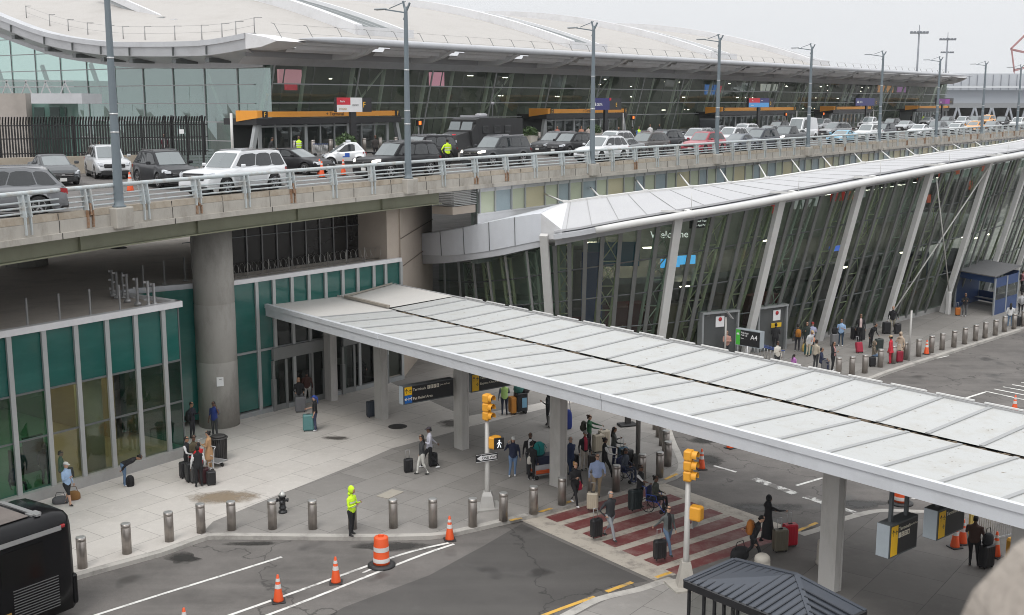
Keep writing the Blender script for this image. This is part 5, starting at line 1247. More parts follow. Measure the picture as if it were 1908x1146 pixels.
    b = MB(); gh = .30 if kind in ('large_suv', 'pickup') else .20; b.box((xg - .03, 0, hz - .06), (.14, W_ * (.56 if kind != 'microcar' else .3), gh), 0, 0, .03); parts.append(('grille', b, TRIM, None))
    b = MB()
    for z in (hz - .06 - gh * .22, hz - .06 + gh * .22): b.box((xg + .045, 0, z), (.02, W_ * .52, .025))
    b.box((xg + .05, 0, hz - .05), (.02, .16, .09)); parts.append(('grille_bar', b, CHROME, None))
    b = MB(); b.box((xg + .05, 0, hz - gh - .10), (.03, .32, .16)); parts.append(('licence_plate', b, PLATE, None))
    b = MB(); b.box((-L_ / 2 - .01, 0, .78), (.03, .34, .16)); parts.append(('licence_plate', b, PLATE, None))
    for sgn in (-1, 1):
        b = MB(); x0 = L_ / 2 - .30; x1 = L_ / 2 - .06
        y0, y1 = hw(x0) + .008, hw(x1) * .70; z = hz + .02
        b.loft([[(x0, sgn * y0, z), (x0 + .02, sgn * (y0 - .12), z + .13), (x0 - .05, sgn * (y0 - .03), z + .12)], [(x1 + .02, sgn * (hw(x1) * .93), z - .05), (x1 + .03, sgn * hw(x1) * .80, z + .07), (x1, sgn * hw(x1) * .92, z + .06)], [(x1 + .09, sgn * y1, z - .05), (x1 + .07, sgn * y1, z + .05), (x1, sgn * y1, z + .05)]], 0, True, True); parts.append(('headlight', b, LENS, None))
        b = MB(); x0 = -L_ / 2 + .24; zt_ = topz(-L_ / 2 + .06); b.loft([[(x0, sgn * (hw(x0) + .01), zt_ - .16), (x0, sgn * (hw(x0) + .01), zt_ - .02), (x0, sgn * (hw(x0) - .1), zt_ - .02), (x0, sgn * (hw(x0) - .1), zt_ - .16)], [(-L_ / 2 - .015, sgn * hw(-L_ / 2) * .98, zt_ - .26), (-L_ / 2 - .01, sgn * hw(-L_ / 2) * .98, zt_ - .06), (-L_ / 2 - .01, sgn * hw(-L_ / 2) * .66, zt_ - .06), (-L_ / 2 - .015, sgn * hw(-L_ / 2) * .66, zt_ - .24)]], 0, True, True); parts.append(('taillight', b, TAIL, None))
        b = MB(); xm2 = gb[1] - .42; b.box((xm2, sgn * (hw(0) + .10), topz(xm2) + .10), (.14, .22, .15), 0, 0, .04); parts.append(('mirror', b, 'paint', None))
    for zz in (0,):
        b = MB()
        for sgn in (-1, 1):
            for x in (wins[0][1], ): pass
        if kind in ('suv', 'large_suv', 'minivan'):
            for sgn in (-1, 1): 
                q = MB(); q.beam((gr[0] + .2, sgn * wr * .82, H_ + .03), (gr[1] - .25, sgn * wr * .82, H_ + .03), .05, .05); parts.append(('roof_rail', q, CHROME, None))
    wt, wrm = wheel_meshes(r)
    data = {'body': body.mesh('body', [bpy.data.materials['tyre rubber']]), 'parts': [(nm, b.mesh(nm, [TRIM if m == 'paint' else m]), m) for nm, b, m, _ in parts], 'tyre': wt.mesh('wheel', [TYRE]), 'rim': wrm.mesh('rim', [RIM]), 'spec': KINDS[kind]}
    CARDATA[kind] = data; return data
def slot(o, m):
    o.material_slots[0].link = 'OBJECT'; o.material_slots[0].material = m
def link(nm, me, parent, loc=None):
    o = bpy.data.objects.new(nm, me); COL.objects.link(o); o.parent = parent
    if loc: o.location = loc
    return o
FLEET = []
def car(kind, col, pos, yaw, label, cat='car', on=False, rim=None, name=None, wheels=True, group='cars on the elevated road'):
    """vehicle with its nose along yaw (degrees); pos is the ground point under its middle"""
    d = car_data(kind); p = paint(col)
    root = thing(name or {'sedan': 'sedan_car', 'suv': 'suv_car', 'large_suv': 'large_suv_car', 'pickup': 'pickup_truck', 'minivan': 'minivan', 'coupe': 'coupe_car', 'microcar': 'small_patrol_car', 'van': 'delivery_van'}[kind], label, cat, pos, math.radians(yaw), group)
    o = link('body', d['body'], root); slot(o, p)
    for nm, me, m in d['parts']:
        o = link(nm, me, root)
        if m == 'paint': slot(o, p)
        if nm == 'headlight' and on: slot(o, LENSON)
    L_, W_, H_, r, fa, ra = d['spec'][:6]
    for ax in (fa, ra):
        for sgn in (-1, 1):
            w_ = link('wheel', d['tyre'], root, (ax, sgn * (W_ / 2 - .14), r)); q = link('rim', d['rim'], w_)
            if rim: slot(q, rim)
    FLEET.append((root, kind)); return root
LANE = -126.5
SPOTS = []
def carR(kind, col, u, v, yaw, label, **k):
    """car whose roof centre lies on sight line (u, v)"""
    h = KINDS[kind][2]; p = P(u, v, DECK + h); x, y = p[0], p[1]
    for _ in range(60):
        t = EL.near(x, y); q, d = EL.at(t); ins = -((x - q[0]) * d[1] - (y - q[1]) * d[0])
        if ins > KINDS[kind][1] / 2 + .75: break
        x *= 1.012; y *= 1.012
    for _ in range(40):
        if all(math.hypot(x - a, y - b_) > (2.35 if abs((x - a) * .595 + (y - b_) * .804) < 1.5 else min(5.2, 2.3 + abs((x - a) * .595 + (y - b_) * .804))) for a, b_ in SPOTS): break
        x *= 1.006; y *= 1.006
    SPOTS.append((x, y)); p = (x, y); return car(kind, col, (p[0], p[1], DECK), yaw, label, **k)
carR('suv', (.17, .175, .185), -12, 312, 205, 'grey sport utility car with red tail lamp cut off by the left edge')
carR('sedan', (.075, .08, .085), 97, 288, -58, 'dark grey sedan facing the camera before the black fence')
ex = carR('suv', (.46, .47, .48), 198, 273, -62, 'silver sport utility car facing the camera behind the first lamp post')
carR('suv', (.02, .021, .024), 306, 280, -54, 'small black sport utility car facing the camera beside a man in maroon jacket')
car('large_suv', WH, (-12.65, 53.4, DECK), -117, 'white sport utility car close behind the railing with orange cones at its tail')
f = carR('sedan', BK, 548, 276, -30, 'black sedan parked side on behind the orange cones')
mc = carR('microcar', WH, 640, 265, -163, 'tiny white patrol car with blue emblem on its door', cat='patrol car')
carR('large_suv', BK, 741, 264, LANE, 'glossy black large car with wide mesh grille behind second lamp post', on=True)
carR('large_suv', (.016, .016, .018), 786, 252, LANE, 'black large sport utility car parked behind the black car with mesh grille', rim=RIMD)
carR('large_suv', DG, 925, 253, LANE, 'dark grey large sport utility car beside the armoured truck', on=True)
carR('sedan', BK, 941, 277, LANE + 4, 'black sedan low behind the railing in front of the dark grey large car')
carR('suv', (.018, .018, .02), 1063, 247, LANE, 'black sport utility car with wide grille under the orange sign E')
carR('suv', DG, 1034, 246, LANE, 'dark car half hidden behind the black car with wide grille')
carR('suv', WH, 1122, 258, LANE, 'white sport utility car with black grille beside the third lamp post')
carR('suv', (.60, .61, .62), 1142, 246.5, LANE, 'white sport utility car parked behind the white one with black grille')
carR('sedan', (.15, .16, .165), 1158, 270, LANE + 3, 'grey sedan behind the railing right of the third lamp post')
carR('suv', (.085, .08, .078), 1205, 250, LANE, 'bronze grey sport utility car with lit headlamps left of the red car', on=True)
carR('suv', (.03, .032, .036), 1236, 247, LANE, 'black fastback sport utility car behind the bronze grey car')
carR('suv', RD, 1312, 255, LANE, 'bright red sport utility car close behind the railing')
hs_ = carR('suv', SI, 1299, 238.5, LANE, 'silver car with its tail hatch raised beside the doors')
carR('suv', WH, 1362, 238.5, LANE, 'white sport utility car behind the fourth lamp post')
carR('sedan', (.10, .115, .14), 1376, 249, LANE, 'blue grey sedan between the white car and the dark people carrier')
carR('minivan', (.045, .05, .062), 1416, 245, LANE, 'dark navy people carrier behind the railing')
carR('sedan', SI, 1400, 237.5, LANE, 'silver sedan behind the dark navy people carrier')
carR('suv', (.63, .64, .65), 1387, 231.5, LANE, 'far white car in the lane by the doors right of the white car')
carR('sedan', (.12, .13, .145), 1432, 234.2, LANE, 'grey sedan among far cars left of the pickup')
carR('pickup', (.07, .075, .08), 1466, 234, LANE, 'dark grey pickup truck with lit headlamps beside a yellow vest', cat='pickup truck', on=True)
carR('sedan', (.40, .41, .40), 1480, 251, LANE, 'pale silver sedan behind the railing at the fifth lamp post')
carR('suv', (.20, .205, .21), 1556, 228, -140, 'grey sport utility car parked askew near the doors')
carR('coupe', LB, 1570, 246, LANE, 'pale blue coupe behind the railing')
carR('van', WH, 1493, 219, LANE, 'white van parked by the doors behind a yellow vest', cat='van')
carR('pickup', WH, 1621, 217.5, LANE, 'tall white pickup truck behind the pale blue coupe', cat='pickup truck')
carR('suv', (.60, .61, .61), 1618, 230.5, LANE, 'white sport utility car with dark spindle grille right of the pale blue coupe')
carR('suv', (.05, .053, .06), 1645, 234, LANE, 'charcoal sport utility car behind the railing by the sixth lamp post')
carR('sedan', SI, 1687, 224.8, LANE, 'silver sedan in the middle lane below the far dark blue sign')
carR('suv', (.03, .03, .032), 1661, 221, LANE, 'black car in the far lane beside the tall white pickup')
carR('sedan', WH, 1714, 231.5, LANE, 'white sedan behind the railing left of the seventh lamp post')
carR('suv', (.11, .12, .13), 1745, 231.5, LANE, 'grey sport utility car behind the railing at the seventh lamp post')
carR('sedan', (.20, .21, .22), 1768, 226.2, LANE, 'grey sedan in the middle lane right of the seventh lamp post')
carR('sedan', (.55, .56, .56), 1781, 234.3, LANE, 'white sedan low behind the railing left of the orange taxi')
carR('suv', (.09, .095, .10), 1764, 216.6, LANE, 'dark car in the far lane below the purple sign')
carR('suv', (.5, .51, .52), 1794, 216.8, LANE, 'white car in the far lane left of the taxis')
carR('suv', (.14, .145, .15), 1817, 217, LANE, 'grey car between the two orange taxis')
for kd, cl, u, v, lb in (('sedan', DG, 1262, 244, 'dark grey sedan between the bronze grey car and the red car'), ('sedan', (.10, .10, .11), 1336, 233.5, 'small dark sedan near the doors behind the silver hatch car'), ('suv', BK, 1450, 226, 'black car near the doors behind the dark pickup'), ('sedan', SI, 1729, 218, 'silver sedan in the far lane above the white sedan'), ('suv', BK, 1745, 213.5, 'black car in the farthest lane by the purple sign'), ('sedan', WH, 1680, 215.5, 'white sedan in the far lane right of the tall white pickup'), ('suv', (.3, .31, .32), 1530, 221, 'silver grey car in the far lane left of the dark blue sign')): carR(kd, cl, u, v, LANE, lb)
tx1 = carR('sedan', OR, 1816, 226.5, LANE, 'orange taxi sedan close behind the railing', cat='taxi', name='taxi_cab')
tx2 = carR('minivan', OR, 1840, 214.5, LANE, 'orange taxi van in the far lane', cat='taxi', name='taxi_cab')
carR('sedan', (.16, .165, .17), 1848, 226.5, LANE, 'grey sedan right of the orange taxi')
carR('pickup', (.02, .02, .022), 1868, 216.5, LANE, 'black pickup truck behind the grey sedan near the right edge', cat='pickup truck')
carR('suv', (.6, .61, .61), 1898, 218.5, LANE, 'white sport utility car at the far right end of the row')
for t_ in (tx1, tx2):
    b = MB(); h = 1.46 if t_ is tx1 else 1.77; b.box((-.3, 0, h + .08), (.3, .7, .16), 0, 0, .03); b.obj('roof_light', mat('taxi sign', (.6, .58, .5), .4), t_)
b = MB(); b.beam((-2.35, 0, 1.72), (-1.95, 0, 2.55), 1.6, .08); b.obj('raised_hatch', paint(DG), hs_)
# patrol car details
b = MB(); b.box((-.3, 0, 1.62), (.25, .5, .14), 0, 0, .03); b.obj('roof_beacon', mat('beacon', (.55, .57, .6), .3), mc)
BLUE = mat('emblem blue', (.03, .10, .42), .4)
for sgn in (1, -1):
    b = MB(); b.box((-.10, sgn * .785, .76), (.30, .012, .26)); b.box((.12, sgn * .785, .66), (.16, .012, .07)); o = b.obj('door_emblem', BLUE, mc)
    text('AUXILIARY', .12, TX_BLACK, mc, frame((.30 if sgn < 0 else -.40, sgn * .795, .46), (-sgn, 0, 0) if sgn > 0 else (1, 0, 0), (0, sgn, 0)), 'door_lettering')
# ---------------------------------------------------------------- armoured truck
MB_BLK = mat('matt black armour', (.016, .016, .017), .6, var=.2, scale=3)
p = P(905, 262, DECK + 1.4); AT = thing('armoured_truck', 'tall matt black armoured police truck parked between the dark cars', 'armoured truck', (p[0] - .5, p[1], DECK), math.radians(-128))
b = MB(); HB = 1.22
def sec(x, z0, z1, w0, w1): return [(x, w0, z0), (x, w1 * .95, z1), (x, -w1 * .95, z1), (x, -w0, z0)]
b.loft([sec(-3.6, .7, 2.95, HB, HB), sec(1.2, .7, 3.0, HB, HB), sec(1.6, .7, 2.9, HB, HB * .95)], 0, True, True)
b.loft([sec(1.2, .75, 2.9, HB, HB * .95), sec(2.1, .75, 2.15, HB, HB * .98)], 0, True, True); b.loft([sec(2.0, .75, 2.1, HB * .97, HB * .8), sec(3.3, .75, 1.85, HB * .9, HB * .7), sec(3.45, .8, 1.5, HB * .85, HB * .7)], 0, True, True)
b.obj('armoured_body', MB_BLK, AT)
b = MB()
for y in (-.55, .55): b.add([(1.635, y - .5, 2.15 + .0), (1.635, y + .5, 2.15), (1.42, y + .45, 2.72), (1.42, y - .45, 2.72)], [(0, 1, 2, 3)]); 
b.move(lambda q: (q[0] + .42, q[1], q[2] + .03)); b.obj('windshield', CGLASS2, AT)
for sgn in (-1, 1):
    for x in (.7, -.6, -1.8): b = MB(); b.box((x, sgn * 1.225, 2.2), (.7, .03, .5), 0, 0, .01); b.obj('side_window', CGLASS, AT)
    for x in (2.4, -2.3):
        wt, wr_ = wheel_meshes(.55); w_ = wt.obj('wheel', TYRE, AT, (x, sgn * 1.1, .55)); wr_.obj('rim', RIMD, w_)
    b = MB(); b.box((3.42, sgn * .72, 1.45), (.08, .3, .16)); b.obj('headlight', LENS, AT)
b = MB(); b.box((3.42, 0, 1.35), (.1, .9, .5)); b.box((3.5, 0, .85), (.35, 2.1, .3), 0, 0, .05); b.obj('grille', TRIM, AT)
b = MB(); b.box((1.0, 0, 3.12), (.25, 1.5, .12)); b.lathe((-.3, 0, 3.0), [(.45, 0), (.45, .25), (.3, .3)], 10); b.lathe((-.6, .8, 3.0), [(.03, 0), (.03, .9), (.12, .95), (.12, 1.1)], 8); b.obj('roof_rack', mat('light bar', (.30, .30, .32), .3), AT)
b = MB(); b.box((3.2, .45, 1.88), (.1, .25, .07)); b.obj('beacon_lamp', glow('red beacon', (.6, .03, .05), .6), AT)
b = MB(); b.box((3.2, -.45, 1.88), (.1, .25, .07)); b.obj('beacon_lamp', glow('blue beacon', (.03, .08, .5), .6), AT)
# ---------------------------------------------------------------- coach at the lower left
BUSB = mat('gloss black coach', (.005, .005, .006), .22, var=.1, spec=.25)
p = P(137, 1108, ROAD); hd = math.radians(54); HV = (math.cos(hd), math.sin(hd)); RV = (math.sin(hd), -math.cos(hd))
C0 = (-13.35, 33.75); BH = (-.575, -.818); BL = (-.818, .575)
ang = math.atan2(BH[1], BH[0])
BUS = thing('coach_bus', 'glossy black coach parked at the kerb in the lower left corner', 'coach', (C0[0] + BL[0] * 1.27, C0[1] + BL[1] * 1.27, ROAD), ang)
# local axes: x forward from the tail, y to the left; the camera sees the side y > 0 (after turning, the side away from the building)
side = 1 if (-math.sin(ang) * BL[0] + math.cos(ang) * BL[1]) < 0 else -1
b = MB()
def bsec(x, k=1.0, top=3.5, z0=.35):
    w_ = 1.27 * k; pr = [(w_, z0), (w_ * 1.0, 1.2), (w_ * .995, 2.4), (w_ * .97, 3.0), (w_ * .90, top - .14), (w_ * .72, top - .03), (0, top)]
    return [(x, y, z) for y, z in pr] + [(x, -y, z) for y, z in reversed(pr[:-1])]
b.loft([bsec(.10, .80, 3.25, .5), bsec(.03, .92, 3.38, .4), bsec(.18, .985, 3.46), bsec(.5), bsec(11.6), bsec(12.1, .95, 3.3)], 0, True, True, True)
b.obj('body', BUSB, BUS)
b = MB()
for k in range(7): b.box((1.75 + 1.45 * k, side * 1.262, 2.25), (1.38, .03, 1.05), 0)
b.obj('window_band', mat('coach window', (.004, .004, .004), .15, spec=.3), BUS)
b = MB(); b.loft([[(x, side * 1.27, 2.93), (x, side * 1.285, 2.95), (x, side * 1.275, 3.09), (x, side * 1.25, 3.07)] for x in (.42, 12)], 0, True, True); b.obj('silver_trim', mat('silver trim', (.42, .42, .42), .3, .6), BUS)
b = MB()
for k in range(12): b.beam((.62, side * 1.28, .62 + .085 * k), (2.1, side * 1.28, .62 + .085 * k), .02, .022)
b.obj('engine_grille', mat('grille slat', (.20, .20, .20), .35, .5), BUS)
b = MB(); b.box((3.0, side * 1.272, .92), (1.6, .02, .05)); b.box((3.0, side * 1.272, .80), (1.6, .02, .08)); b.obj('gold_stripe', mat('gold stripe', (.36, .22, .06), .35, .3), BUS)
for y in (side, -side):
    b = MB(); b.box((.06, y * .98, 1.45), (.1, .25, .32), 0, 0, .03); b.obj('taillight', TAIL, BUS); b = MB(); b.box((.34, y * 1.235, 3.04), (.14, .09, .09), 0, 0, .02); b.obj('marker_light', TAIL, BUS)
b = MB(); b.box((.02, side * 1.02, .9), (.22, .38, .95), 0, 0, .06); b.obj('tail_bumper', BUSB, BUS)
b = MB(); b.beam((.95, -1.0, 3.50), (.95, 1.0, 3.50), .16, .06); b.box((.95, .72 * side, 3.5), (.35, .3, .05)); b.obj('roof_rail', mat('roof rail grey', (.35, .35, .35), .4, .4), BUS)
b = MB(); b.box((6.4, 0, 3.515), (10.4, 1.7, .03), 0, 0, .01); b.obj('roof_panel', mat('dusty roof', (.15, .13, .12), .55, var=.2, dirt=(.24, .21, .19), damt=.6), BUS)
for x in (2.9, 9.8):
    wt, wr_ = wheel_meshes(.5); w_ = wt.obj('wheel', TYRE, BUS, (x, side * 1.12, .5)); wr_.obj('rim', RIM, w_)
# ---------------------------------------------------------------- people
SKIN = {'l': mat('skin light', (.50, .30, .21), .55, var=.06), 'm': mat('skin tan', (.33, .18, .11), .55, var=.06), 'd': mat('skin brown', (.13, .065, .04), .5, var=.06)}
HAIRC = {'k': (.012, .010, .009), 'b': (.05, .026, .014), 'g': (.25, .24, .23), 'y': (.36, .20, .07), 'w': (.6, .6, .58), 'n': (.02, .03, .09), 'u': (.03, .07, .30), 'r': (.30, .03, .03), 't': (.45, .33, .20), 'x': (.06, .05, .06)}
def cloth(c): return mat('cloth %.3f %.3f %.3f' % tuple(c), c, .88, var=.18, scale=9, bump=.25)
EYE = mat('eye dark', (.015, .012, .01), .3); LIP = mat('lips', (.30, .11, .09), .5); SOLE = mat('shoe sole', (.03, .03, .03), .8)
rot_x = lambda p, a: (p[0], p[1] * math.cos(a) - p[2] * math.sin(a), p[1] * math.sin(a) + p[2] * math.cos(a))
ARMS = {'down': ((.07, -.02, -.29), (.09, .06, -.53)), 'phone': ((.06, .04, -.28), (-.05, .27, -.17)), 'ear': ((.17, .10, -.20), (.02, .10, .14)), 'back': ((.08, -.15, -.25), (.13, -.33, -.42)), 'fwd': ((.06, .12, -.26), (.02, .38, -.30)), 'hip': ((.22, -.06, -.26), (.07, .06, -.44)), 'reach': ((.10, .26, -.12), (.08, .52, -.16)), 'cross': ((.06, .06, -.28), (-.22, .20, -.24)), 'low': ((.05, .06, -.30), (.02, .16, -.54)), 'lap': ((.08, .02, -.28), (-.02, .27, -.30)), 'up': ((.16, .10, .12), (.06, .22, .34))}
LEGS = {'stand': (((.10, .02, .50), (.115, -.02, .085)), ((-.10, .02, .50), (-.115, -.02, .085))), 'shift': (((.11, .04, .50), (.16, .03, .085)), ((-.09, .0, .50), (-.08, -.05, .085))), 'walk': (((.09, .20, .53), (.09, .32, .10)), ((-.09, -.04, .50), (-.09, -.36, .15))), 'step': (((.09, .14, .52), (.09, .20, .09)), ((-.09, -.02, .50), (-.09, -.22, .11))), 'sit': (((.12, .42, .56), (.13, .40, .09)), ((-.12, .42, .56), (-.13, .44, .09)))}
NPEOPLE = [0]
def ring_e(c, rx, ry, n=12, tilt=0.0):
    out = []
    for k in range(n):
        a = 2 * PI * k / n; p = rot_x((rx * math.cos(a), ry * math.sin(a), 0), tilt); out.append((c[0] + p[0], c[1] + p[1], c[2] + p[2]))
    return out
def person(pos, yaw, label, top, bottom, legs='stand', arms=('down', 'down'), hair='k', style='short', skin='m', shoes=(.02, .02, .02), h=1.72, lean=0.0, sleeve=None, short=False, shorts=False, skirt=None, vest=None, hood=False, cap=None, build=1.0, group=None, shirt=None, pelvis=None, headtilt=.12):
    """one figure: a single remeshed body surface posed on joints; hair or hat as a child. yaw is the way it faces, in degrees"""
    sc = h / 1.72
    sit = legs == 'sit'
    pz = pelvis if pelvis is not None else (.60 if sit else .93)
    pel = (0, 0, pz)
    def up(p): q = rot_x(p, -lean); return (pel[0] + q[0], pel[1] + q[1], pel[2] + q[2])
    bw = build * 1.10
    b = MB()
    sec = [(-.10, .155 * bw, .115, 0), (.0, .175 * bw, .125, 0), (.10, .155 * bw, .115, .005), (.22, .16 * bw, .115, .01), (.36, .18 * bw, .115, .01), (.45, .175 * bw, .10, .0), (.50, .11, .075, -.005), (.535, .062, .06, -.005), (.60, .058, .06, .01)]
    b.loft([ring_e(up((0, y, z)), rx, ry, 12, -lean) for z, rx, ry, y in sec], 0, True, True)
    ht = headtilt
    hc = up((0, .025, .70)); 
    def head(p): q = rot_x(p, -lean - ht); return (hc[0] + q[0], hc[1] + q[1], hc[2] + q[2])
    hs = [(-.115, .030, .035, .045), (-.10, .050, .055, .035), (-.06, .064, .078, .018), (-.01, .073, .092, .004), (.05, .076, .098, -.006), (.09, .066, .085, -.010), (.118, .035, .05, -.012)]
    b.loft([ring_e(head((0, y, z)), rx, ry, 12, -lean - ht) for z, rx, ry, y in hs], 0, True, True)
    b.ell(head((0, .098, -.015)), (.016, .022, .028), 6, 5)
    for s in (-1, 1): b.ell(head((s * .078, -.005, -.005)), (.014, .022, .034), 6, 5)
    segs = [(up((0, 0, -.02)), up((0, 0, .42)), .15 * bw, 'T'), (up((0, 0, .52)), head((0, .0, 0)), .05, 'S'), (head((0, 0, -.05)), head((0, 0, .06)), .08, 'S'), (up((-.13, 0, .43)), up((.13, 0, .43)), .09, 'T'), (up((-.08, 0, -.10)), up((.08, 0, -.10)), .13, 'B')]
    hands = []
    for s, nm in ((1, arms[0]), (-1, arms[1])):
        e, w_ = ARMS[nm]; sh = (s * .185 * bw, 0, .43)
        E_ = up((sh[0] + s * e[0], sh[1] + e[1], sh[2] + e[2])); H_ = up((sh[0] + s * w_[0], sh[1] + w_[1], sh[2] + w_[2])); S_ = up(sh)
        b.tube([up((s * .10, 0, .42)), S_, lerp(S_, E_, .5), E_, lerp(E_, H_, .5), H_], [.06, .062, .054, .045, .040, .029], 8)
        dv = (Vector(H_) - Vector(E_)).normalized(); pm = Vector(H_) + dv * .05; tip = Vector(H_) + dv * .085
        b.tube([H_, tuple(Vector(H_) + dv * .03), tuple(pm), tuple(tip)], [.028, .036, .038, .026], 8, el=.62)
        ls = 'L' if vest is None else 'V'
        segs += [(S_, E_, .055, ls), (E_, H_, .042, 'S' if short else ls), (H_, tuple(tip), .03, 'S')]; hands.append((H_, dv, s))
    hb = (.095, 0, -.04)
    feet = []
    for (k, a), s in zip(LEGS[legs], (1, -1)):
        hp = up((s * .095 * bw, 0, -.03)); 
        k = (k[0], k[1], k[2]); a = (a[0], a[1], a[2])
        if sit: k = (k[0], k[1], pz - .02)
        b.tube([hp, lerp(hp, k, .5), k, lerp(k, a, .35), a], [.098 * bw, .085, .062, .062, .045], 8)
        f = (a[0] * 1.05, a[1] + .15, .045); b.tube([(a[0], a[1] - .06, .055), (a[0], a[1], .06), lerp(a, f, .6)[:2] + (.05,), f], [.040, .052, .046, .030], 8, el=.8)
        segs += [(hp, k, .085, 'B'), (k, a, .055, 'K' if shorts else 'B'), ((a[0], a[1] - .06, .05), f, .045, 'F')]
    if skirt:
        zc, zh = skirt; n0 = up((0, 0, .12)) if zc is None else (0, 0, zc)
        b.loft([ring_e((0, 0, pz + .10), .165 * bw, .125, 12), ring_e((0, 0, pz - .1), .20 * bw, .155, 12), ring_e((0, .01, zh), .25 * bw, .21, 12)], 0, True, True)
        segs.append(((0, 0, pz), (0, .0, zh), .20, 'D'))
    o = bpy.data.objects.new('tmp', b.mesh('tmp', [])); COL.objects.link(o)
    m = o.modifiers.new('r', 'REMESH'); m.mode = 'VOXEL'; m.voxel_size = .030; m.use_smooth_shade = True
    m = o.modifiers.new('s', 'SMOOTH'); m.factor = .5; m.iterations = 3
    me = bpy.data.meshes.new_from_object(o.evaluated_get(bpy.context.evaluated_depsgraph_get())); bpy.data.objects.remove(o)
    # cloth by nearest limb
    n = len(me.polygons); cen = np.empty(n * 3); me.polygons.foreach_get('center', cen); cen = cen.reshape(-1, 3)
    best = np.full(n, 9.0); idx = np.zeros(n, int)
    for i, (p, q, r, _) in enumerate(segs):
        p = np.array(p); q = np.array(q); d = q - p; t = np.clip(((cen - p) @ d) / max(d @ d, 1e-6), 0, 1)
        e = np.linalg.norm(cen - p - t[:, None] * d, axis=1) - r
        w_ = e < best; best[w_] = e[w_]; idx[w_] = i
    topm = cloth(top); sh_ = cloth(shirt) if shirt else topm
    table = {'T': cloth(vest) if vest else topm, 'L': topm, 'V': topm, 'S': SKIN[skin], 'B': cloth(bottom), 'K': SKIN[skin], 'F': mat('shoe %.2f' % shoes[0], shoes, .6), 'D': topm if skirt and skirt[0] is None else cloth(bottom)}
    ml = []
    def mi(m):
        if m not in ml: ml.append(m)
        return ml.index(m)
    mids = np.array([mi(table[s[3]]) for s in segs])[idx]
    # shirt front or shirt hem line under an open jacket
    if shirt:
        loc = cen - np.array(pel); c_, s_ = math.cos(lean), math.sin(lean); yy = loc[:, 1] * c_ - loc[:, 2] * s_; zz = loc[:, 1] * s_ + loc[:, 2] * c_
        segk = np.array([s[3] for s in segs])[idx]
        mids[(segk == 'T') & (np.abs(loc[:, 0]) < .065) & (yy > .03) & (zz > -.02)] = mi(sh_)
    me.materials.clear()
    me.polygons.foreach_set('material_index', mids.astype(np.int32))
    # fingers and face are joined into the same body mesh
    x = MB(); lo = len(ml)
    for H_, dv, s in hands:
        side = dv.cross(Vector((s, 0, .01))).normalized(); pl = Vector(H_) + dv * .075
        if side.length < .5: side = Vector((0, 1, 0))
        cur = Vector((-s, 0, 0)); cur = (cur - dv * cur.dot(dv)).normalized()
        for k, ln in enumerate((.062, .072, .068, .052)):
            r0 = pl + side * (.024 - .016 * k); p1 = r0 + dv * ln * .5 + cur * .008; p2 = p1 + dv * ln * .38 + cur * .026
            x.tube([tuple(r0 - dv * .01), tuple(p1), tuple(p2)], [.0095, .0088, .0065], 5, 0)
        t0_ = Vector(H_) + dv * .035 + side * .03; x.tube([tuple(t0_), tuple(t0_ + side * .022 + dv * .022 + cur * .01), tuple(t0_ + side * .026 + dv * .05 + cur * .018)], [.012, .0105, .008], 5, 0)
    fa_ = MB()
    for s in (-1, 1): fa_.ell(head((s * .031, .088, .012)), (.013, .008, .008), 6, 4); fa_.box(head((s * .031, .094, .034)), (.034, .008, .008))
    lp = MB(); lp.box(head((0, .090, -.062)), (.045, .012, .012))
    vs = [tuple(v.co) for v in me.vertices]; fs = [list(p.vertices) for p in me.polygons]; ms = list(mids)
    B_ = MB(); B_.v = vs; B_.f = fs; B_.m = [int(k) for k in ms]; B_.sm = [True] * len(fs)
    for add, m in ((x, SKIN[skin]), (fa_, EYE), (lp, LIP)): B_.add(add.v, add.f, mi(m), True)
    bpy.data.meshes.remove(me)
    root = B_.obj('person', ml, None, pos, math.radians(yaw - 90)); root.scale = (sc, sc, sc)
    tag(root, label, 'person', group); NPEOPLE[0] += 1
    if vest == HV_ or (top[1] > .7 and top[2] < .1):
        q = MB()
        for z in (.12, .27): q.loft([ring_e(up((0, .008, z + k)), .188 * bw, .137, 14, -lean) for k in (0, .05)], 0, False, False, True)
        q.obj('reflective_band', mat('reflective band', (.62, .64, .60), .3), root)
    # hair, hat or hood
    g = MB(); hm = mat('hair ' + hair, HAIRC[hair], .75, var=.3, scale=20)
    def shell(g, r=1.0, z0=-.02, back=.35, face=.30):
        rings = []
        for k in range(7):
            a = PI / 2 * k / 6.0; rr = math.cos(a); zz = math.sin(a)
            ring = []
            for j in range(14):
                t = 2 * PI * j / 14; fx, fy = math.cos(t), math.sin(t)
                drop = (.035 if fy > .35 else -.005 if fy > -.2 else -back * .25) if k == 0 else 0
                ring.append(head((.083 * r * rr * fx, -.008 + .105 * r * rr * fy - (.006), z0 + .035 + drop + .105 * r * zz)))
            rings.append(ring)
        g.loft(rings, 0, True, True, True)
    if hood or style == 'hood':
        g.ell(head((0, -.02, .02)), (.105, .125, .15), 12, 8); g.tube([head((-.10, -.03, -.12)), head((0, -.09, -.14)), head((.10, -.03, -.12))], [.05, .06, .05], 8)
        g.move(lambda q: q); o = g.obj('hood', topm, root)
        f2 = MB(); f2.ell(head((0, .085, -.01)), (.058, .045, .085), 10, 6); f2.obj('face', SKIN[skin], root)
    elif style == 'scarf':
        g.ell(head((0, -.018, .015)), (.098, .112, .135), 12, 8); g.loft([ring_e(head((0, -.02, -.10)), .09, .09), ring_e(up((0, -.01, .50)), .15, .12), ring_e(up((0, -.01, .40)), .19 * bw, .135)], 0, True, True, True); g.obj('headscarf', topm, root)
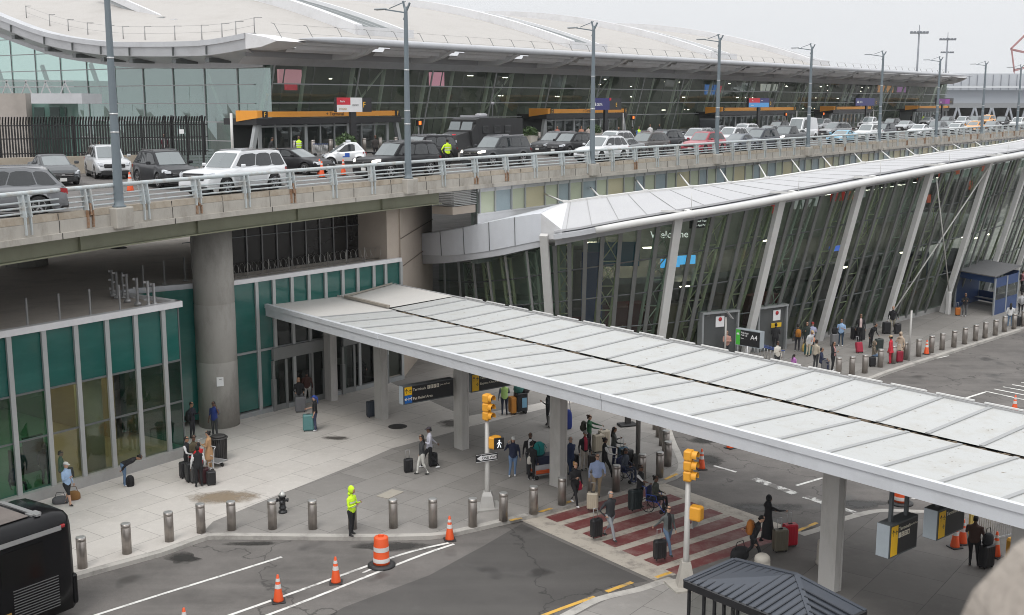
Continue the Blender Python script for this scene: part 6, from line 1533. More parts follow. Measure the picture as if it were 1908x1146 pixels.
        f2 = MB(); f2.ell(head((0, .075, -.01)), (.052, .042, .075), 10, 6); f2.obj('face', SKIN[skin], root)
    else:
        if style != 'bald': shell(g)
        if style == 'long': g.loft([ring_e(head((0, -.055, .03)), .085, .06), ring_e(head((0, -.075, -.09)), .09, .05), ring_e(up((0, -.105, .42)), .085, .035), ring_e(up((0, -.11, .36)), .05, .02)], 0, True, True, True)
        if style == 'bun': g.ell(head((0, -.115, .06)), (.05, .05, .05), 8, 6)
        if style == 'tail': g.tube([head((0, -.11, .05)), head((0, -.15, -.03)), up((0, -.15, .40))], [.035, .04, .02], 7)
        if style == 'beard': g.ell(head((0, .065, -.085)), (.05, .045, .04), 8, 6)
        if style != 'bald': g.obj('hair', hm, root)
        if cap:
            c = MB(); cm = mat('cap ' + cap, HAIRC[cap], .8, var=.15)
            rings = [[head((.092 * math.cos(PI / 2 * k / 5) * math.cos(2 * PI * j / 14), -.006 + .112 * math.cos(PI / 2 * k / 5) * math.sin(2 * PI * j / 14), .045 + .085 * math.sin(PI / 2 * k / 5))) for j in range(14)] for k in range(6)]
            c.loft(rings, 0, True, True, True); c.loft([[head((.075 * q, .085, .048)) for q in (-1, 0, 1)], [head((.06 * q, .175 - .02 * abs(q), .036)) for q in (-1, 0, 1)]], 0, False, False, True, closed=False); c.obj('cap', cm, root)
    return root
BLK, NVY, JEAN, GRY, WHT, KHA, DGR, LBL, BRN = (.014, .014, .016), (.018, .024, .055), (.10, .16, .25), (.19, .19, .20), (.60, .60, .60), (.34, .27, .18), (.045, .047, .05), (.30, .42, .60), (.09, .045, .03)
WSH = (.6, .6, .6); HV_ = (.55, .80, .04)
G = P
SH = lambda c: mat('x', c)
WS = (.7, .7, .7)
pp = person
# pavement by the green pavilion
pp(G(127, 941), -20, 'man in pale blue hoodie, white cap and black shorts by the pavilion glass', LBL, BLK, 'step', ('phone', 'down'), 'g', cap='w', skin='l', shorts=True)
pp(G(233, 905), 5, 'man in black jacket and jeans bending over a black backpack', BLK, JEAN, 'shift', ('low', 'low'), 'k', lean=1.15, shoes=WS)
pp(G(350, 888), -10, 'porter in black vest and white sleeves facing the luggage beside the pavilion corner', WSH, BLK, arms=('fwd', 'down'), vest=BLK, skin='m')
pp(G(371, 907), 120, 'porter in black vest seen from behind between upright suitcases', WSH, BLK, arms=('down', 'down'), vest=BLK, skin='d')
pp(G(363, 885), -30, 'man in olive jacket behind the luggage trolley', (.075, .062, .035), DGR, arms=('phone', 'down'), skin='d')
pp(G(373, 894), 150, 'person in bright red jacket in the middle of the porter group', (.50, .015, .02), (.25, .03, .05), arms=('fwd', 'fwd'), h=1.6)
pp(G(391, 876), 175, 'woman in long tan dress and trousers standing by the trolley', (.42, .25, .13), (.42, .25, .13), arms=('fwd', 'phone'), style='bun', skin='l', skirt=(None, .5))
pp(G(359, 816), -20, 'man in dark clothes drinking coffee in shade by the round column', (.02, .02, .03), (.03, .03, .035), arms=('ear', 'phone'), skin='m')
pp(G(401, 815), -115, 'man in blue polo shirt on the phone in front of the round column', (.018, .04, .20), DGR, arms=('down', 'ear'), skin='d', short=True)
pp(G(558, 765), -75, 'woman with long fair hair and black top in the doorway', BLK, GRY, arms=('fwd', 'fwd'), hair='y', style='long', skin='l')
pp(G(573, 752), 95, 'man in brown jacket and pale trousers walking into the doorway', (.06, .025, .02), (.42, .41, .39), 'walk', ('down', 'down'), 'k')
pp(G(588, 803), 185, 'woman in black vest top and blue cap behind a teal suitcase', BLK, (.05, .06, .11), arms=('fwd', 'down'), hair='u', cap='u', style='tail', skin='l', short=True, shoes=WS)
pp(G(656, 997), -25, 'traffic agent in bright yellow hooded jacket looking at a phone by the kerb', (.58, .86, .03), BLK, 'shift', ('phone', 'phone'), hood=True, skin='m', h=1.8)
pp(G(787, 884), 195, 'woman in black top and white trousers with a small black case', DGR, (.58, .57, .53), 'step', ('down', 'ear'), style='long', skin='m')
pp(G(801, 872), 190, 'man in white hooded top and dark cap pulling a black case', (.50, .50, .56), BLK, 'walk', ('back', 'phone'), cap='x', skin='d', shoes=WS, h=1.8)
pp(G(956, 888), -85, 'woman in navy hooded top, jeans and white cap on the phone', NVY, (.14, .22, .36), 'shift', ('ear', 'down'), style='long', hair='b', cap='w', skin='l', shoes=WS)
em = pp(G(988, 884), -95, 'man in black and white jacket with yellow print behind the luggage trolley', BLK, DGR, arms=('down', 'down'), shirt=WHT, skin='d', style='beard', h=1.8)
pp(G(990, 895), 60, 'woman all in black with a white tote bag by the loaded trolley', BLK, BLK, arms=('down', 'fwd'), style='bun', skin='m', shoes=WS, h=1.66)
pp(G(940, 773), 100, 'worker in pale green safety vest under the canopy', (.10, .12, .16), (.02, .025, .05), arms=('fwd', 'down'), vest=(.42, .62, .20), skin='d')
pp(G(1021, 792), 170, 'person in black with long hair beside the white canopy column', BLK, BLK, style='long', skin='m', arms=('down', 'phone'))
pp(G(1062, 890), -60, 'elderly man in navy shirt and trousers right of the white column', (.02, .035, .09), (.03, .05, .10), 'step', ('down', 'back'), 'g', skin='l', h=1.75)
pp(G(1097, 842), -15, 'woman in green jumper pushing cream suitcases', (.025, .11, .05), (.03, .03, .035), arms=('reach', 'reach'), style='bun', hair='b', skin='l', h=1.7)
pp(G(1089, 876), -65, 'woman in black top with red shirt and pale trousers', BLK, (.42, .37, .32), 'shift', ('down', 'down'), 'k', shirt=(.40, .03, .06), skin='m', cap='g')
pp(G(1126, 890), 10, 'attendant in black vest and white sleeves pushing a seated man', WSH, BLK, 'walk', ('fwd', 'reach'), vest=BLK, style='bun', skin='d')
pp(G(1143, 868), 0, 'woman in grey top with dark hair and a blue case', (.08, .085, .08), NVY, arms=('fwd', 'phone'), style='long', skin='m')
WCH = []
p_ = G(1164, 896); pp((p_[0], p_[1], 0.0), -35, 'man in dark blue jacket sitting in a wheelchair', (.045, .055, .075), (.025, .035, .06), 'sit', ('lap', 'lap'), skin='d', shoes=WS); WCH.append((p_, -35, 'dark wheelchair with blue frame carrying a man by the bollards'))
pp(G(1112, 928), -85, 'man in pale blue shirt and khaki trousers behind a cream suitcase', (.34, .42, .62), KHA, 'shift', ('down', 'fwd'), 'b', skin='l', h=1.8, build=1.1)
pp(G(1071, 941), -60, 'woman in black holding a cup and red bag at the crossing', BLK, BLK, 'walk', ('phone', 'down'), 'y', 'bun', skin='l', shoes=WS)
pp(G(1136, 1004), -50, 'man in dark jumper and grey trousers striding over the crossing', (.028, .030, .034), (.25, .26, .28), 'walk', ('hip', 'back'), 'g', skin='l', build=1.1, h=1.78)
pp(G(1192, 947), -35, 'attendant in black vest pushing a blue wheelchair on the crossing', WSH, BLK, arms=('reach', 'down'), vest=BLK, style='bun', skin='d', short=True)
p_ = G(1220, 952); pp(p_, -30, 'woman in dark printed shirt sitting in a blue wheelchair', (.05, .055, .045), BLK, 'sit', ('lap', 'lap'), style='bun', skin='d'); WCH.append((p_, -30, 'bright blue wheelchair on the crossing carrying a woman'))
pp(G(1243, 1031), -60, 'woman in grey jacket and jeans rolling a black case off the crossing', (.10, .11, .11), (.10, .15, .23), 'walk', ('back', 'down'), 'k', 'long', shirt=BLK, skin='l')
pp(G(1429, 1010), 20, 'woman in long black robe and headscarf behind two suitcases', BLK, BLK, 'step', ('reach', 'fwd'), style='scarf', skin='m', skirt=(None, .16))
pp(G(1402, 1047), -15, 'man in black with an orange backpack leaning forward', BLK, BLK, 'walk', ('low', 'back'), 'k', lean=.35, skin='l')
pp(G(1812, 1054), 60, 'person in brown jacket and black trousers under the right end of canopy', (.055, .028, .022), BLK, 'shift', ('down', 'fwd'), 'k', skin='d', h=1.76, build=1.1)
# pavement by the lower terminal
pp(G(1444, 655), 80, 'person in black facing the doors beside the yellow door notice', (.02, .02, .022), (.02, .02, .022), arms=('phone', 'phone'), skin='m', h=1.8)
pp(G(1485, 655), 60, 'person in dark clothes with orange backpack by raking columns', DGR, (.035, .035, .04), arms=('down', 'down'), shoes=WS, h=1.75)
pp(G(1502, 650), -100, 'woman in dark green top beside the cap wearer', (.03, .04, .035), DGR, style='long', hair='b', skin='l', arms=('phone', 'down'))
pp(G(1512, 650), -85, 'person in pale striped top and dark red cap', (.34, .36, .50), DGR, cap='r', skin='l', arms=('down', 'phone'))
pp(G(1505, 664), -60, 'person in white hooded top with orange cap leaning over bags', WHT, (.45, .40, .30), arms=('low', 'low'), hair='t', cap='t', lean=.4, skin='m')
pp(G(1566, 645), -120, 'man in light blue polo shirt looking at his phone by the raking column', (.28, .42, .62), (.02, .04, .07), arms=('phone', 'phone'), skin='m', short=True, shoes=WS, h=1.76)
pp(G(1519, 688), 30, 'man in cream jumper behind the seated man', (.42, .37, .29), DGR, arms=('down', 'down'), skin='d', h=1.76)
pp(G(1529, 692), -20, 'man in navy suit sitting beside a grey case', NVY, NVY, 'sit', ('fwd', 'lap'), skin='m')
pp(G(1551, 691), -40, 'woman in black jacket and pink top by the near bollards', BLK, BLK, 'shift', ('phone', 'down'), style='long', shirt=(.50, .26, .24), skin='m', shoes=WS)
pp(G(1602, 636), -100, 'person in black with pale scarf behind large black bags', BLK, BLK, arms=('down', 'down'), shirt=(.55, .42, .40), skin='m', h=1.8)
pp(G(1622, 648), -60, 'person in black coat bending over dark luggage', BLK, BLK, 'shift', ('low', 'fwd'), lean=.5, skin='m')
pp(G(1662, 620), -110, 'bald man in black jumper and khaki trousers by a raking column', BLK, (.26, .24, .19), 'walk', ('down', 'back'), style='bald', skin='l', h=1.82)
pp(G(1658, 678), 150, 'man in bright red suit and pale cap between bollards', (.48, .02, .035), (.42, .02, .04), arms=('down', 'down'), cap='t', skin='d', skirt=(None, .7))
pp(G(1676, 671), -140, 'woman in beige coat beside the man in red', (.42, .33, .25), BLK, style='scarf', skin='d', arms=('phone', 'down'), skirt=(None, .6))
pp(G(1627, 679), -15, 'man in olive hooded jacket sitting on a suitcase by bollards', (.14, .115, .085), JEAN, 'sit', ('phone', 'phone'), hood=True, skin='l')
pp(G(1797, 590), -110, 'man in black top and grey trousers in front of the blue shelter', BLK, (.10, .10, .105), 'shift', ('phone', 'phone'), skin='m', shoes=WS)
pp(G(1903, 543), 0, 'person in pink shirt with black backpack at the right edge beyond the shelter', (.40, .18, .20), BLK, skin='m', arms=('phone', 'down'))
pp(G(1901, 588), 80, 'person in pale grey hooded top with white backpack by the right edge', (.42, .42, .43), BLK, skin='m', arms=('down', 'down'), shoes=WS)
pp(G(1881, 609), 60, 'woman in white top and jeans between far bollards', WHT, JEAN, style='long', skin='m', arms=('phone', 'down'), shoes=WS, h=1.66)
pp(G(1447, 690), -60, 'person in cream top just beyond the canopy edge', (.55, .52, .46), DGR, skin='d', arms=('phone', 'down'))
pp(G(1478, 700), 30, 'child in pink and violet jacket just beyond the canopy edge', (.42, .16, .42), NVY, skin='d', h=1.25, style='tail')
pp(G(1353, 668), -80, 'woman with long dark hair beside the pole left of the black sign', (.45, .25, .20), DGR, style='long', hair='b', skin='l', arms=('cross', 'cross'))
# elevated road
D = lambda u, v: P(u, v, DECK)
a_ = atY(306, 250, 73.5); pp((a_[0], a_[1], a_[2] - 1.74), -95, 'man in maroon jacket and white shirt behind the small black car', (.10, .012, .025), DGR, shirt=WHT, skin='l', hair='b')
a_ = atY(183, 264, 72.5); pp((a_[0], a_[1], a_[2] - 1.78), -60, 'person whose brown hair shows above the silver car', DGR, DGR, skin='l', hair='b', h=1.78, arms=('up', 'down'))
pp(D(558, 300), -90, 'worker in yellow vest standing behind the black sedan', DGR, BLK, vest=HV_, skin='d')
pp(D(504, 303), 20, 'person in black with white sleeve at the orange sign door', BLK, BLK, shirt=WHT, skin='m', lean=.2, arms=('fwd', 'down'))
pp(D(834, 313), 120, 'traffic officer in yellow jacket standing between dark large cars', (.55, .78, .03), BLK, 'shift', ('phone', 'hip'), 'k', skin='m', h=1.8)
pp(D(700, 297), -60, 'dark figure standing at the glass behind the black large car', (.04, .035, .033), BLK, skin='d')
for u, v, t_, b_, y_, l_ in ((1083, 268, (.45, .22, .15), DGR, -90, 'woman in orange top by the doors below sign E'), (1096, 268, (.42, .36, .33), KHA, 90, 'person in pale top by the doors below sign E'), (1152, 271, BLK, DGR, -70, 'man in black shirt beside a thin white post'), (1178, 269, (.03, .03, .033), BLK, 90, 'tall dark figure by the steel bollards'), (1211, 263, WHT, DGR, -90, 'person in white top behind the bronze grey car'), (1228, 262, BLK, BLK, -80, 'person in black and white behind the bronze grey car'), (1038, 268, (.40, .16, .12), DGR, -80, 'person by the door frame behind the black car')):
    pp(D(u, v), y_, l_, t_, b_, skin='m')
pp(D(1190, 270), -60, 'worker in yellow vest and blue sleeves left of the bronze grey car', (.04, .12, .40), NVY, vest=HV_, skin='m')
pp(D(1495, 258), -80, 'worker in yellow vest beside the fifth lamp post', DGR, NVY, vest=HV_, skin='d')
pp(D(1451, 244), -60, 'person in blue jacket behind the dark pickup', (.03, .05, .20), NVY, skin='d')
pp(D(1720, 232), -90, 'worker in yellow jacket in front of the far orange sign', (.55, .78, .05), BLK, skin='m')
pp(D(1697, 231), -60, 'dark figure beside the yellow jacket below the far orange sign', BLK, BLK, skin='m')
# people seen through the pavilion glass
for i, (s, k, t_, y_, l_) in enumerate(((9.9, -4.6, (.20, .03, .03), 20, 'person in red behind the pavilion glass'), (9.0, -3.9, (.05, .06, .07), 30, 'person in shorts walking behind the pavilion glass'), (7.3, -4.8, BLK, 160, 'dark walking figure behind the pavilion glass'), (7.0, -4.2, (.02, .02, .025), 200, 'second dark figure behind the pavilion glass beside a walking one'), (8.3, -1.6, (.06, .01, .03), 90, 'person in dark red top close behind the pavilion glass'), (6.0, -1.3, BLK, 90, 'person with black backpack close behind the pavilion glass'), (7.6, -.9, (.01, .03, .09), -20, 'seated person in blue just behind the pavilion glass'), (5.6, -.8, (.02, .20, .13), 20, 'seated person in green just behind the pavilion glass'))):
    pp(Q(s, k, .04), y_, l_, t_, DGR if i != 1 else BLK, 'sit' if 'seated' in l_ else ('walk' if 'walking' in l_ else 'stand'), skin='m', shorts=(i == 1))
pp(R(8.6, -.3, .02), -70, 'person in black standing inside the right hand sliding door', BLK, BLK, arms=('phone', 'fwd'), skin='m')
print('people', NPEOPLE[0])
# ---------------------------------------------------------------- luggage
def lug_mat(c): return mat('luggage %.3f %.3f %.3f' % tuple(c), c, .45, var=.1, scale=6, bump=.1)
def suitcase(u, v, yaw, c, label, size='m', handle=True, z=0, tilt=0, pos=None, group=None):
    w_, d, h = {'s': (.38, .24, .54), 'm': (.44, .27, .64), 'l': (.52, .32, .76)}[size]
    p = pos or P(u, v, z); t = thing('suitcase', label, 'suitcase', p, math.radians(yaw), group); t.rotation_euler.x = math.radians(tilt)
    m = lug_mat(c); b = MB(); b.box((0, 0, .06 + h / 2), (w_, d, h), 0, 0, .05)
    for k in range(5):
        x = -w_ * .36 + w_ * .18 * k; b.box((x, 0, .06 + h / 2), (.02, d + .014, h * .86), 0, 0, .006)
    b.obj('shell', m, t)
    b = MB(); b.box((0, 0, .06 + h / 2), (w_ + .006, .02, h + .006), 0, 0, .01); b.box((0, d / 2 + .012, .06 + h * .5), (.05, .02, .16), 0, 0, .008); b.box((0, 0, .06 + h + .02), (.16, .05, .035), 0, 0, .01); b.obj('zip_band', TRIM, t)
    for x in (-w_ * .36, w_ * .36):
        for y in (-d * .3, d * .3): b = MB(); b.tube([(x - .015, y, .03), (x + .015, y, .03)], .03, 8); b.obj('wheel', TYRE, t)
    if handle:
        b = MB()
        for x in (-.08, .08): b.tube([(x, d * .3, h + .05), (x, d * .3, h + .42)], .009, 5)
        b.tube([(-.09, d * .3, h + .42), (.09, d * .3, h + .42)], .016, 6); b.obj('pull_handle', STEEL, t)
    return t
def bag(name, label, cat, pos, yaw, dims, c, strap=True, group=None):
    t = thing(name, label, cat, pos, math.radians(yaw), group); w_, d, h = dims
    b = MB(); b.loft([ring_e((0, 0, z * h), w_ / 2 * k, d / 2 * k, 12) for z, k in ((0, .8), (.12, 1), (.6, 1), (.85, .85), (1, .45))], 0, True, True, True); b.obj('bag_body', cloth(c), t)
    b = MB()
    if name == 'backpack':
        b.box((0, d * .46, h * .35), (w_ * .7, d * .25, h * .4), 0, 0, .03)
        for s in (-1, 1): b.tube([(s * w_ * .3, -d * .3, h * .9), (s * w_ * .36, -d * .62, h * .6), (s * w_ * .3, -d * .4, h * .1)], .018, 5)
    else: b.tube([(-w_ * .32, 0, h * .85), (-w_ * .2, 0, h * 1.5), (w_ * .2, 0, h * 1.5), (w_ * .32, 0, h * .85)], .014, 5)
    b.obj('strap', cloth(tuple(x * .6 for x in c)), t); return t
K_ = (.014, .014, .016)
suitcase(575, 803, 10, (.10, .24, .24), 'large teal suitcase in front of the woman in the blue cap', 'l', False)
suitcase(560, 768, 15, (.17, .17, .18), 'grey suitcase in the open doorway', 'l', False)
suitcase(761, 880, 20, K_, 'small black case pulled by the woman in white trousers', 's')
suitcase(807, 869, 25, K_, 'black case pulled by the man in white hooded top', 's')
suitcase(345, 890, 40, K_, 'black suitcase beside the porter at the pavilion corner', 'm', False)
suitcase(358, 897, 35, (.02, .021, .022), 'black suitcase in the middle of the porter group', 'l')
suitcase(365, 899, 35, (.06, .06, .062), 'grey upright case behind the porter seen from behind', 'm')
suitcase(381, 902, 30, (.05, .01, .015), 'dark red case standing behind the porter', 'm', False)
suitcase(394, 904, 20, K_, 'black case with raised twin handles right of the porter', 's')
bag('duffel_bag', 'grey duffel bag at the feet of the man in shorts', 'duffel bag', P(113, 938), 20, (.62, .34, .30), (.10, .10, .105))
bag('duffel_bag', 'tan leather bag behind the man in shorts', 'bag', P(138, 931), 20, (.50, .30, .36), (.22, .11, .035))
bag('backpack', 'black backpack on the ground under the bending man', 'backpack', P(243, 906), 30, (.34, .26, .46), K_)
suitcase(693, 777, 30, (.03, .04, .055), 'dark blue tall case behind the second canopy column', 'l', False)
suitcase(1028, 796, 30, (.35, .34, .33), 'small grey case behind the white column', 's', False)
bag('garment_bag', 'blue garment bag with white dots right of the white column', 'bag', P(1057, 799), 20, (.50, .32, .95), (.015, .03, .17))
suitcase(1114, 842, 25, (.50, .44, .34), 'cream suitcase pushed by the woman in green, front one', 'l', False)
suitcase(1125, 834, 25, (.52, .46, .36), 'cream suitcase with brown straps behind the other cream one', 'l', False)
suitcase(1104, 950, -10, (.50, .44, .34), 'cream suitcase with raised handle before the man in pale blue shirt', 'm')
suitcase(1105, 877, 25, (.055, .045, .042), 'dark brown case with white ribbon behind the trolley people', 'm', False)
suitcase(1160, 862, 25, (.03, .09, .14), 'blue case with raised handle by the woman in grey', 'm')
suitcase(1168, 872, 25, (.03, .03, .032), 'dark case behind the seated man in the wheelchair', 'l', False)
suitcase(1070, 872, 10, K_, 'small black bag hanging behind the woman in red shirt', 's', False)
suitcase(1183, 950, 30, (.018, .03, .032), 'dark green suitcase beside the wheelchair attendant', 'l', False)
suitcase(1111, 1001, 28, K_, 'black case with white bands pulled over the crossing', 'm')
suitcase(1229, 1042, 20, K_, 'black case with white strap at the crossing end', 'm')
for t_, z_ in (('a', 0),): pass
suitcase(1453, 1027, 15, (.13, .115, .085), 'olive grey suitcase in front of the woman in black robe', 'l', True)
suitcase(1471, 1017, 15, (.45, .012, .03), 'bright red suitcase beside the olive grey one', 'l', True)
bag('duffel_bag', 'black bag dragged by the man with the orange backpack', 'bag', P(1378, 1041), 40, (.8, .5, .42), K_)
suitcase(1837, 1057, 30, K_, 'large black suitcase under the right end of the canopy', 'l', False)
bag('duffel_bag', 'black bag on top of the large suitcase at the canopy end', 'bag', P(1837, 1057)[:2] + (.83,), 30, (.45, .30, .38), K_)
suitcase(1488, 660, 20, (.01, .10, .11), 'teal case by the person in the orange cap', 'm', False, pos=P(1505, 661))
bag('tote_bag', 'yellow and white shopping bag by the orange cap', 'bag', P(1500, 655), 0, (.45, .3, .5), (.45, .32, .10)); bag('tote_bag', 'pink peach bag on the teal case', 'bag', P(1512, 658)[:2] + (.72,), 0, (.4, .3, .3), (.55, .25, .16))
suitcase(1554, 645, 25, (.17, .17, .175), 'grey case with black bag on it behind the blue polo shirt', 'l', False); bag('duffel_bag', 'black bag on top of the grey case', 'bag', P(1554, 645)[:2] + (.83,), 25, (.42, .3, .4), K_)
suitcase(1530, 693, 10, (.14, .14, .145), 'grey case under the seated man in navy', 'm', False, pos=P(1537, 693))
suitcase(1592, 632, 25, K_, 'big black suitcase before the person with pale scarf', 'l', False); suitcase(1604, 634, 25, (.02, .02, .022), 'second black suitcase beside the big black one', 'l', False)
suitcase(1602, 658, 20, (.32, .015, .04), 'tilted crimson suitcase by the man sitting on luggage', 'm', True, tilt=-15)
suitcase(1625, 683, 10, K_, 'black suitcase serving as a seat by the bollards', 's', False)
suitcase(1637, 655, 15, (.025, .035, .033), 'dark green case behind the seated man in olive', 'l', False)
suitcase(1651, 622, 10, K_, 'tall black case left of the bald man', 'l'); suitcase(1672, 622, 10, K_, 'black case pulled behind the bald man', 'm', False)
suitcase(1675, 675, 10, (.25, .01, .03), 'dark red suitcase by the woman in beige coat', 'm', True)
suitcase(1784, 588, 15, (.50, .16, .03), 'orange suitcase in front of the blue shelter', 's', True)
suitcase(1895, 608, 15, K_, 'black case at the right edge of the pavement', 'm', True); suitcase(1907, 545, 15, K_, 'black case by the pink shirt beyond the shelter', 'm', False)
bag('tote_bag', 'white tote bag on the shoulder of the woman in black', 'tote bag', P(990, 895)[:2] + (.72,), 30, (.42, .16, .36), (.58, .55, .50))
bag('tote_bag', 'red bag held by the woman with the cup', 'tote bag', (P(1078, 938)[0], P(1078, 938)[1], .55), 30, (.34, .14, .36), (.45, .02, .06))
for u, v, yaw, c, lab in ((1488, 655, 60, (.38, .15, .02), 'orange backpack worn by the person in dark clothes'), (1399, 1046, -15, (.42, .15, .03), 'orange backpack on the leaning man in black')):
    p = P(u, v); a = math.radians(yaw); k = .24; le = .30 if 'leaning' in lab else .0
    bag('backpack', lab, 'backpack', (p[0] - math.cos(a) * (k - le * .6), p[1] - math.sin(a) * (k - le * .6), .98), yaw - 90 + 180, (.36, .26, .50), c)
bag('backpack', 'dull green backpack on the woman in green jumper', 'backpack', (P(1091, 842)[0] - .1, P(1091, 842)[1] + .1, .95), 70, (.34, .24, .46), (.06, .06, .045))
bag('backpack', 'white backpack worn at the right edge', 'backpack', (P(1899, 588)[0], P(1899, 588)[1] - .22, .98), 0, (.34, .24, .44), (.35, .35, .36))
bag('backpack', 'black backpack worn by the pink shirt', 'backpack', (P(1899, 543)[0] - .05, P(1899, 543)[1], .98), 90, (.34, .26, .46), K_)
bag('backpack', 'black backpack hanging on the man drinking coffee', 'backpack', (P(354, 818)[0], P(354, 818)[1], .85), 80, (.40, .3, .52), K_)
# luggage trolleys
def trolley(pos, yaw, label, load=(), group=None):
    t = thing('luggage_trolley', label, 'luggage trolley', pos, math.radians(yaw), group)
    b = MB()
    for s in (-1, 1): b.tube([(-.55, s * .28, .22), (.45, s * .28, .20), (.52, s * .28, 1.0), (.62, s * .28, 1.08)], .022, 6)
    b.tube([(.62, -.28, 1.08), (.62, .28, 1.08)], .025, 6); b.tube([(-.55, -.28, .22), (-.55, .28, .22)], .02, 6); b.box((-.05, 0, .22), (.95, .5, .03)); b.tube([(.5, -.28, .7), (.5, .28, .7)], .018, 5)
    b.obj('frame', STEEL, t)
    for x, y in ((-.5, 0), (.4, -.26), (.4, .26)): b = MB(); b.tube([(x, y - .02, .09), (x, y + .02, .09)], .09, 12); b.obj('wheel', TYRE, t)
    return t
trolley(P(375, 884), 60, 'luggage trolley inside the porter group')
trolley(P(398, 866), 150, 'empty luggage trolley beside the black litter bin')
tr = trolley(P(1011, 889), 205, 'luggage trolley loaded with navy bags and orange base beside the white column')
o_ = (.46, .10, .02)
b = MB(); b.box((-.1, 0, .33), (1.1, .62, .16), 0, 0, .03); b.obj('orange_tray', mat('orange tray', (.55, .09, .02), .45), tr)
tp = P(1011, 889); 
for k, (z, d_, c, nm) in enumerate(((.41, (1.0, .6, .22), (.40, .40, .42), 'grey white flat case on the orange trolley'), (.64, (1.0, .6, .34), (.018, .022, .05), 'navy holdall on top of the flat case'))):
    b = MB(); b.box((0, 0, d_[2] / 2), d_, 0, 0, .05); tag(b.obj('travel_bag', lug_mat(c), None, (tp[0], tp[1], z), math.radians(205)), nm, 'travel bag')
bag('backpack', 'turquoise backpack on top of the navy holdall', 'backpack', (tp[0] - .15, tp[1], .98), 40, (.5, .4, .55), (.01, .22, .21))
# wheelchairs
for (p_, yaw, lab) in WCH:
    blue = 'bright' in lab; m = mat('wheelchair blue', (.02, .06, .32), .4) if blue else mat('wheelchair navy', (.02, .03, .10), .4)
    t = thing('wheelchair', lab, 'wheelchair', p_, math.radians(yaw))
    b = MB(); b.box((-.02, 0, .47), (.44, .46, .05), 0, 0, .02); b.box((-.26, 0, .74), (.05, .46, .5), 0, 0, .02); b.obj('seat', mat('wheelchair canvas', (.02, .03, .09), .8), t)
    b = MB()
    for s in (-1, 1): b.tube([(-.45, s * .25, 1.0), (-.28, s * .25, .98), (-.26, s * .25, .45), (.22, s * .25, .45), (.42, s * .2, .12), (.55, s * .2, .10)], .02, 6); b.tube([(-.26, s * .27, .70), (.15, s * .27, .70), (.18, s * .27, .45)], .02, 6); b.box((.5, s * .13, .10), (.16, .14, .02))
    b.obj('frame', m, t)
    for s in (-1, 1):
        b = MB(); b.loft([[(q * math.cos(2 * PI * k / 20) - .18, s * .29 + y, .29 + q * math.sin(2 * PI * k / 20)) for k in range(20)] for q, y in ((.29, -.012), (.29, .012), (.26, .012), (.26, -.012), (.29, -.012))], 0, False, False, True)
        for k in range(6): a = PI * k / 6; b.beam((-.18 - .27 * math.cos(a), s * .29, .29 - .27 * math.sin(a)), (-.18 + .27 * math.cos(a), s * .29, .29 + .27 * math.sin(a)), .008, .008)
        b.obj('wheel', TYRE, t); b = MB(); b.tube([(.36, s * .22 - .015, .08), (.36, s * .22 + .015, .08)], .08, 10); b.obj('castor', TYRE, t)
# rows of nested trolleys
NT = mat('blue trolley grip', (.03, .06, .20), .5)
def nested(p, q, n, lab, z):
    for k in range(n):
        c = lerp(p, q, k / max(1, n - 1)); t = thing('luggage_trolley', lab, 'luggage trolley', (c[0], c[1], z), math.atan2(q[1] - p[1], q[0] - p[0]), lab)
        b = MB()
        for s in (-1, 1): b.tube([(-.4, s * .26, .2), (.3, s * .26, .2), (.42, s * .26, .98)], .022, 5)
        b.obj('frame', STEEL, t); b = MB(); b.tube([(.42, -.28, 1.0), (.42, .28, 1.0)], .035, 6); b.obj('grip', NT, t)
nested(P(1398, 668), P(1445, 682), 9, 'nested luggage trolleys below the black pick up sign', 0)
nested(P(575, 297, DECK), P(600, 297, DECK), 7, 'nested luggage trolleys at the doors behind the black sedan', DECK + .1)
# ---------------------------------------------------------------- bollards
BOLL = mat('brushed steel bollard', (.34, .31, .285), .36, .75, var=.18, scale=1.2, stretch=(6, 6, .4), dirt=(.20, .17, .15), dscale=2, damt=.4)
BTOP = mat('bollard cap', (.40, .40, .39), .35, .5, var=.1)
bol0 = None
def bollard(u, v, lab, grp, z=0.0, pos=None):
    global bol0
    p = pos or P(u, v, z)
    if bol0 is None:
        bol0 = thing('steel_bollard', lab, 'bollard', p, 0, grp)
        b = MB(); b.lathe((0, 0, 0), [(.165, 0), (.165, .95), (.160, .955), (.160, .965), (.165, .97), (.165, 1.08)], 20); b.obj('post', BOLL, bol0)
        b = MB(); b.lathe((0, 0, 1.08), [(.163, 0), (.158, .015), (.12, .02)], 20); b.obj('cap', BTOP, bol0); return
    copy_tree(bol0, p, 0, lab, grp)
ga = 'bollards along the plaza kerb'
for i, (u, v) in enumerate(((154, 1058), (237, 1031), (316, 1008), (375, 992), (432, 987), (508, 985), (583, 985), (657, 985), (733, 983), (807, 982), (881, 981), (938, 970), (994, 957), (1047, 940))):
    bollard(u, v, 'steel bollard on the plaza kerb, %s to the right of the coach' % ORD[i], ga)
gb_ = 'bollards at the crossing and round the kerb corner'
for i, (u, v) in enumerate(((1102, 922), (1148, 915), (1196, 893), (1229, 889), (1244, 868), (1240, 846), (1234, 830), (1228, 814), (1222, 800), (1217, 786))):
    bollard(u, v, 'steel bollard %s in the row curving from the crossing to the canopy' % ORD[i], gb_)
gc = 'bollards along the lower terminal kerb'
for i, (u, v) in enumerate(((1562, 700), (1587, 698), (1611, 695), (1640, 684), (1664, 677), (1687, 670), (1711, 664), (1735, 657), (1755, 652), (1777, 647), (1797, 641), (1817, 635), (1835, 630), (1854, 625), (1871, 618), (1889, 613), (1906, 608))):
    bollard(u, v, 'steel bollard on the lower terminal kerb, %s from the canopy' % ORD[i], gc)
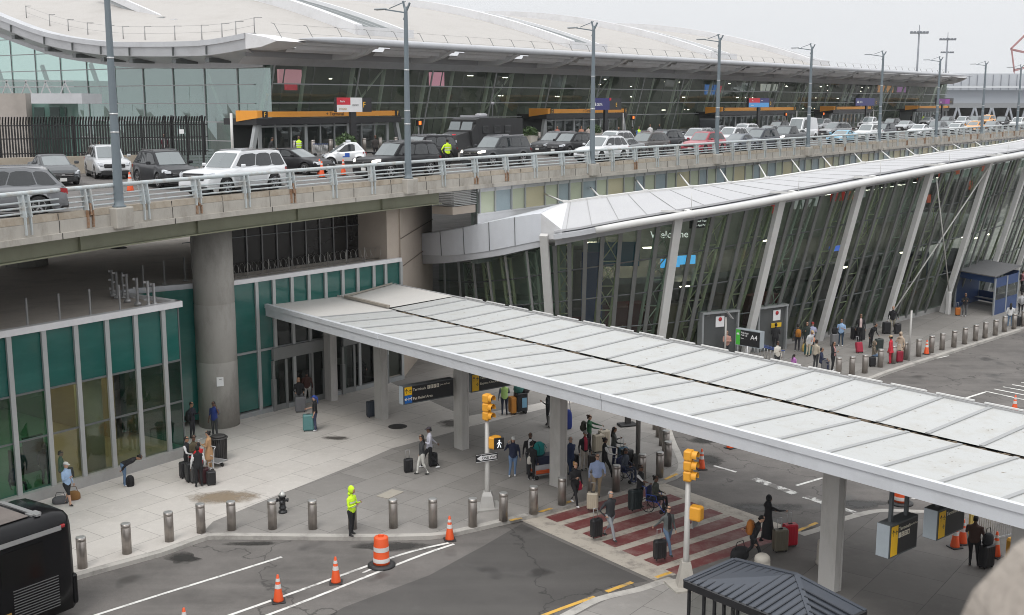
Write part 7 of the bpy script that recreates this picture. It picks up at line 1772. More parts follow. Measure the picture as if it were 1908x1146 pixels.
gd = 'bollards along the departures pavement'
for i, s in enumerate([-2.4 + 1.9 * k for k in range(24)]):
    bollard(0, 0, 'steel bollard before the departures doors, row place %d from the gable' % (i + 1) if i >= 20 else 'steel bollard before the departures doors, %s from the green gable' % ORD[i], gd, pos=T(s, 7.0, DECK + .1))
for i, (u, v) in enumerate(((30, 318), (157, 320), (260, 318))): bollard(u, v, 'steel bollard before the low concrete wall behind the parked cars, %s from the left' % ORD[i], gd, pos=P(u, v, DECK))
# ---------------------------------------------------------------- cones and barrels
CONE = mat('orange cone', (.68, .085, .015), .5, var=.08); CWH = mat('cone sleeve', (.62, .60, .58), .4, var=.06)
cone0 = None
def cone(u, v, lab, z=ROAD, base=True):
    global cone0
    p = P(u, v, z)
    if cone0 is None:
        cone0 = thing('traffic_cone', lab, 'traffic cone', p, .3, 'orange traffic cones')
        b = MB(); b.box((0, 0, .02), (.42, .42, .04), 0, 0, .01); b.obj('base', TRIM, cone0)
        b = MB(); b.lathe((0, 0, .04), [(.165, 0), (.16, .03), (.035, .86), (.02, .87)], 18); b.obj('cone_body', CONE, cone0)
        b = MB(); b.lathe((0, 0, .04), [(.1035, .42), (.083, .56)], 18, cap=False); b.lathe((0, 0, .04), [(.071, .65), (.057, .75)], 18, cap=False); b.obj('reflective_sleeve', CWH, cone0); return
    copy_tree(cone0, p, random.random(), lab)
for u, v, z, lab in ((519, 1121, ROAD, 'orange cone nearest the camera on the double white line'), (626, 1086, ROAD, 'orange cone on the double line between the near cone and the barrel'), (838, 1006, ROAD, 'orange cone at the kerb where the double line ends'), (345, 1186, ROAD, 'orange cone whose tip shows at the bottom edge'), (1360, 835, ROAD, 'orange cone on the road just below the canopy edge'), (1307, 874, ROAD, 'orange cone behind the right hand traffic signal'), (1779, 1020, 0, 'orange cone on the island below the far hanging sign'), (1793, 1013, 0, 'second orange cone behind the one below the hanging sign'), (1855, 1037, 0, 'orange cone by the black luggage at the canopy end'), (1890, 768, ROAD, 'small orange cone on the far road beside white stripes'), (1726, 660, 0, 'orange cone between bollards on the lower terminal kerb'),
        (243, 357, DECK, 'orange cone on the elevated road right of the first lamp post'), (530, 321, DECK, 'orange cone left of the pair beside the black sedan'), (553, 322, DECK, 'orange cone right of the pair beside the black sedan'), (520, 337, DECK, 'orange cone at the tail of the white car'), (596, 326, DECK, 'orange cone before the nose of the black sedan'), (600, 331, DECK, 'orange cone overlapping the one before the black sedan'), (640, 327, DECK, 'orange cone before the tiny patrol car')):
    cone(u, v, lab, z)
def barrel(u, v, lab, z=ROAD):
    p = P(u, v, z); t = thing('traffic_barrel', lab, 'traffic barrel', p, 0, 'orange traffic barrels')
    b = MB(); b.lathe((0, 0, 0), [(.48, 0), (.48, .05), (.40, .10), (.33, .10)], 24); b.obj('base_ring', TRIM, t)
    b = MB(); b.lathe((0, 0, .06), [(.285, 0), (.285, .22), (.27, .24), (.27, .46), (.26, .48), (.26, .70), (.25, .72), (.25, .95), (.22, .99), (.1, 1.0)], 24); b.box((0, 0, 1.09), (.2, .05, .08), 0, 0, .02); b.obj('drum', CONE, t)
    b = MB(); b.lathe((0, 0, .06), [(.289, .12), (.289, .215), (.276, .245), (.276, .26)], 24, cap=False); b.lathe((0, 0, .06), [(.264, .50), (.264, .66)], 24, cap=False); b.obj('reflective_band', CWH, t)
barrel(711, 1054, 'orange and white traffic barrel on the double line'); barrel(1678, 938, 'orange and white traffic barrel on the road beyond the hanging sign')
# ---------------------------------------------------------------- traffic signals
SIGY = mat('signal yellow', (.72, .33, .03), .45, var=.08, scale=3); SIGG = mat('signal pole', (.42, .41, .39), .5, .2, var=.1, dirt=(.27, .25, .23))
def signal(u, v, h, lab, walk, one_way, yaw, base_h=.55):
    p = P(u, v, 0); t = thing('traffic_signal', lab, 'traffic signal', p)
    b = MB(); b.box((0, 0, .03), (1.1, 1.0, .06), 0, .3); b.loft([[(x * k, y * k, z) for x, y in ((-.26, -.26), (.26, -.26), (.26, .26), (-.26, .26))] for z, k in ((.06, 1.1), (.5, .8), (base_h + .1, .55))], 0, True, True); b.obj('base', SIGG if base_h < .7 else CONC, t)
    b = MB(); b.lathe((0, 0, base_h), [(.115, 0), (.10, .2), (.085, h - base_h)], 14); b.obj('pole', SIGG, t)
    hd_ = thing('tmp', None, None); hd_.name = 'signal_head'; hd_.parent = t; hd_.location = (0, 0, h - .05); hd_.rotation_euler = (0, 0, math.radians(yaw)); hd_.scale = (.92,) * 3
    b = MB()
    for k in range(3): b.box((0, 0, .19 + .37 * k), (.36, .30, .355), 0, 0, .05)
    b.obj('housing', SIGY, hd_)
    b = MB()
    for k in range(3): b.loft([[(.17 * math.cos(a_), y, .19 + .37 * k + .165 * math.sin(a_)) for a_ in [-.5 + (PI + 1.0) * j / 10 for j in range(11)]] for y in (-.15, -.33)], 0, False, False, True, closed=False)
    b.obj('visor', SIGY, hd_)
    b = MB()
    for k in range(3): b.tube([(0, -.15, .19 + .37 * k), (0, -.165, .19 + .37 * k)], .14, 14)
    b.obj('lens', BLACKP, hd_)
    if walk:
        b = MB(); b.box((.30, 0, 2.62), (.34, .45, .46), 0, math.radians(-40), .05); b.obj('pedestrian_housing', SIGY, t)
        b = MB(); b.box((.46, -.19, 2.62), (.40, .04, .44), 0, math.radians(20)); o = b.obj('pedestrian_display', BLACKP, t)
        b = MB(); M_ = frame((.47, -.225, 2.62), (math.cos(.35), math.sin(.35), 0), (math.sin(.35), -math.cos(.35), 0))
        def mp(x, y): q = M_ @ Vector((x, y, .01)); return tuple(q)
        W_ON = glow('walk lamp', (.85, .9, .95), .7)
        b.add([mp(.03 * math.cos(2 * PI * k / 10), .13 + .03 * math.sin(2 * PI * k / 10)) for k in range(10)], [list(range(10))])
        for pl in (((-.03, .09), (.03, .09), (.03, -.02), (-.03, -.02)), ((-.03, -.02), (.0, -.02), (-.05, -.16), (-.085, -.16)), ((.0, -.02), (.03, -.02), (.08, -.15), (.045, -.15)), ((-.03, .08), (-.03, .05), (-.09, -.02), (-.105, .0)), ((.03, .08), (.03, .05), (.09, .0), (.10, .02))): b.add([mp(*q) for q in pl], [(0, 1, 2, 3)])
        b.obj('walking_figure', W_ON, o)
    if one_way:
        c_, s_ = math.cos(.45), math.sin(.45); M_ = frame((-.02, -.13, 2.05), (c_, s_, 0), (s_, -c_, 0))
        b = MB(); b.v = []; 
        def pl(x0, y0, x1, y1, z): return [tuple(M_ @ Vector(q)) for q in ((x0, y0, z), (x1, y0, z), (x1, y1, z), (x0, y1, z))]
        b.loft([pl(-.46, -.16, .46, .16, 0), pl(-.46, -.16, .46, .16, .02)], 0, True, True); o = b.obj('one_way_sign', BLACKP, t)
        b = MB(); b.add([tuple(M_ @ Vector(q)) for q in ((-.42, 0, .026), (-.22, -.12, .026), (-.22, -.085, .026), (.42, -.085, .026), (.42, .085, .026), (-.22, .085, .026), (-.22, .12, .026))], [(0, 1, 2, 3, 4, 5, 6)]); b.obj('arrow', WHITEP, o)
        for (x0, y0, x1, y1) in ((-.45, .135, .45, .15), (-.45, -.15, .45, -.135)): q = MB(); q.add(pl(x0, y0, x1, y1, .026), [(0, 1, 2, 3)]); q.obj('sign_border', WHITEP, o)
        text('ONE WAY', .15, TX_BLACK, o, M_ @ Matrix.Translation((-.20, -.055, .03)), 'lettering', bold=.012, xs=.9)
    return t
s1 = signal(908, 945, 3.55, 'yellow traffic signal with one way arrow sign and walking man display', True, True, 55)
s2 = signal(1277, 1092, 3.62, 'yellow traffic signal at the near end of the crossing beside the dark shelter', False, False, 60, .75)
b = MB(); b.box((.28, -.02, 2.5), (.34, .42, .46), 0, math.radians(55), .05); b.obj('pedestrian_housing', SIGY, s2)
b = MB(); b.box((.30, .28, 2.1), (.5, .03, .35), 0, math.radians(60)); b.obj('sign_plate', STEEL, s2)
# plain pole with pedestal by the kerb corner
p = P(1188, 872); t = thing('steel_pole', 'plain grey pole on a dark pedestal under the canopy beside bollards', 'pole', p)
b = MB(); b.lathe((0, 0, .5), [(.10, 0), (.10, 3.4)], 12); b.obj('shaft', mat('pole grey', (.20, .19, .18), .5, .3), t); b = MB(); b.loft([[(x * k, y * k, z) for x, y in ((-.3, -.3), (.3, -.3), (.3, .3), (-.3, .3))] for z, k in ((0, 1), (.55, .7), (.62, .4))], 0, True, True); b.obj('base', DK, t)
# hydrant, bin, pots, litter station
p = P(527, 955); t = thing('fire_hydrant', 'black fire hydrant with pale grey bonnet behind the plaza bollards', 'fire hydrant', p)
b = MB(); b.lathe((0, 0, 0), [(.17, 0), (.17, .06), (.12, .08), (.12, .16), (.145, .18), (.145, .22), (.115, .24), (.115, .62), (.15, .64), (.15, .68)], 16)
for s in (-1, 1): b.tube([(0, 0, .50), (s * .20, 0, .50)], .06, 10); b.tube([(s * .19, 0, .50), (s * .23, 0, .50)], .075, 8)
b.tube([(0, 0, .45), (0, -.22, .45)], .08, 10); b.obj('barrel', mat('hydrant black', (.02, .02, .022), .4), t)
b = MB(); b.lathe((0, 0, .68), [(.14, 0), (.13, .06), (.08, .13), (.035, .15), (.035, .20)], 16); b.obj('bonnet', mat('hydrant silver', (.45, .45, .43), .4, .4), t)
def bin_(p, lab, h=1.0, r=.33):
    t = thing('litter_bin', lab, 'litter bin', p); b = MB(); b.lathe((0, 0, 0), [(r * .86, 0), (r * .86, h * .88)], 20); b.obj('liner', BLACKP, t)
    b = MB()
    for k in range(24): a = 2 * PI * k / 24; b.beam((r * .9 * math.cos(a), r * .9 * math.sin(a), .03), (r * math.cos(a), r * math.sin(a), h), .055, .015, 0, (math.cos(a), math.sin(a), 0))
    b.lathe((0, 0, h - .02), [(r * 1.12, 0), (r * 1.12, .04), (r * .8, .05)], 20, cap=False); b.lathe((0, 0, 0), [(r * .95, .02), (r * .95, .06)], 20); b.obj('slats', DK, t)
    b = MB(); b.lathe((0, 0, h + .04), [(r * .9, 0), (r * .85, .06), (r * .5, .08)], 18); b.obj('lid', DK, t)
bin_(P(409, 858), 'black slatted litter bin beside the round concrete column', 1.05, .36)
bin_((-25.0, 69.2, DECK), 'black slatted litter bin beside the silver car on the elevated road')
PLAN = mat('pale concrete drum', (.46, .43, .38), .9, var=.15, dirt=(.26, .23, .2), bump=.2)
for u, v, z, lab in ((1536, 1050, 0, 'short pale concrete bollard left of the right hand canopy column'), (1419, 1080, 0, 'short pale concrete bollard with only its top above the dark shelter roof')):
    p = P(u, v, z); b = MB(); b.lathe((0, 0, 0), [(.30, 0), (.30, .06), (.27, .10), (.265, .62), (.25, .66), (.265, .68), (.25, .80), (.16, .88)], 18); tag(b.obj('concrete_bollard', PLAN, None, p), lab, 'bollard')
p = P(970, 770); t = thing('cleaning_cart', 'black and orange cleaning cart with rubbish bags beside the worker in pale green vest', 'cleaning cart', p, .4)
b = MB(); b.box((0, 0, .62), (.6, .5, .95), 0, 0, .04); b.obj('bin_body', BLACKP, t); b = MB(); b.box((-.45, 0, .5), (.30, .45, .8), 0, 0, .04); b.obj('orange_bag', mat('cart orange', (.55, .22, .03), .6), t); b = MB(); b.box((.1, -.26, .6), (.25, .02, .5)); b.obj('blue_label', mat('cart blue', (.2, .4, .55), .5), t)
b = MB(); b.ell((-.1, 0, 1.28), (.30, .24, .26), 10, 6); b.obj('rubbish_bag', mat('bag teal', (.04, .16, .14), .5), t); b = MB(); b.ell((.22, 0, 1.18), (.28, .24, .22), 10, 6); b.obj('rubbish_bag', BLACKP, t)
for x in (-.4, .2): b = MB(); b.tube([(x, -.2, .08), (x, .2, .08)], .08, 10); b.obj('wheel', TYRE, t)
p = P(1168, 793); t = thing('floor_sign', 'black floor stand with blue and white notice under the canopy', 'floor sign', p, .3)
b = MB(); b.box((0, 0, .06), (.9, .55, .12), 0, 0, .05); b.obj('base', TRIM, t); b = MB(); b.box((.05, 0, .65), (.30, .12, 1.1), 0, 0, .02); b.obj('stem', DK, t); b = MB(); b.box((-.05, -.05, 1.35), (.55, .05, .5)); b.obj('notice', mat('notice blue', (.05, .08, .35), .4), t); b = MB(); b.box((-.05, -.08, 1.18), (.5, .02, .10)); b.obj('notice_strip', WHITEP, t)
p = P(1225, 800); b = MB()
# ---------------------------------------------------------------- wayfinding signs
YEL = mat('wayfinding yellow', (.78, .46, .01), .45, var=.03); SIGBOX = mat('sign case', (.10, .11, .115), .5, .2); SIGEND = mat('sign end grey', (.36, .40, .43), .5, .2); LETW = mat('sign lettering cream', (.75, .70, .58), .5)
def plate(b, M_, x0, y0, x1, y1, z0, z1, mi=0):
    r = lambda z: [tuple(M_ @ Vector(q)) for q in ((x0, y0, z), (x1, y0, z), (x1, y1, z), (x0, y1, z))]
    b.loft([r(z0), r(z1)], mi, True, True)
ARW = [(-.02, -.30), (.02, -.30), (.02, .10), (.12, -.02), (.17, .03), (0, .26), (-.17, .03), (-.12, -.02), (-.02, .10)]
PLANE = [(0, .30), (.03, .22), (.035, .08), (.30, -.06), (.30, -.12), (.035, -.03), (.03, -.20), (.11, -.27), (.11, -.31), (0, -.28), (-.11, -.31), (-.11, -.27), (-.03, -.20), (-.035, -.03), (-.30, -.12), (-.30, -.06), (-.035, .08), (-.03, .22)]
def glyph(shape, M_, x, y, s, m, parent, rot=0):
    b = MB(); c_, s_ = math.cos(rot), math.sin(rot)
    b.add([tuple(M_ @ Vector((x + (a * c_ - d * s_) * s, y + (a * s_ + d * c_) * s, .012))) for a, d in shape], [list(range(len(shape)))]); return b.obj('pictogram', m, parent)
def way_sign(o, dx, L_, H_, label, rows, yw, rods=(), depth=.32):
    """hanging wayfinding box: o lower left front corner, dx along the face"""
    n_ = (dx[1], -dx[0], 0); M_ = frame(o, dx, n_)
    t = thing('wayfinding_sign', label, 'sign', (0, 0, 0))
    b = MB(); plate(b, M_, 0, 0, L_, H_, -depth, -.004); b.obj('case', SIGBOX, t)
    b = MB(); plate(b, M_, -.012, .01, .0, H_ - .01, -depth, -.02); b.obj('end_panel', SIGEND, t)
    b = MB(); plate(b, M_, .05, .05, L_ - .03, H_ - .05, -.004, .002); b.obj('black_panel', BLACKP, t)
    for (x0, y0, x1, y1, m) in yw: b = MB(); plate(b, M_, x0, y0, x1, y1, .002, .008); b.obj('colour_panel', m, t)
    for (s, x, y, size, m) in rows: text(s, size, m, t, M_ @ Matrix.Translation((x, y, .010)), 'lettering', .002, .004)
    for x in rods: b = MB(); q = M_ @ Vector((x, H_, -depth / 2)); b.beam(tuple(q), (q.x, q.y, 5.0), .10, .10, 0, n_); b.obj('hanger', SIGBOX, t)
    return t, M_
def num_boxes(t, M_, nums, x, y, s):
    for k, c in enumerate(nums):
        b = MB(); plate(b, M_, x + k * s * 1.25, y, x + k * s * 1.25 + s, y + s * 1.25, .004, .009); o = b.obj('number_panel', LETW, t); text(c, s * 1.05, TX_BLACK, o, M_ @ Matrix.Translation((x + k * s * 1.25 + s * .2, y + s * .24, .012)), 'lettering', .002, .01)
dB = (.79, .613, 0)
pr = Vector((-2.62, 50.75, 0)); o = pr - Vector(dB) * 2.65; NV_ = mat('sign blue', (.01, .12, .42), .45)
zt0 = atY(756, 755, o.y)[2]
t, M_ = way_sign((o.x, o.y, zt0), dB, 2.65, .82, 'black hanging sign for terminals and pet relief area with yellow and blue panels', [('Terminals', .48, .55, .17, LETW), ('Pet Relief Area', .48, .16, .17, LETW), ('| via AirTrain', 1.92, .60, .10, LETW)], [(.06, .41, .44, .77, YEL), (.06, .05, .44, .40, NV_)])
num_boxes(t, M_, '1578', 1.25, .54, .13); glyph(ARW, M_, .15, .60, .42, TX_BLACK, t); glyph(PLANE, M_, .34, .60, .30, TX_BLACK, t); glyph(ARW, M_, .15, .23, .42, LETW, t, PI / 2)
dog = [(-.25, -.2), (-.18, -.2), (-.15, .0), (.1, .0), (.13, -.2), (.2, -.2), (.2, .08), (.32, .16), (.30, .24), (.18, .26), (.10, .12), (-.18, .12), (-.26, .24), (-.30, .2), (-.22, .05)]
glyph(dog, M_, .34, .22, .34, LETW, t)
o2 = Vector((-1.85, 51.3, 0)); t, M_ = way_sign((o2.x, o2.y, atY(873, 732, o2.y)[2]), dB, 3.4, .86, 'black hanging sign for express check in right of the white column', [('Terminal', .50, .56, .15, LETW), ('Express Check-in', .50, .30, .15, LETW)], [(.06, .05, .44, .81, YEL)])
num_boxes(t, M_, '4', 1.16, .55, .13); glyph(ARW, M_, .15, .62, .42, TX_BLACK, t); glyph(PLANE, M_, .34, .62, .30, TX_BLACK, t); glyph(PLANE, M_, .34, .36, .26, TX_BLACK, t)
def hang(u0, v0, u1, L_, H_, lab, rows, nums, w_at):
    # on the walkway line w = w_at
    A = W(0, w_at, 0)[:2]; s_, z_ = on_wall(u0, v0, A, CSD); o = W(s_, w_at, 0); d3 = (CWD[0], CWD[1], 0)
    t, M_ = way_sign((o[0], o[1], z_), d3, L_, H_, lab, rows, [(.06, .04, .40, H_ - .06, YEL)], rods=(L_ * .22, L_ * .78), depth=.42)
    num_boxes(t, M_, *nums); glyph(ARW, M_, .15, H_ - .24, .36, TX_BLACK, t); glyph(PLANE, M_, .31, H_ - .24, .26, TX_BLACK, t); return t, M_
hang(1656, 1042, 1717, 1.45, .98, 'black hanging sign for terminals one five seven eight under the canopy', [('Terminals', .44, .74, .15, LETW), ('| via AirTrain', 1.02, .76, .075, LETW)], ('1578', .44, .52, .12), .5)
t, M_ = hang(1745, 1008, 1798, 1.45, .86, 'black hanging sign for terminal four behind the other hanging sign', [('Terminal', .44, .62, .15, LETW)], ('4', 1.04, .60, .13), .9); glyph(PLANE, M_, .31, .36, .24, TX_BLACK, t)
# pick up sign A4
p = P(1391, 690); a4 = thing('pickup_sign', 'black and green pick up sign marked A4 on a post behind the canopy', 'sign', p)
dA = Vector((.70, -.714, 0)); nA = (-.714, -.70, 0); top = atY(1390, 632, p[1])[2]; M_ = frame(tuple(-dA * .85 + Vector((0, 0, top - .45))), tuple(dA), nA)
b = MB(); plate(b, M_, 0, 0, 1.72, .98, -.40, 0); b.obj('case', SIGEND, a4); b = MB(); plate(b, M_, .33, .04, 1.68, .94, 0, .006); b.obj('black_panel', BLACKP, a4); b = MB(); plate(b, M_, .03, .04, .32, .94, 0, .006); b.obj('green_panel', mat('sign green', (.07, .45, .05), .5), a4)
for s_, x, y, sz in (('A4', 1.05, .46, .40), ('Ride App', .38, .74, .14), ('Pick Up', .38, .60, .14), ('Uber', .38, .42, .10)): text(s_, sz, WHITEP, a4, M_ @ Matrix.Translation((x, y, .012)), 'lettering', .002, .01)
carp = [(-.3, -.15), (.3, -.15), (.3, .05), (.2, .08), (.12, .25), (-.12, .25), (-.2, .08), (-.3, .05)]; glyph(carp, M_, .175, .68, .3, WHITEP, a4)
b = MB(); b.lathe((0, 0, 0), [(.06, 0), (.06, top - .4)], 8); b.obj('post', STEEL, a4)
p = P(1350, 680); t = thing('solar_pole', 'thin grey pole with a tilted panel left of the black pick up sign', 'pole', p); b = MB(); b.lathe((0, 0, 0), [(.06, 0), (.06, 2.9)], 8); b.obj('shaft', SIGG, t); b = MB(); b.beam((.0, -.1, 3.3), (.35, -.05, 2.85), .5, .05); b.obj('panel', STEEL, t)
p = P(1693, 672); t = thing('steel_pole', 'plain thin steel pole standing among the lower terminal bollards', 'pole', p); b = MB(); b.lathe((0, 0, 0), [(.07, 0), (.065, 3.1)], 10); b.obj('shaft', SIGG, t)
# totem signs over the elevated road
def totem(u0, v0, u1, v1, upost, letter, panels, words, lab, k=9.0, u2=None):
    A = T(0, k, 0)[:2]; s0, z0 = on_wall(u0, v1, A, fd); s1, z1 = on_wall(u1, v0, A, fd); sp, _ = on_wall(upost, 220, A, fd)
    t = thing('airline_sign', lab, 'sign', T(sp, k, DECK)); M_ = Tm(s0, k, z0); Lx, Hy = s1 - s0, z1 - z0
    inv = Matrix.Translation(-Vector(t.location)); M2 = inv @ M_
    b = MB(); plate(b, M2, 0, 0, Lx, Hy, -.3, 0); b.obj('black_panel', BLACKP, t)
    b = MB(); plate(b, M2, sp - s0 - .3, -(z0 - DECK), sp - s0 + .3, .1, -.28, -.05); b.obj('post', BLACKP, t)
    for (a0, b0, a1, b1, m) in panels: b = MB(); plate(b, M2, a0 * Lx, b0 * Hy, a1 * Lx, b1 * Hy, 0, .02); b.obj('colour_panel', m, t)
    for (s_, a, bb, sz, m) in words: text(s_, sz * Hy, m, t, M2 @ Matrix.Translation((a * Lx, bb * Hy, .03)), 'lettering', .004, .01)
    return t, M2, Lx, Hy
SR = mat('sign scarlet', (.58, .02, .04), .45); SBL = mat('sign navy', (.022, .022, .14), .4); SLB = mat('sign sky', (.10, .36, .72), .45); SPU = mat('sign purple', (.16, .02, .19), .45); SMG = mat('sign magenta', (.30, .03, .32), .45); OCH = mat('ochre letters', (.50, .36, .20), .5); GRL = mat('grey letters', (.2, .2, .2), .5)
totem(628, 182, 692, 209, 660, 'F', [(.0, .5, .38, 1.0, SR), (.0, .0, .38, .5, WHITEP), (.38, 0, .72, 1, WHITEP)], [('Iberia', .09, .68, .20, WHITEP), ('ETIHAD', .05, .14, .22, OCH), ('CHOICE', .43, .42, .17, GRL), ('F', .74, .32, .55, YTXT)], 'airline sign with red and white panels and amber letter F above the first doors')
t, M2, Lx, Hy = totem(1106, 183, 1158, 205, 1131, 'E', [(.0, .0, .56, 1.0, SBL)], [('DELTA', .10, .36, .30, WHITEP), ('E', .78, .26, .50, YTXT)], 'dark blue airline sign with white wording and amber letter E')
b = MB(); b.add([tuple(M2 @ Vector(q)) for q in ((.01 * Lx, .36 * Hy, .03), (.085 * Lx, .36 * Hy, .03), (.048 * Lx, .66 * Hy, .03))], [(0, 1, 2)]); b.obj('triangle_mark', WHITEP, t); b = MB(); plate(b, M2, .55 * Lx, .8 * Hy, .61 * Lx, 1.02 * Hy, .0, .05); b.obj('red_tab', SR, t)
totem(1395, 183, 1441, 200, 1415, 'D', [(0, .5, .44, 1, SR), (.44, .5, .82, 1, SBL), (0, 0, .82, .5, SLB)], [('D', .85, .26, .50, YTXT), ('KQ', .12, .66, .2, WHITEP), ('avianca', .48, .68, .18, WHITEP), ('AeroSur', .08, .15, .2, WHITEP)], 'airline sign with red, navy and sky blue panels and letter D')
t, M2, Lx, Hy = totem(1594, 183, 1638, 197, 1615, 'C', [(0, 0, .8, 1, SBL)], [('DELTA', .16, .36, .34, WHITEP), ('C', .85, .26, .5, YTXT)], 'far dark blue airline sign with white wording and letter C')
b = MB(); b.add([tuple(M2 @ Vector(q)) for q in ((.04 * Lx, .36 * Hy, .03), (.14 * Lx, .36 * Hy, .03), (.09 * Lx, .70 * Hy, .03))], [(0, 1, 2)]); b.obj('triangle_mark', WHITEP, t)
totem(1745, 183, 1777, 195, 1756, 'B', [(0, .12, .50, .88, SPU), (.5, .12, .76, .88, SMG)], [('one', .20, .28, .42, WHITEP), ('WORLD', .08, .66, .16, WHITEP), ('B', .82, .28, .45, YTXT)], 'purple airline sign beyond the last orange doors')
# small lit don't walk lamps and planters along the departures pavement
for i, (u, v) in enumerate(((780, 229), (1178, 219), (1463, 213), (1533, 212))):
    A = T(0, 5.5, 0)[:2]; s_, z_ = on_wall(u, v, A, fd); t = thing('crossing_lamp', 'small amber lit hand signal on a pole before the departures glass, %s from the left' % ORD[i], 'pedestrian signal', T(s_, 5.5, DECK), 0, 'amber hand signals before the departures glass')
    b = MB(); b.box((0, 0, z_ - DECK), (.42, .3, .5), 0, math.radians(53.5), .03); b.obj('case', TRIM, t); b = MB(); b.box((fn[0] * .17, fn[1] * .17, z_ - DECK), (.30, .03, .30), 0, math.radians(53.5)); b.obj('lit_hand', glow('amber hand', (1, .18, .02), 1.6), t); b = MB(); b.lathe((0, 0, 0), [(.05, 0), (.05, z_ - DECK)], 6); b.obj('post', STEEL, t)
for i, u in enumerate((431, 876 + 285, 1484, 1627)):
    A = T(0, 6.4, 0)[:2]; s_, _ = on_wall(u, 225, A, fd); t = thing('banner_post', 'thin white post before the departures glass, %s from the left' % ORD[i], 'post', T(s_, 6.4, DECK)); b = MB(); b.lathe((0, 0, 0), [(.10 if i == 0 else .07, 0), (.10 if i == 0 else .06, 2.9 if i else 3.3)], 8); b.obj('shaft', WHITEM, t)
LEAF = mat('planter leaves', (.045, .085, .022), .6, var=.5, scale=8)
def planter(pos, lab, seed):
    t = thing('planter', lab, 'planter', pos, .9); b = MB(); b.loft([[(x * k, y * k, z) for x, y in ((-.55, -.55), (.55, -.55), (.55, .55), (-.55, .55))] for z, k in ((0, .85), (1.0, 1.0), (1.0, .85), (.9, .85))], 0, True, True); b.obj('box', PLAN, t)
    r = random.Random(seed); b = MB()
    for k in range(420):
        a = r.uniform(0, 2 * PI); q = r.random() ** .6 * .75; z = 1.0 + r.random() * .95 * (1 - .6 * q); c = Vector((q * math.cos(a), q * math.sin(a), z)); d = Vector((r.uniform(-1, 1), r.uniform(-1, 1), r.uniform(-.3, 1))).normalized() * .16; e = d.cross(Vector((r.uniform(-1, 1), r.uniform(-1, 1), r.uniform(-1, 1)))).normalized() * .055
        b.add([tuple(c - d), tuple(c + e), tuple(c + d), tuple(c - e)], [(0, 1, 2, 3)])
    b.obj('foliage', LEAF, t)
for i, (u, v) in enumerate(((645, 296), (987, 272), (1107, 266), (1405, 246))):
    planter(P(u, v, DECK), 'square pale planter with leafy bush on the departures pavement, %s from the left' % ORD[i], i)
# ---------------------------------------------------------------- fence, low wall and side building by the gable
LWA = [P(-60, 330, DECK)[:2], P(150, 323, DECK)[:2], P(262, 320, DECK)[:2]]
t = thing('low_wall', 'low beige concrete wall behind the parked cars at the left', 'wall', LWA[1] + (DECK,))
b = MB()
for a_, c_ in zip(LWA, LWA[1:]): b.beam(a_ + (DECK + .5,), c_ + (DECK + .5,), .35, 1.0)
kid(b, 'wall_panel', CONC_CAP, t)
FEN = mat('black fence', (.012, .012, .013), .5)
t = thing('palisade_fence', 'tall black steel palisade fence with outward bent tips in front of the green gable', 'fence', LWA[1] + (DECK,))
f0, f1 = P(-60, 326, DECK), P(390, 316, DECK); n_ = 100
b = MB(); c = MB(); dx = (f1[0] - f0[0], f1[1] - f0[1]); l_ = math.hypot(*dx); ux, uy = dx[0] / l_, dx[1] / l_; N_ = int(l_ / .155)
for k in range(N_):
    q = (f0[0] + ux * .155 * k, f0[1] + uy * .155 * k); b.beam(q + (DECK + .9,), q + (DECK + 2.9,), .085, .04); b.beam(q + (DECK + 2.9,), (q[0] + uy * .05 + ux * .12, q[1] - ux * .22, DECK + 3.25), .08, .04)
kid(b, 'pales', FEN, t)
b = MB()
for z in (1.15, 2.0, 2.75): b.beam(f0[:2] + (DECK + z,), f1[:2] + (DECK + z,), .05, .06)
kid(b, 'rails', FEN, t)
for u in (4, 142, 268, 312, 325, 352, 381):
    q = P(u, 320 + (142 - u) * .016, DECK); b = MB(); b.beam((q[0], q[1] - .06, DECK), (q[0], q[1] - .06, DECK + 3.3), .12, .12); kid(b, 'post', FEN, t)
b = MB(); q = P(343, 318, DECK); b.box((q[0], q[1] - .12, DECK + 2.35), (.28, .02, .26)); kid(b, 'warning_notice', WHITEP, t)
t = thing('crowd_barrier', 'grey green slatted steel barrier beside the end of the black fence', 'barrier', P(355, 312, DECK))
q0, q1 = P(318, 316, DECK), P(398, 312, DECK); b = MB()
for z in (.2, .38, .56, .74, .92, 1.1): b.beam(q0[:2] + (DECK + z,), q1[:2] + (DECK + z,), .05, .12)
for k in (0, .33, .66, 1): q = lerp(q0, q1, k); b.beam(q, (q[0], q[1], DECK + 1.15), .08, .08)
kid(b, 'slats', mat('barrier green grey', (.20, .24, .235), .5), t)
def at_box(u0, v0, u1, v1, Y, dy): a = atY(u0, v0, Y); c = atY(u1, v1, Y); return ((a[0] + c[0]) / 2, Y + dy / 2, (a[2] + c[2]) / 2), (c[0] - a[0], dy, a[2] - c[2])
t = thing('stair_building', 'small beige stair building with grey canopy and glass doors behind the black fence', 'building', atY(30, 290, 84))
c_, d_ = at_box(-120, 174, 58, 330, 84, 5); b = MB(); b.box(c_, d_); kid(b, 'wall', mat('pinkish concrete', (.34, .31, .285), .85, var=.12, dirt=(.24, .22, .2)), t)
c_, d_ = at_box(57, 174, 153, 193, 82, 4); b = MB(); b.box(c_, d_); kid(b, 'canopy', METAL, t)
for u0, u1 in ((63, 90), (92, 118), (120, 131)): c_, d_ = at_box(u0, 200, u1, 320, 84.2, .1); b = MB(); b.box(c_, d_); kid(b, 'glass_door', mat('dark green glass', (.02, .04, .034), .1), t)
c_, d_ = at_box(57, 193, 153, 330, 85, .1); b = MB(); b.box(c_, d_); kid(b, 'glass_wall', mat('pale teal glass', (.14, .25, .22), .15), t)
b = MB()
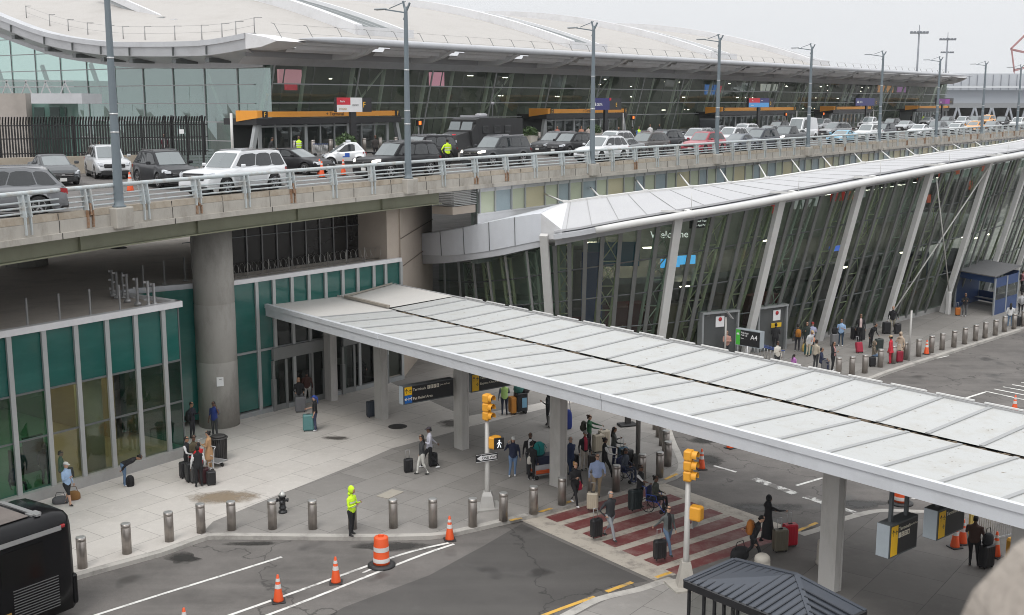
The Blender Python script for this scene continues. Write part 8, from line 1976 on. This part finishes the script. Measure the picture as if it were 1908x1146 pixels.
for k in range(8): c0 = atY(5 + k * 18, 174, 83); b.beam(c0, (c0[0] + .4 * (-1) ** k, c0[1], c0[2] + .9), .07, .07)
for h in (.45, .85): a_ = atY(0, 174, 83); e_2 = atY(138, 174, 83); b.beam((a_[0], 83, a_[2] + h), (e_2[0], 83, e_2[2] + h), .05, .05)
kid(b, 'roof_railing', STEEL, t)
# ---------------------------------------------------------------- blue shelter on the pavement
BLU = mat('shelter blue', (.022, .055, .16), .45, var=.1, dirt=(.05, .07, .13), damt=.4); SGRY = mat('shelter roof', (.14, .14, .145), .6, var=.1)
pA, pB, pC = P(1850, 588), P(1893, 574), P(1778, 573); t = thing('pavement_shelter', 'blue framed glazed shelter with grey sloping roof on the lower terminal pavement', 'shelter', pA)
e1 = Vector((pC[0] - pA[0], pC[1] - pA[1], 0)); e2 = Vector((pB[0] - pA[0], pB[1] - pA[1], 0)); Hs = 2.75; A3 = Vector(pA)
sp = lambda a, b_, z: tuple(A3 + e1 * a + e2 * b_ + Vector((0, 0, z)))
b = MB()
for a, c in ((0, 0), (1, 0), (0, 1), (1, 1), (0, .5), (.5, 1)): b.beam(sp(a, c, 0), sp(a, c, Hs), .12, .12, 0, tuple(e1.normalized()))
kid(b, 'post', mat('shelter post', (.30, .32, .34), .5, .3), t)
b = MB(); b.loft([[sp(-.03, -.06, Hs + .12), sp(1.05, -.06, Hs + .12), sp(1.05, 1.06, Hs + .45), sp(-.03, 1.06, Hs + .45)], [sp(-.03, -.06, Hs + .2), sp(1.05, -.06, Hs + .2), sp(1.05, 1.06, Hs + .53), sp(-.03, 1.06, Hs + .53)]], 0, True, True); kid(b, 'roof', SGRY, t)
b = MB(); b.beam(sp(0, 0, Hs - .1), sp(1, 0, Hs - .1), .1, .5); b.beam(sp(1, 0, 1.2), sp(1, 1, 1.2), .06, 2.4); b.beam(sp(0, 1, .5), sp(1, 1, .5), .06, .8); b.beam(sp(0, 1, Hs - .1), sp(1, 1, Hs - .1), .06, .5)
for k in (0, .5): b.beam(sp(0, k + .02, .55), sp(0, k + .48, .55), .05, 1.1); b.beam(sp(0, k + .02, 2.4), sp(0, k + .48, 2.4), .05, .7)
kid(b, 'blue_panel', BLU, t)
b = MB()
for k in (0, .5): b.quad(sp(0, k + .02, 1.1), sp(0, k + .48, 1.1), sp(0, k + .48, 2.05), sp(0, k + .02, 2.05))
b.quad(sp(0, 1, .9), sp(1, 1, .9), sp(1, 1, Hs - .35), sp(0, 1, Hs - .35)); kid(b, 'glass_pane', glass('shelter glass', (.55, .58, .58), .06), t)
b = MB(); b.beam(sp(.05, .85, .45), sp(.95, .85, .45), .4, .06); kid(b, 'bench', STEEL, t)
# ---------------------------------------------------------------- dark roofed shelter in the foreground
DKM = mat('slate metal roof', (.058, .066, .082), .42, .35, var=.08, scale=1.2, dirt=(.085, .088, .095), damt=.3)
BKM = mat('black steel frame', (.014, .014, .016), .45)
zE = 2.75; a0 = Vector(P(1276, 1082, zE)); b0 = Vector(P(1613, 1138, zE))
dL = Vector((CSD[0], CSD[1], 0)); dW = Vector((CWD[0], CWD[1], 0))
LL, WW = (b0 - a0).dot(dL), (b0 - a0).dot(dW); Cn = a0; HX = LL * .5
def sh(x, y, z): q = Cn + dL * x + dW * y; return (q.x, q.y, z)
t = thing('bus_shelter', 'glazed shelter with dark hipped standing seam roof in the near foreground', 'shelter', sh(0, 0, 0))
zr_ = zE + .30; b = MB()
q00, q10, q11, q01 = sh(0, 0, zE), sh(LL, 0, zE), sh(LL, WW, zE), sh(0, WW, zE)
rA, rB = sh(.02, WW - .02, zr_ - .22), sh(HX, WW - .02, zr_)
b.add([q00, q10, rB, rA], [(0, 1, 2, 3)]); b.add([q10, q11, rB], [(0, 1, 2)]); b.add([q00, rA, q01], [(0, 1, 2)]); b.add([q01, rA, rB, q11], [(0, 1, 2, 3)])
kid(b, 'roof', DKM, t)
b = MB()
for k in range(19):
    x = .2 + .235 * k
    if x < LL - .3:
        if x <= HX: b.beam(sh(x, 0.02, zE + .02), sh(x, WW - .05, lerp((zr_ - .22,), (zr_,), x / HX)[0]), .04, .04)
        else: k2 = (LL - x) / (LL - HX); b.beam(sh(x, .02, zE + .02), sh(x, WW * k2 * .97, zE + (zr_ - zE) * k2 * .97), .04, .04)
for k in range(6): y = .2 + .26 * k; e_3 = y / WW; b.beam(sh(LL - .02, y, zE + .03), sh(LL - (LL - HX) * e_3, y, zE + (zr_ - zE) * e_3 + .02), .05, .05)
kid(b, 'standing_seam', mat('seam dark', (.03, .034, .042), .5, .3), t)
b = MB(); b.beam(rA, rB, .16, .05); b.beam(rB, q10, .14, .05); b.beam(rB, q11, .12, .05); b.beam(q00, rA, .12, .05); kid(b, 'ridge_cap', DKM, t)
b = MB()
for p_, q_ in ((q00, q10), (q10, q11), (q11, q01), (q01, q00)): b.beam((p_[0], p_[1], zE - .09), (q_[0], q_[1], zE - .09), .10, .20)
kid(b, 'eave', BKM, t)
for x in (.10, .62, .98, 1.3, 1.75, 2.4, 3.1, LL - .12):
    b = MB(); b.beam(sh(x, .08, 0), sh(x, .08, zE - .1), .07, .07, 0, tuple(dL)); kid(b, 'post', BKM, t)
for x, y in ((.15, WW - .15), (LL - .15, WW - .15), (LL - .15, WW / 2)): b = MB(); b.beam(sh(x, y, 0), sh(x, y, zE - .1), .09, .09, 0, tuple(dL)); kid(b, 'post', BKM, t)
b = MB(); b.quad(sh(.15, .12, .2), sh(LL, .12, .2), sh(LL, .12, zE - .3), sh(.15, .12, zE - .3)); b.quad(sh(.15, WW - .15, .2), sh(LL, WW - .15, .2), sh(LL, WW - .15, zE - .3), sh(.15, WW - .15, zE - .3)); kid(b, 'glass_pane', glass('clear shelter glass', (.80, .83, .82), .05), t)
b = MB(); b.box(sh(2.1, .55, 1.0), (.8, .3, 2.0), 0, math.atan2(CSD[1], CSD[0])); kid(b, 'ticket_machine', mat('machine grey', (.10, .10, .105), .5), t)
# concrete corner close to the camera
PARC = mat('near concrete', (.30, .265, .23), .95, var=.2, scale=6, dirt=(.20, .17, .145), dscale=5, bump=.5)
b = MB(); rnd = random.Random(4); base = []
for u, v in ((1806, 1175), (1832, 1118), (1851, 1098), (1868, 1080), (1885, 1061), (1908, 1033), (1960, 1000), (2100, 1000), (2100, 1200)): base.append(atY(u - 20, v - 16, 1.25))
b.loft([[(x, y + dy, z) for x, y, z in base] for dy in (0, -.06, -.6)], 0, True, True); tag(b.obj('parapet_corner', PARC), 'blurred rough concrete parapet corner close to the camera at lower right', 'parapet')
# ---------------------------------------------------------------- far background
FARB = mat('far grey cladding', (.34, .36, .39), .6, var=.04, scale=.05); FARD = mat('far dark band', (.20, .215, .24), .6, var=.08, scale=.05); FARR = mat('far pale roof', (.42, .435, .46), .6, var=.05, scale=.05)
t = thing('distant_terminal', 'distant grey terminal with pale upper storey beyond the end of the road', 'airport terminal', atY(1800, 200, 330))
def fbx(u0, v0, u1, v1, Y, dy, m, nm): c_, d_ = at_box(u0, v0, u1, v1, Y, dy); b = MB(); b.box(c_, d_); kid(b, nm, m, t)
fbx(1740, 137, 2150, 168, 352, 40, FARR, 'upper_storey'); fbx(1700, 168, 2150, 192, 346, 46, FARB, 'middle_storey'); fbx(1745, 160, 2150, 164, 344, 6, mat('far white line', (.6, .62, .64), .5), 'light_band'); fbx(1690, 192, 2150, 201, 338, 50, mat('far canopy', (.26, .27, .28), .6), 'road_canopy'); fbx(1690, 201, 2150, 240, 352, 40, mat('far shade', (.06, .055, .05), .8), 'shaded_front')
b = MB()
for k in range(14): a_ = atY(1775 + 16 * k, 226, 338); c_ = atY(1783 + 16 * k - (k % 2) * 14, 201, 338); b = MB(); b.beam(a_, c_, .5, .5); kid(b, 'raking_prop', FARB, t)

b = MB()
for k in range(26): a_ = atY(1745 + 15 * k, 167, 345.8); c_ = atY(1745 + 15 * k, 139, 351.8); b.beam((a_[0], 351.8, a_[2]), (a_[0], 351.8, c_[2]), .15, .15)
kid(b, 'panel_joint', FARD, t)
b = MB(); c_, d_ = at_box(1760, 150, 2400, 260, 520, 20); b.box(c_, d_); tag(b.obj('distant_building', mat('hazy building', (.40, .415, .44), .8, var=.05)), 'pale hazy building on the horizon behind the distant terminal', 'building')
for i, (u, v, Y) in enumerate(((1713, 57, 300), (1766, 70, 330), (1765, 95, 420))):
    tp = atY(u, v, Y); t = thing('floodlight_mast', 'tall thin apron floodlight mast above the terminal roof, %s from the left' % ORD[i], 'floodlight mast', (tp[0], Y, 8)); b = MB(); b.tube([(0, 0, 0), (0, 0, tp[2] - 8)], [.35, .2], 8); b.obj('shaft', FARD, t); b = MB(); b.beam((-2.3, 0, tp[2] - 8.6), (2.3, 0, tp[2] - 8.6), .3, .3)
    for x in (-2, -1.2, -.4, .4, 1.2, 2): b.box((x, -.2, tp[2] - 8.4), (.5, .4, .45))
    b.beam((0, 0, tp[2] - 8), (0, 0, tp[2] - 6.6), .12, .12); b.obj('lamp_bar', FARD, t)
t = thing('tower_crane', 'pale red crane jib at the far right edge of the sky', 'crane', atY(1900, 190, 500)); rt = Vector(t.location)
CRN = mat('crane red', (.42, .22, .22), .6); b = MB()
for p_, q_ in (((1883, 91), (1960, 15)), ((1883, 91), (1960, 108)), ((1885, 93), (1890, 134)), ((1888, 131), (1960, 112))): b.beam(atY(*p_, 500), atY(*q_, 500), .5, .5); b.beam(atY(p_[0], p_[1] + 2, 502), atY(q_[0], q_[1] + 3, 502), .3, .3)
kid(b, 'jib', CRN, t)
# barrier, yellow boards and blue cage at the canopy end
t = thing('crowd_barrier', 'grey steel crowd barrier at the far right end of the canopy', 'barrier', P(1860, 1010)); b = MB(); q0, q1 = P(1822, 1015), P(1885, 1000)
for z in (.1, 1.05): b.beam(q0[:2] + (z,), q1[:2] + (z,), .04, .04)
for k in range(16): q = lerp(q0, q1, k / 15); b.beam(q[:2] + (.1,), q[:2] + (1.05,), .02, .02)
kid(b, 'bars', STEEL, t)
p = P(1808, 1000); b = MB(); b.box((0, 0, .75), (.7, .06, 1.1), 0, 1.0); b.box((.1, .25, .5), (.6, .06, 1.0), 0, 1.2); tag(b.obj('yellow_board', mat('board yellow', (.50, .36, .08), .6), None, p), 'leaning yellow board beside the brown jacket', 'board')
p = P(1905, 968); t = thing('cage_trolley', 'dark blue wire cage trolley at the right edge behind the barrier', 'cage trolley', p, .6); b = MB(); b.box((0, 0, .9), (1.4, .9, 1.5), 0, 0, .03); b.obj('cage', mat('cage blue', (.02, .05, .22), .5), t); b = MB()
for x in (-.5, .5): b.tube([(x, -.35, .08), (x, .35, .08)], .08, 8)
b.obj('wheel', TYRE, t)
p = P(1912, 1055); b = MB(); b.box((0, 0, .45), (.8, 1.2, .9), 0, .5, .08); tag(b.obj('construction_barrier', mat('barrier orange', (.60, .30, .03), .6), None, p), 'orange yellow construction barrier cut off by the right edge', 'barrier')
# thin damp air round the whole place
b = MB(); b.box((60, 320, 31), (1500, 900, 64.4))
hz = bpy.data.materials.new('haze'); hz.use_nodes = True; nt = hz.node_tree; nt.nodes.remove(nt.nodes['Principled BSDF'])
pv = nt.nodes.new('ShaderNodeVolumePrincipled'); pv.inputs['Density'].default_value = .00014; pv.inputs['Color'].default_value = (.86, .88, .90, 1); pv.inputs['Anisotropy'].default_value = .2
nt.links.new(pv.outputs[0], nt.nodes['Material Output'].inputs['Volume'])
tag(b.obj('haze', hz), kind='stuff')
bpy.context.view_layer.update()
print('objects', len(SC.objects))
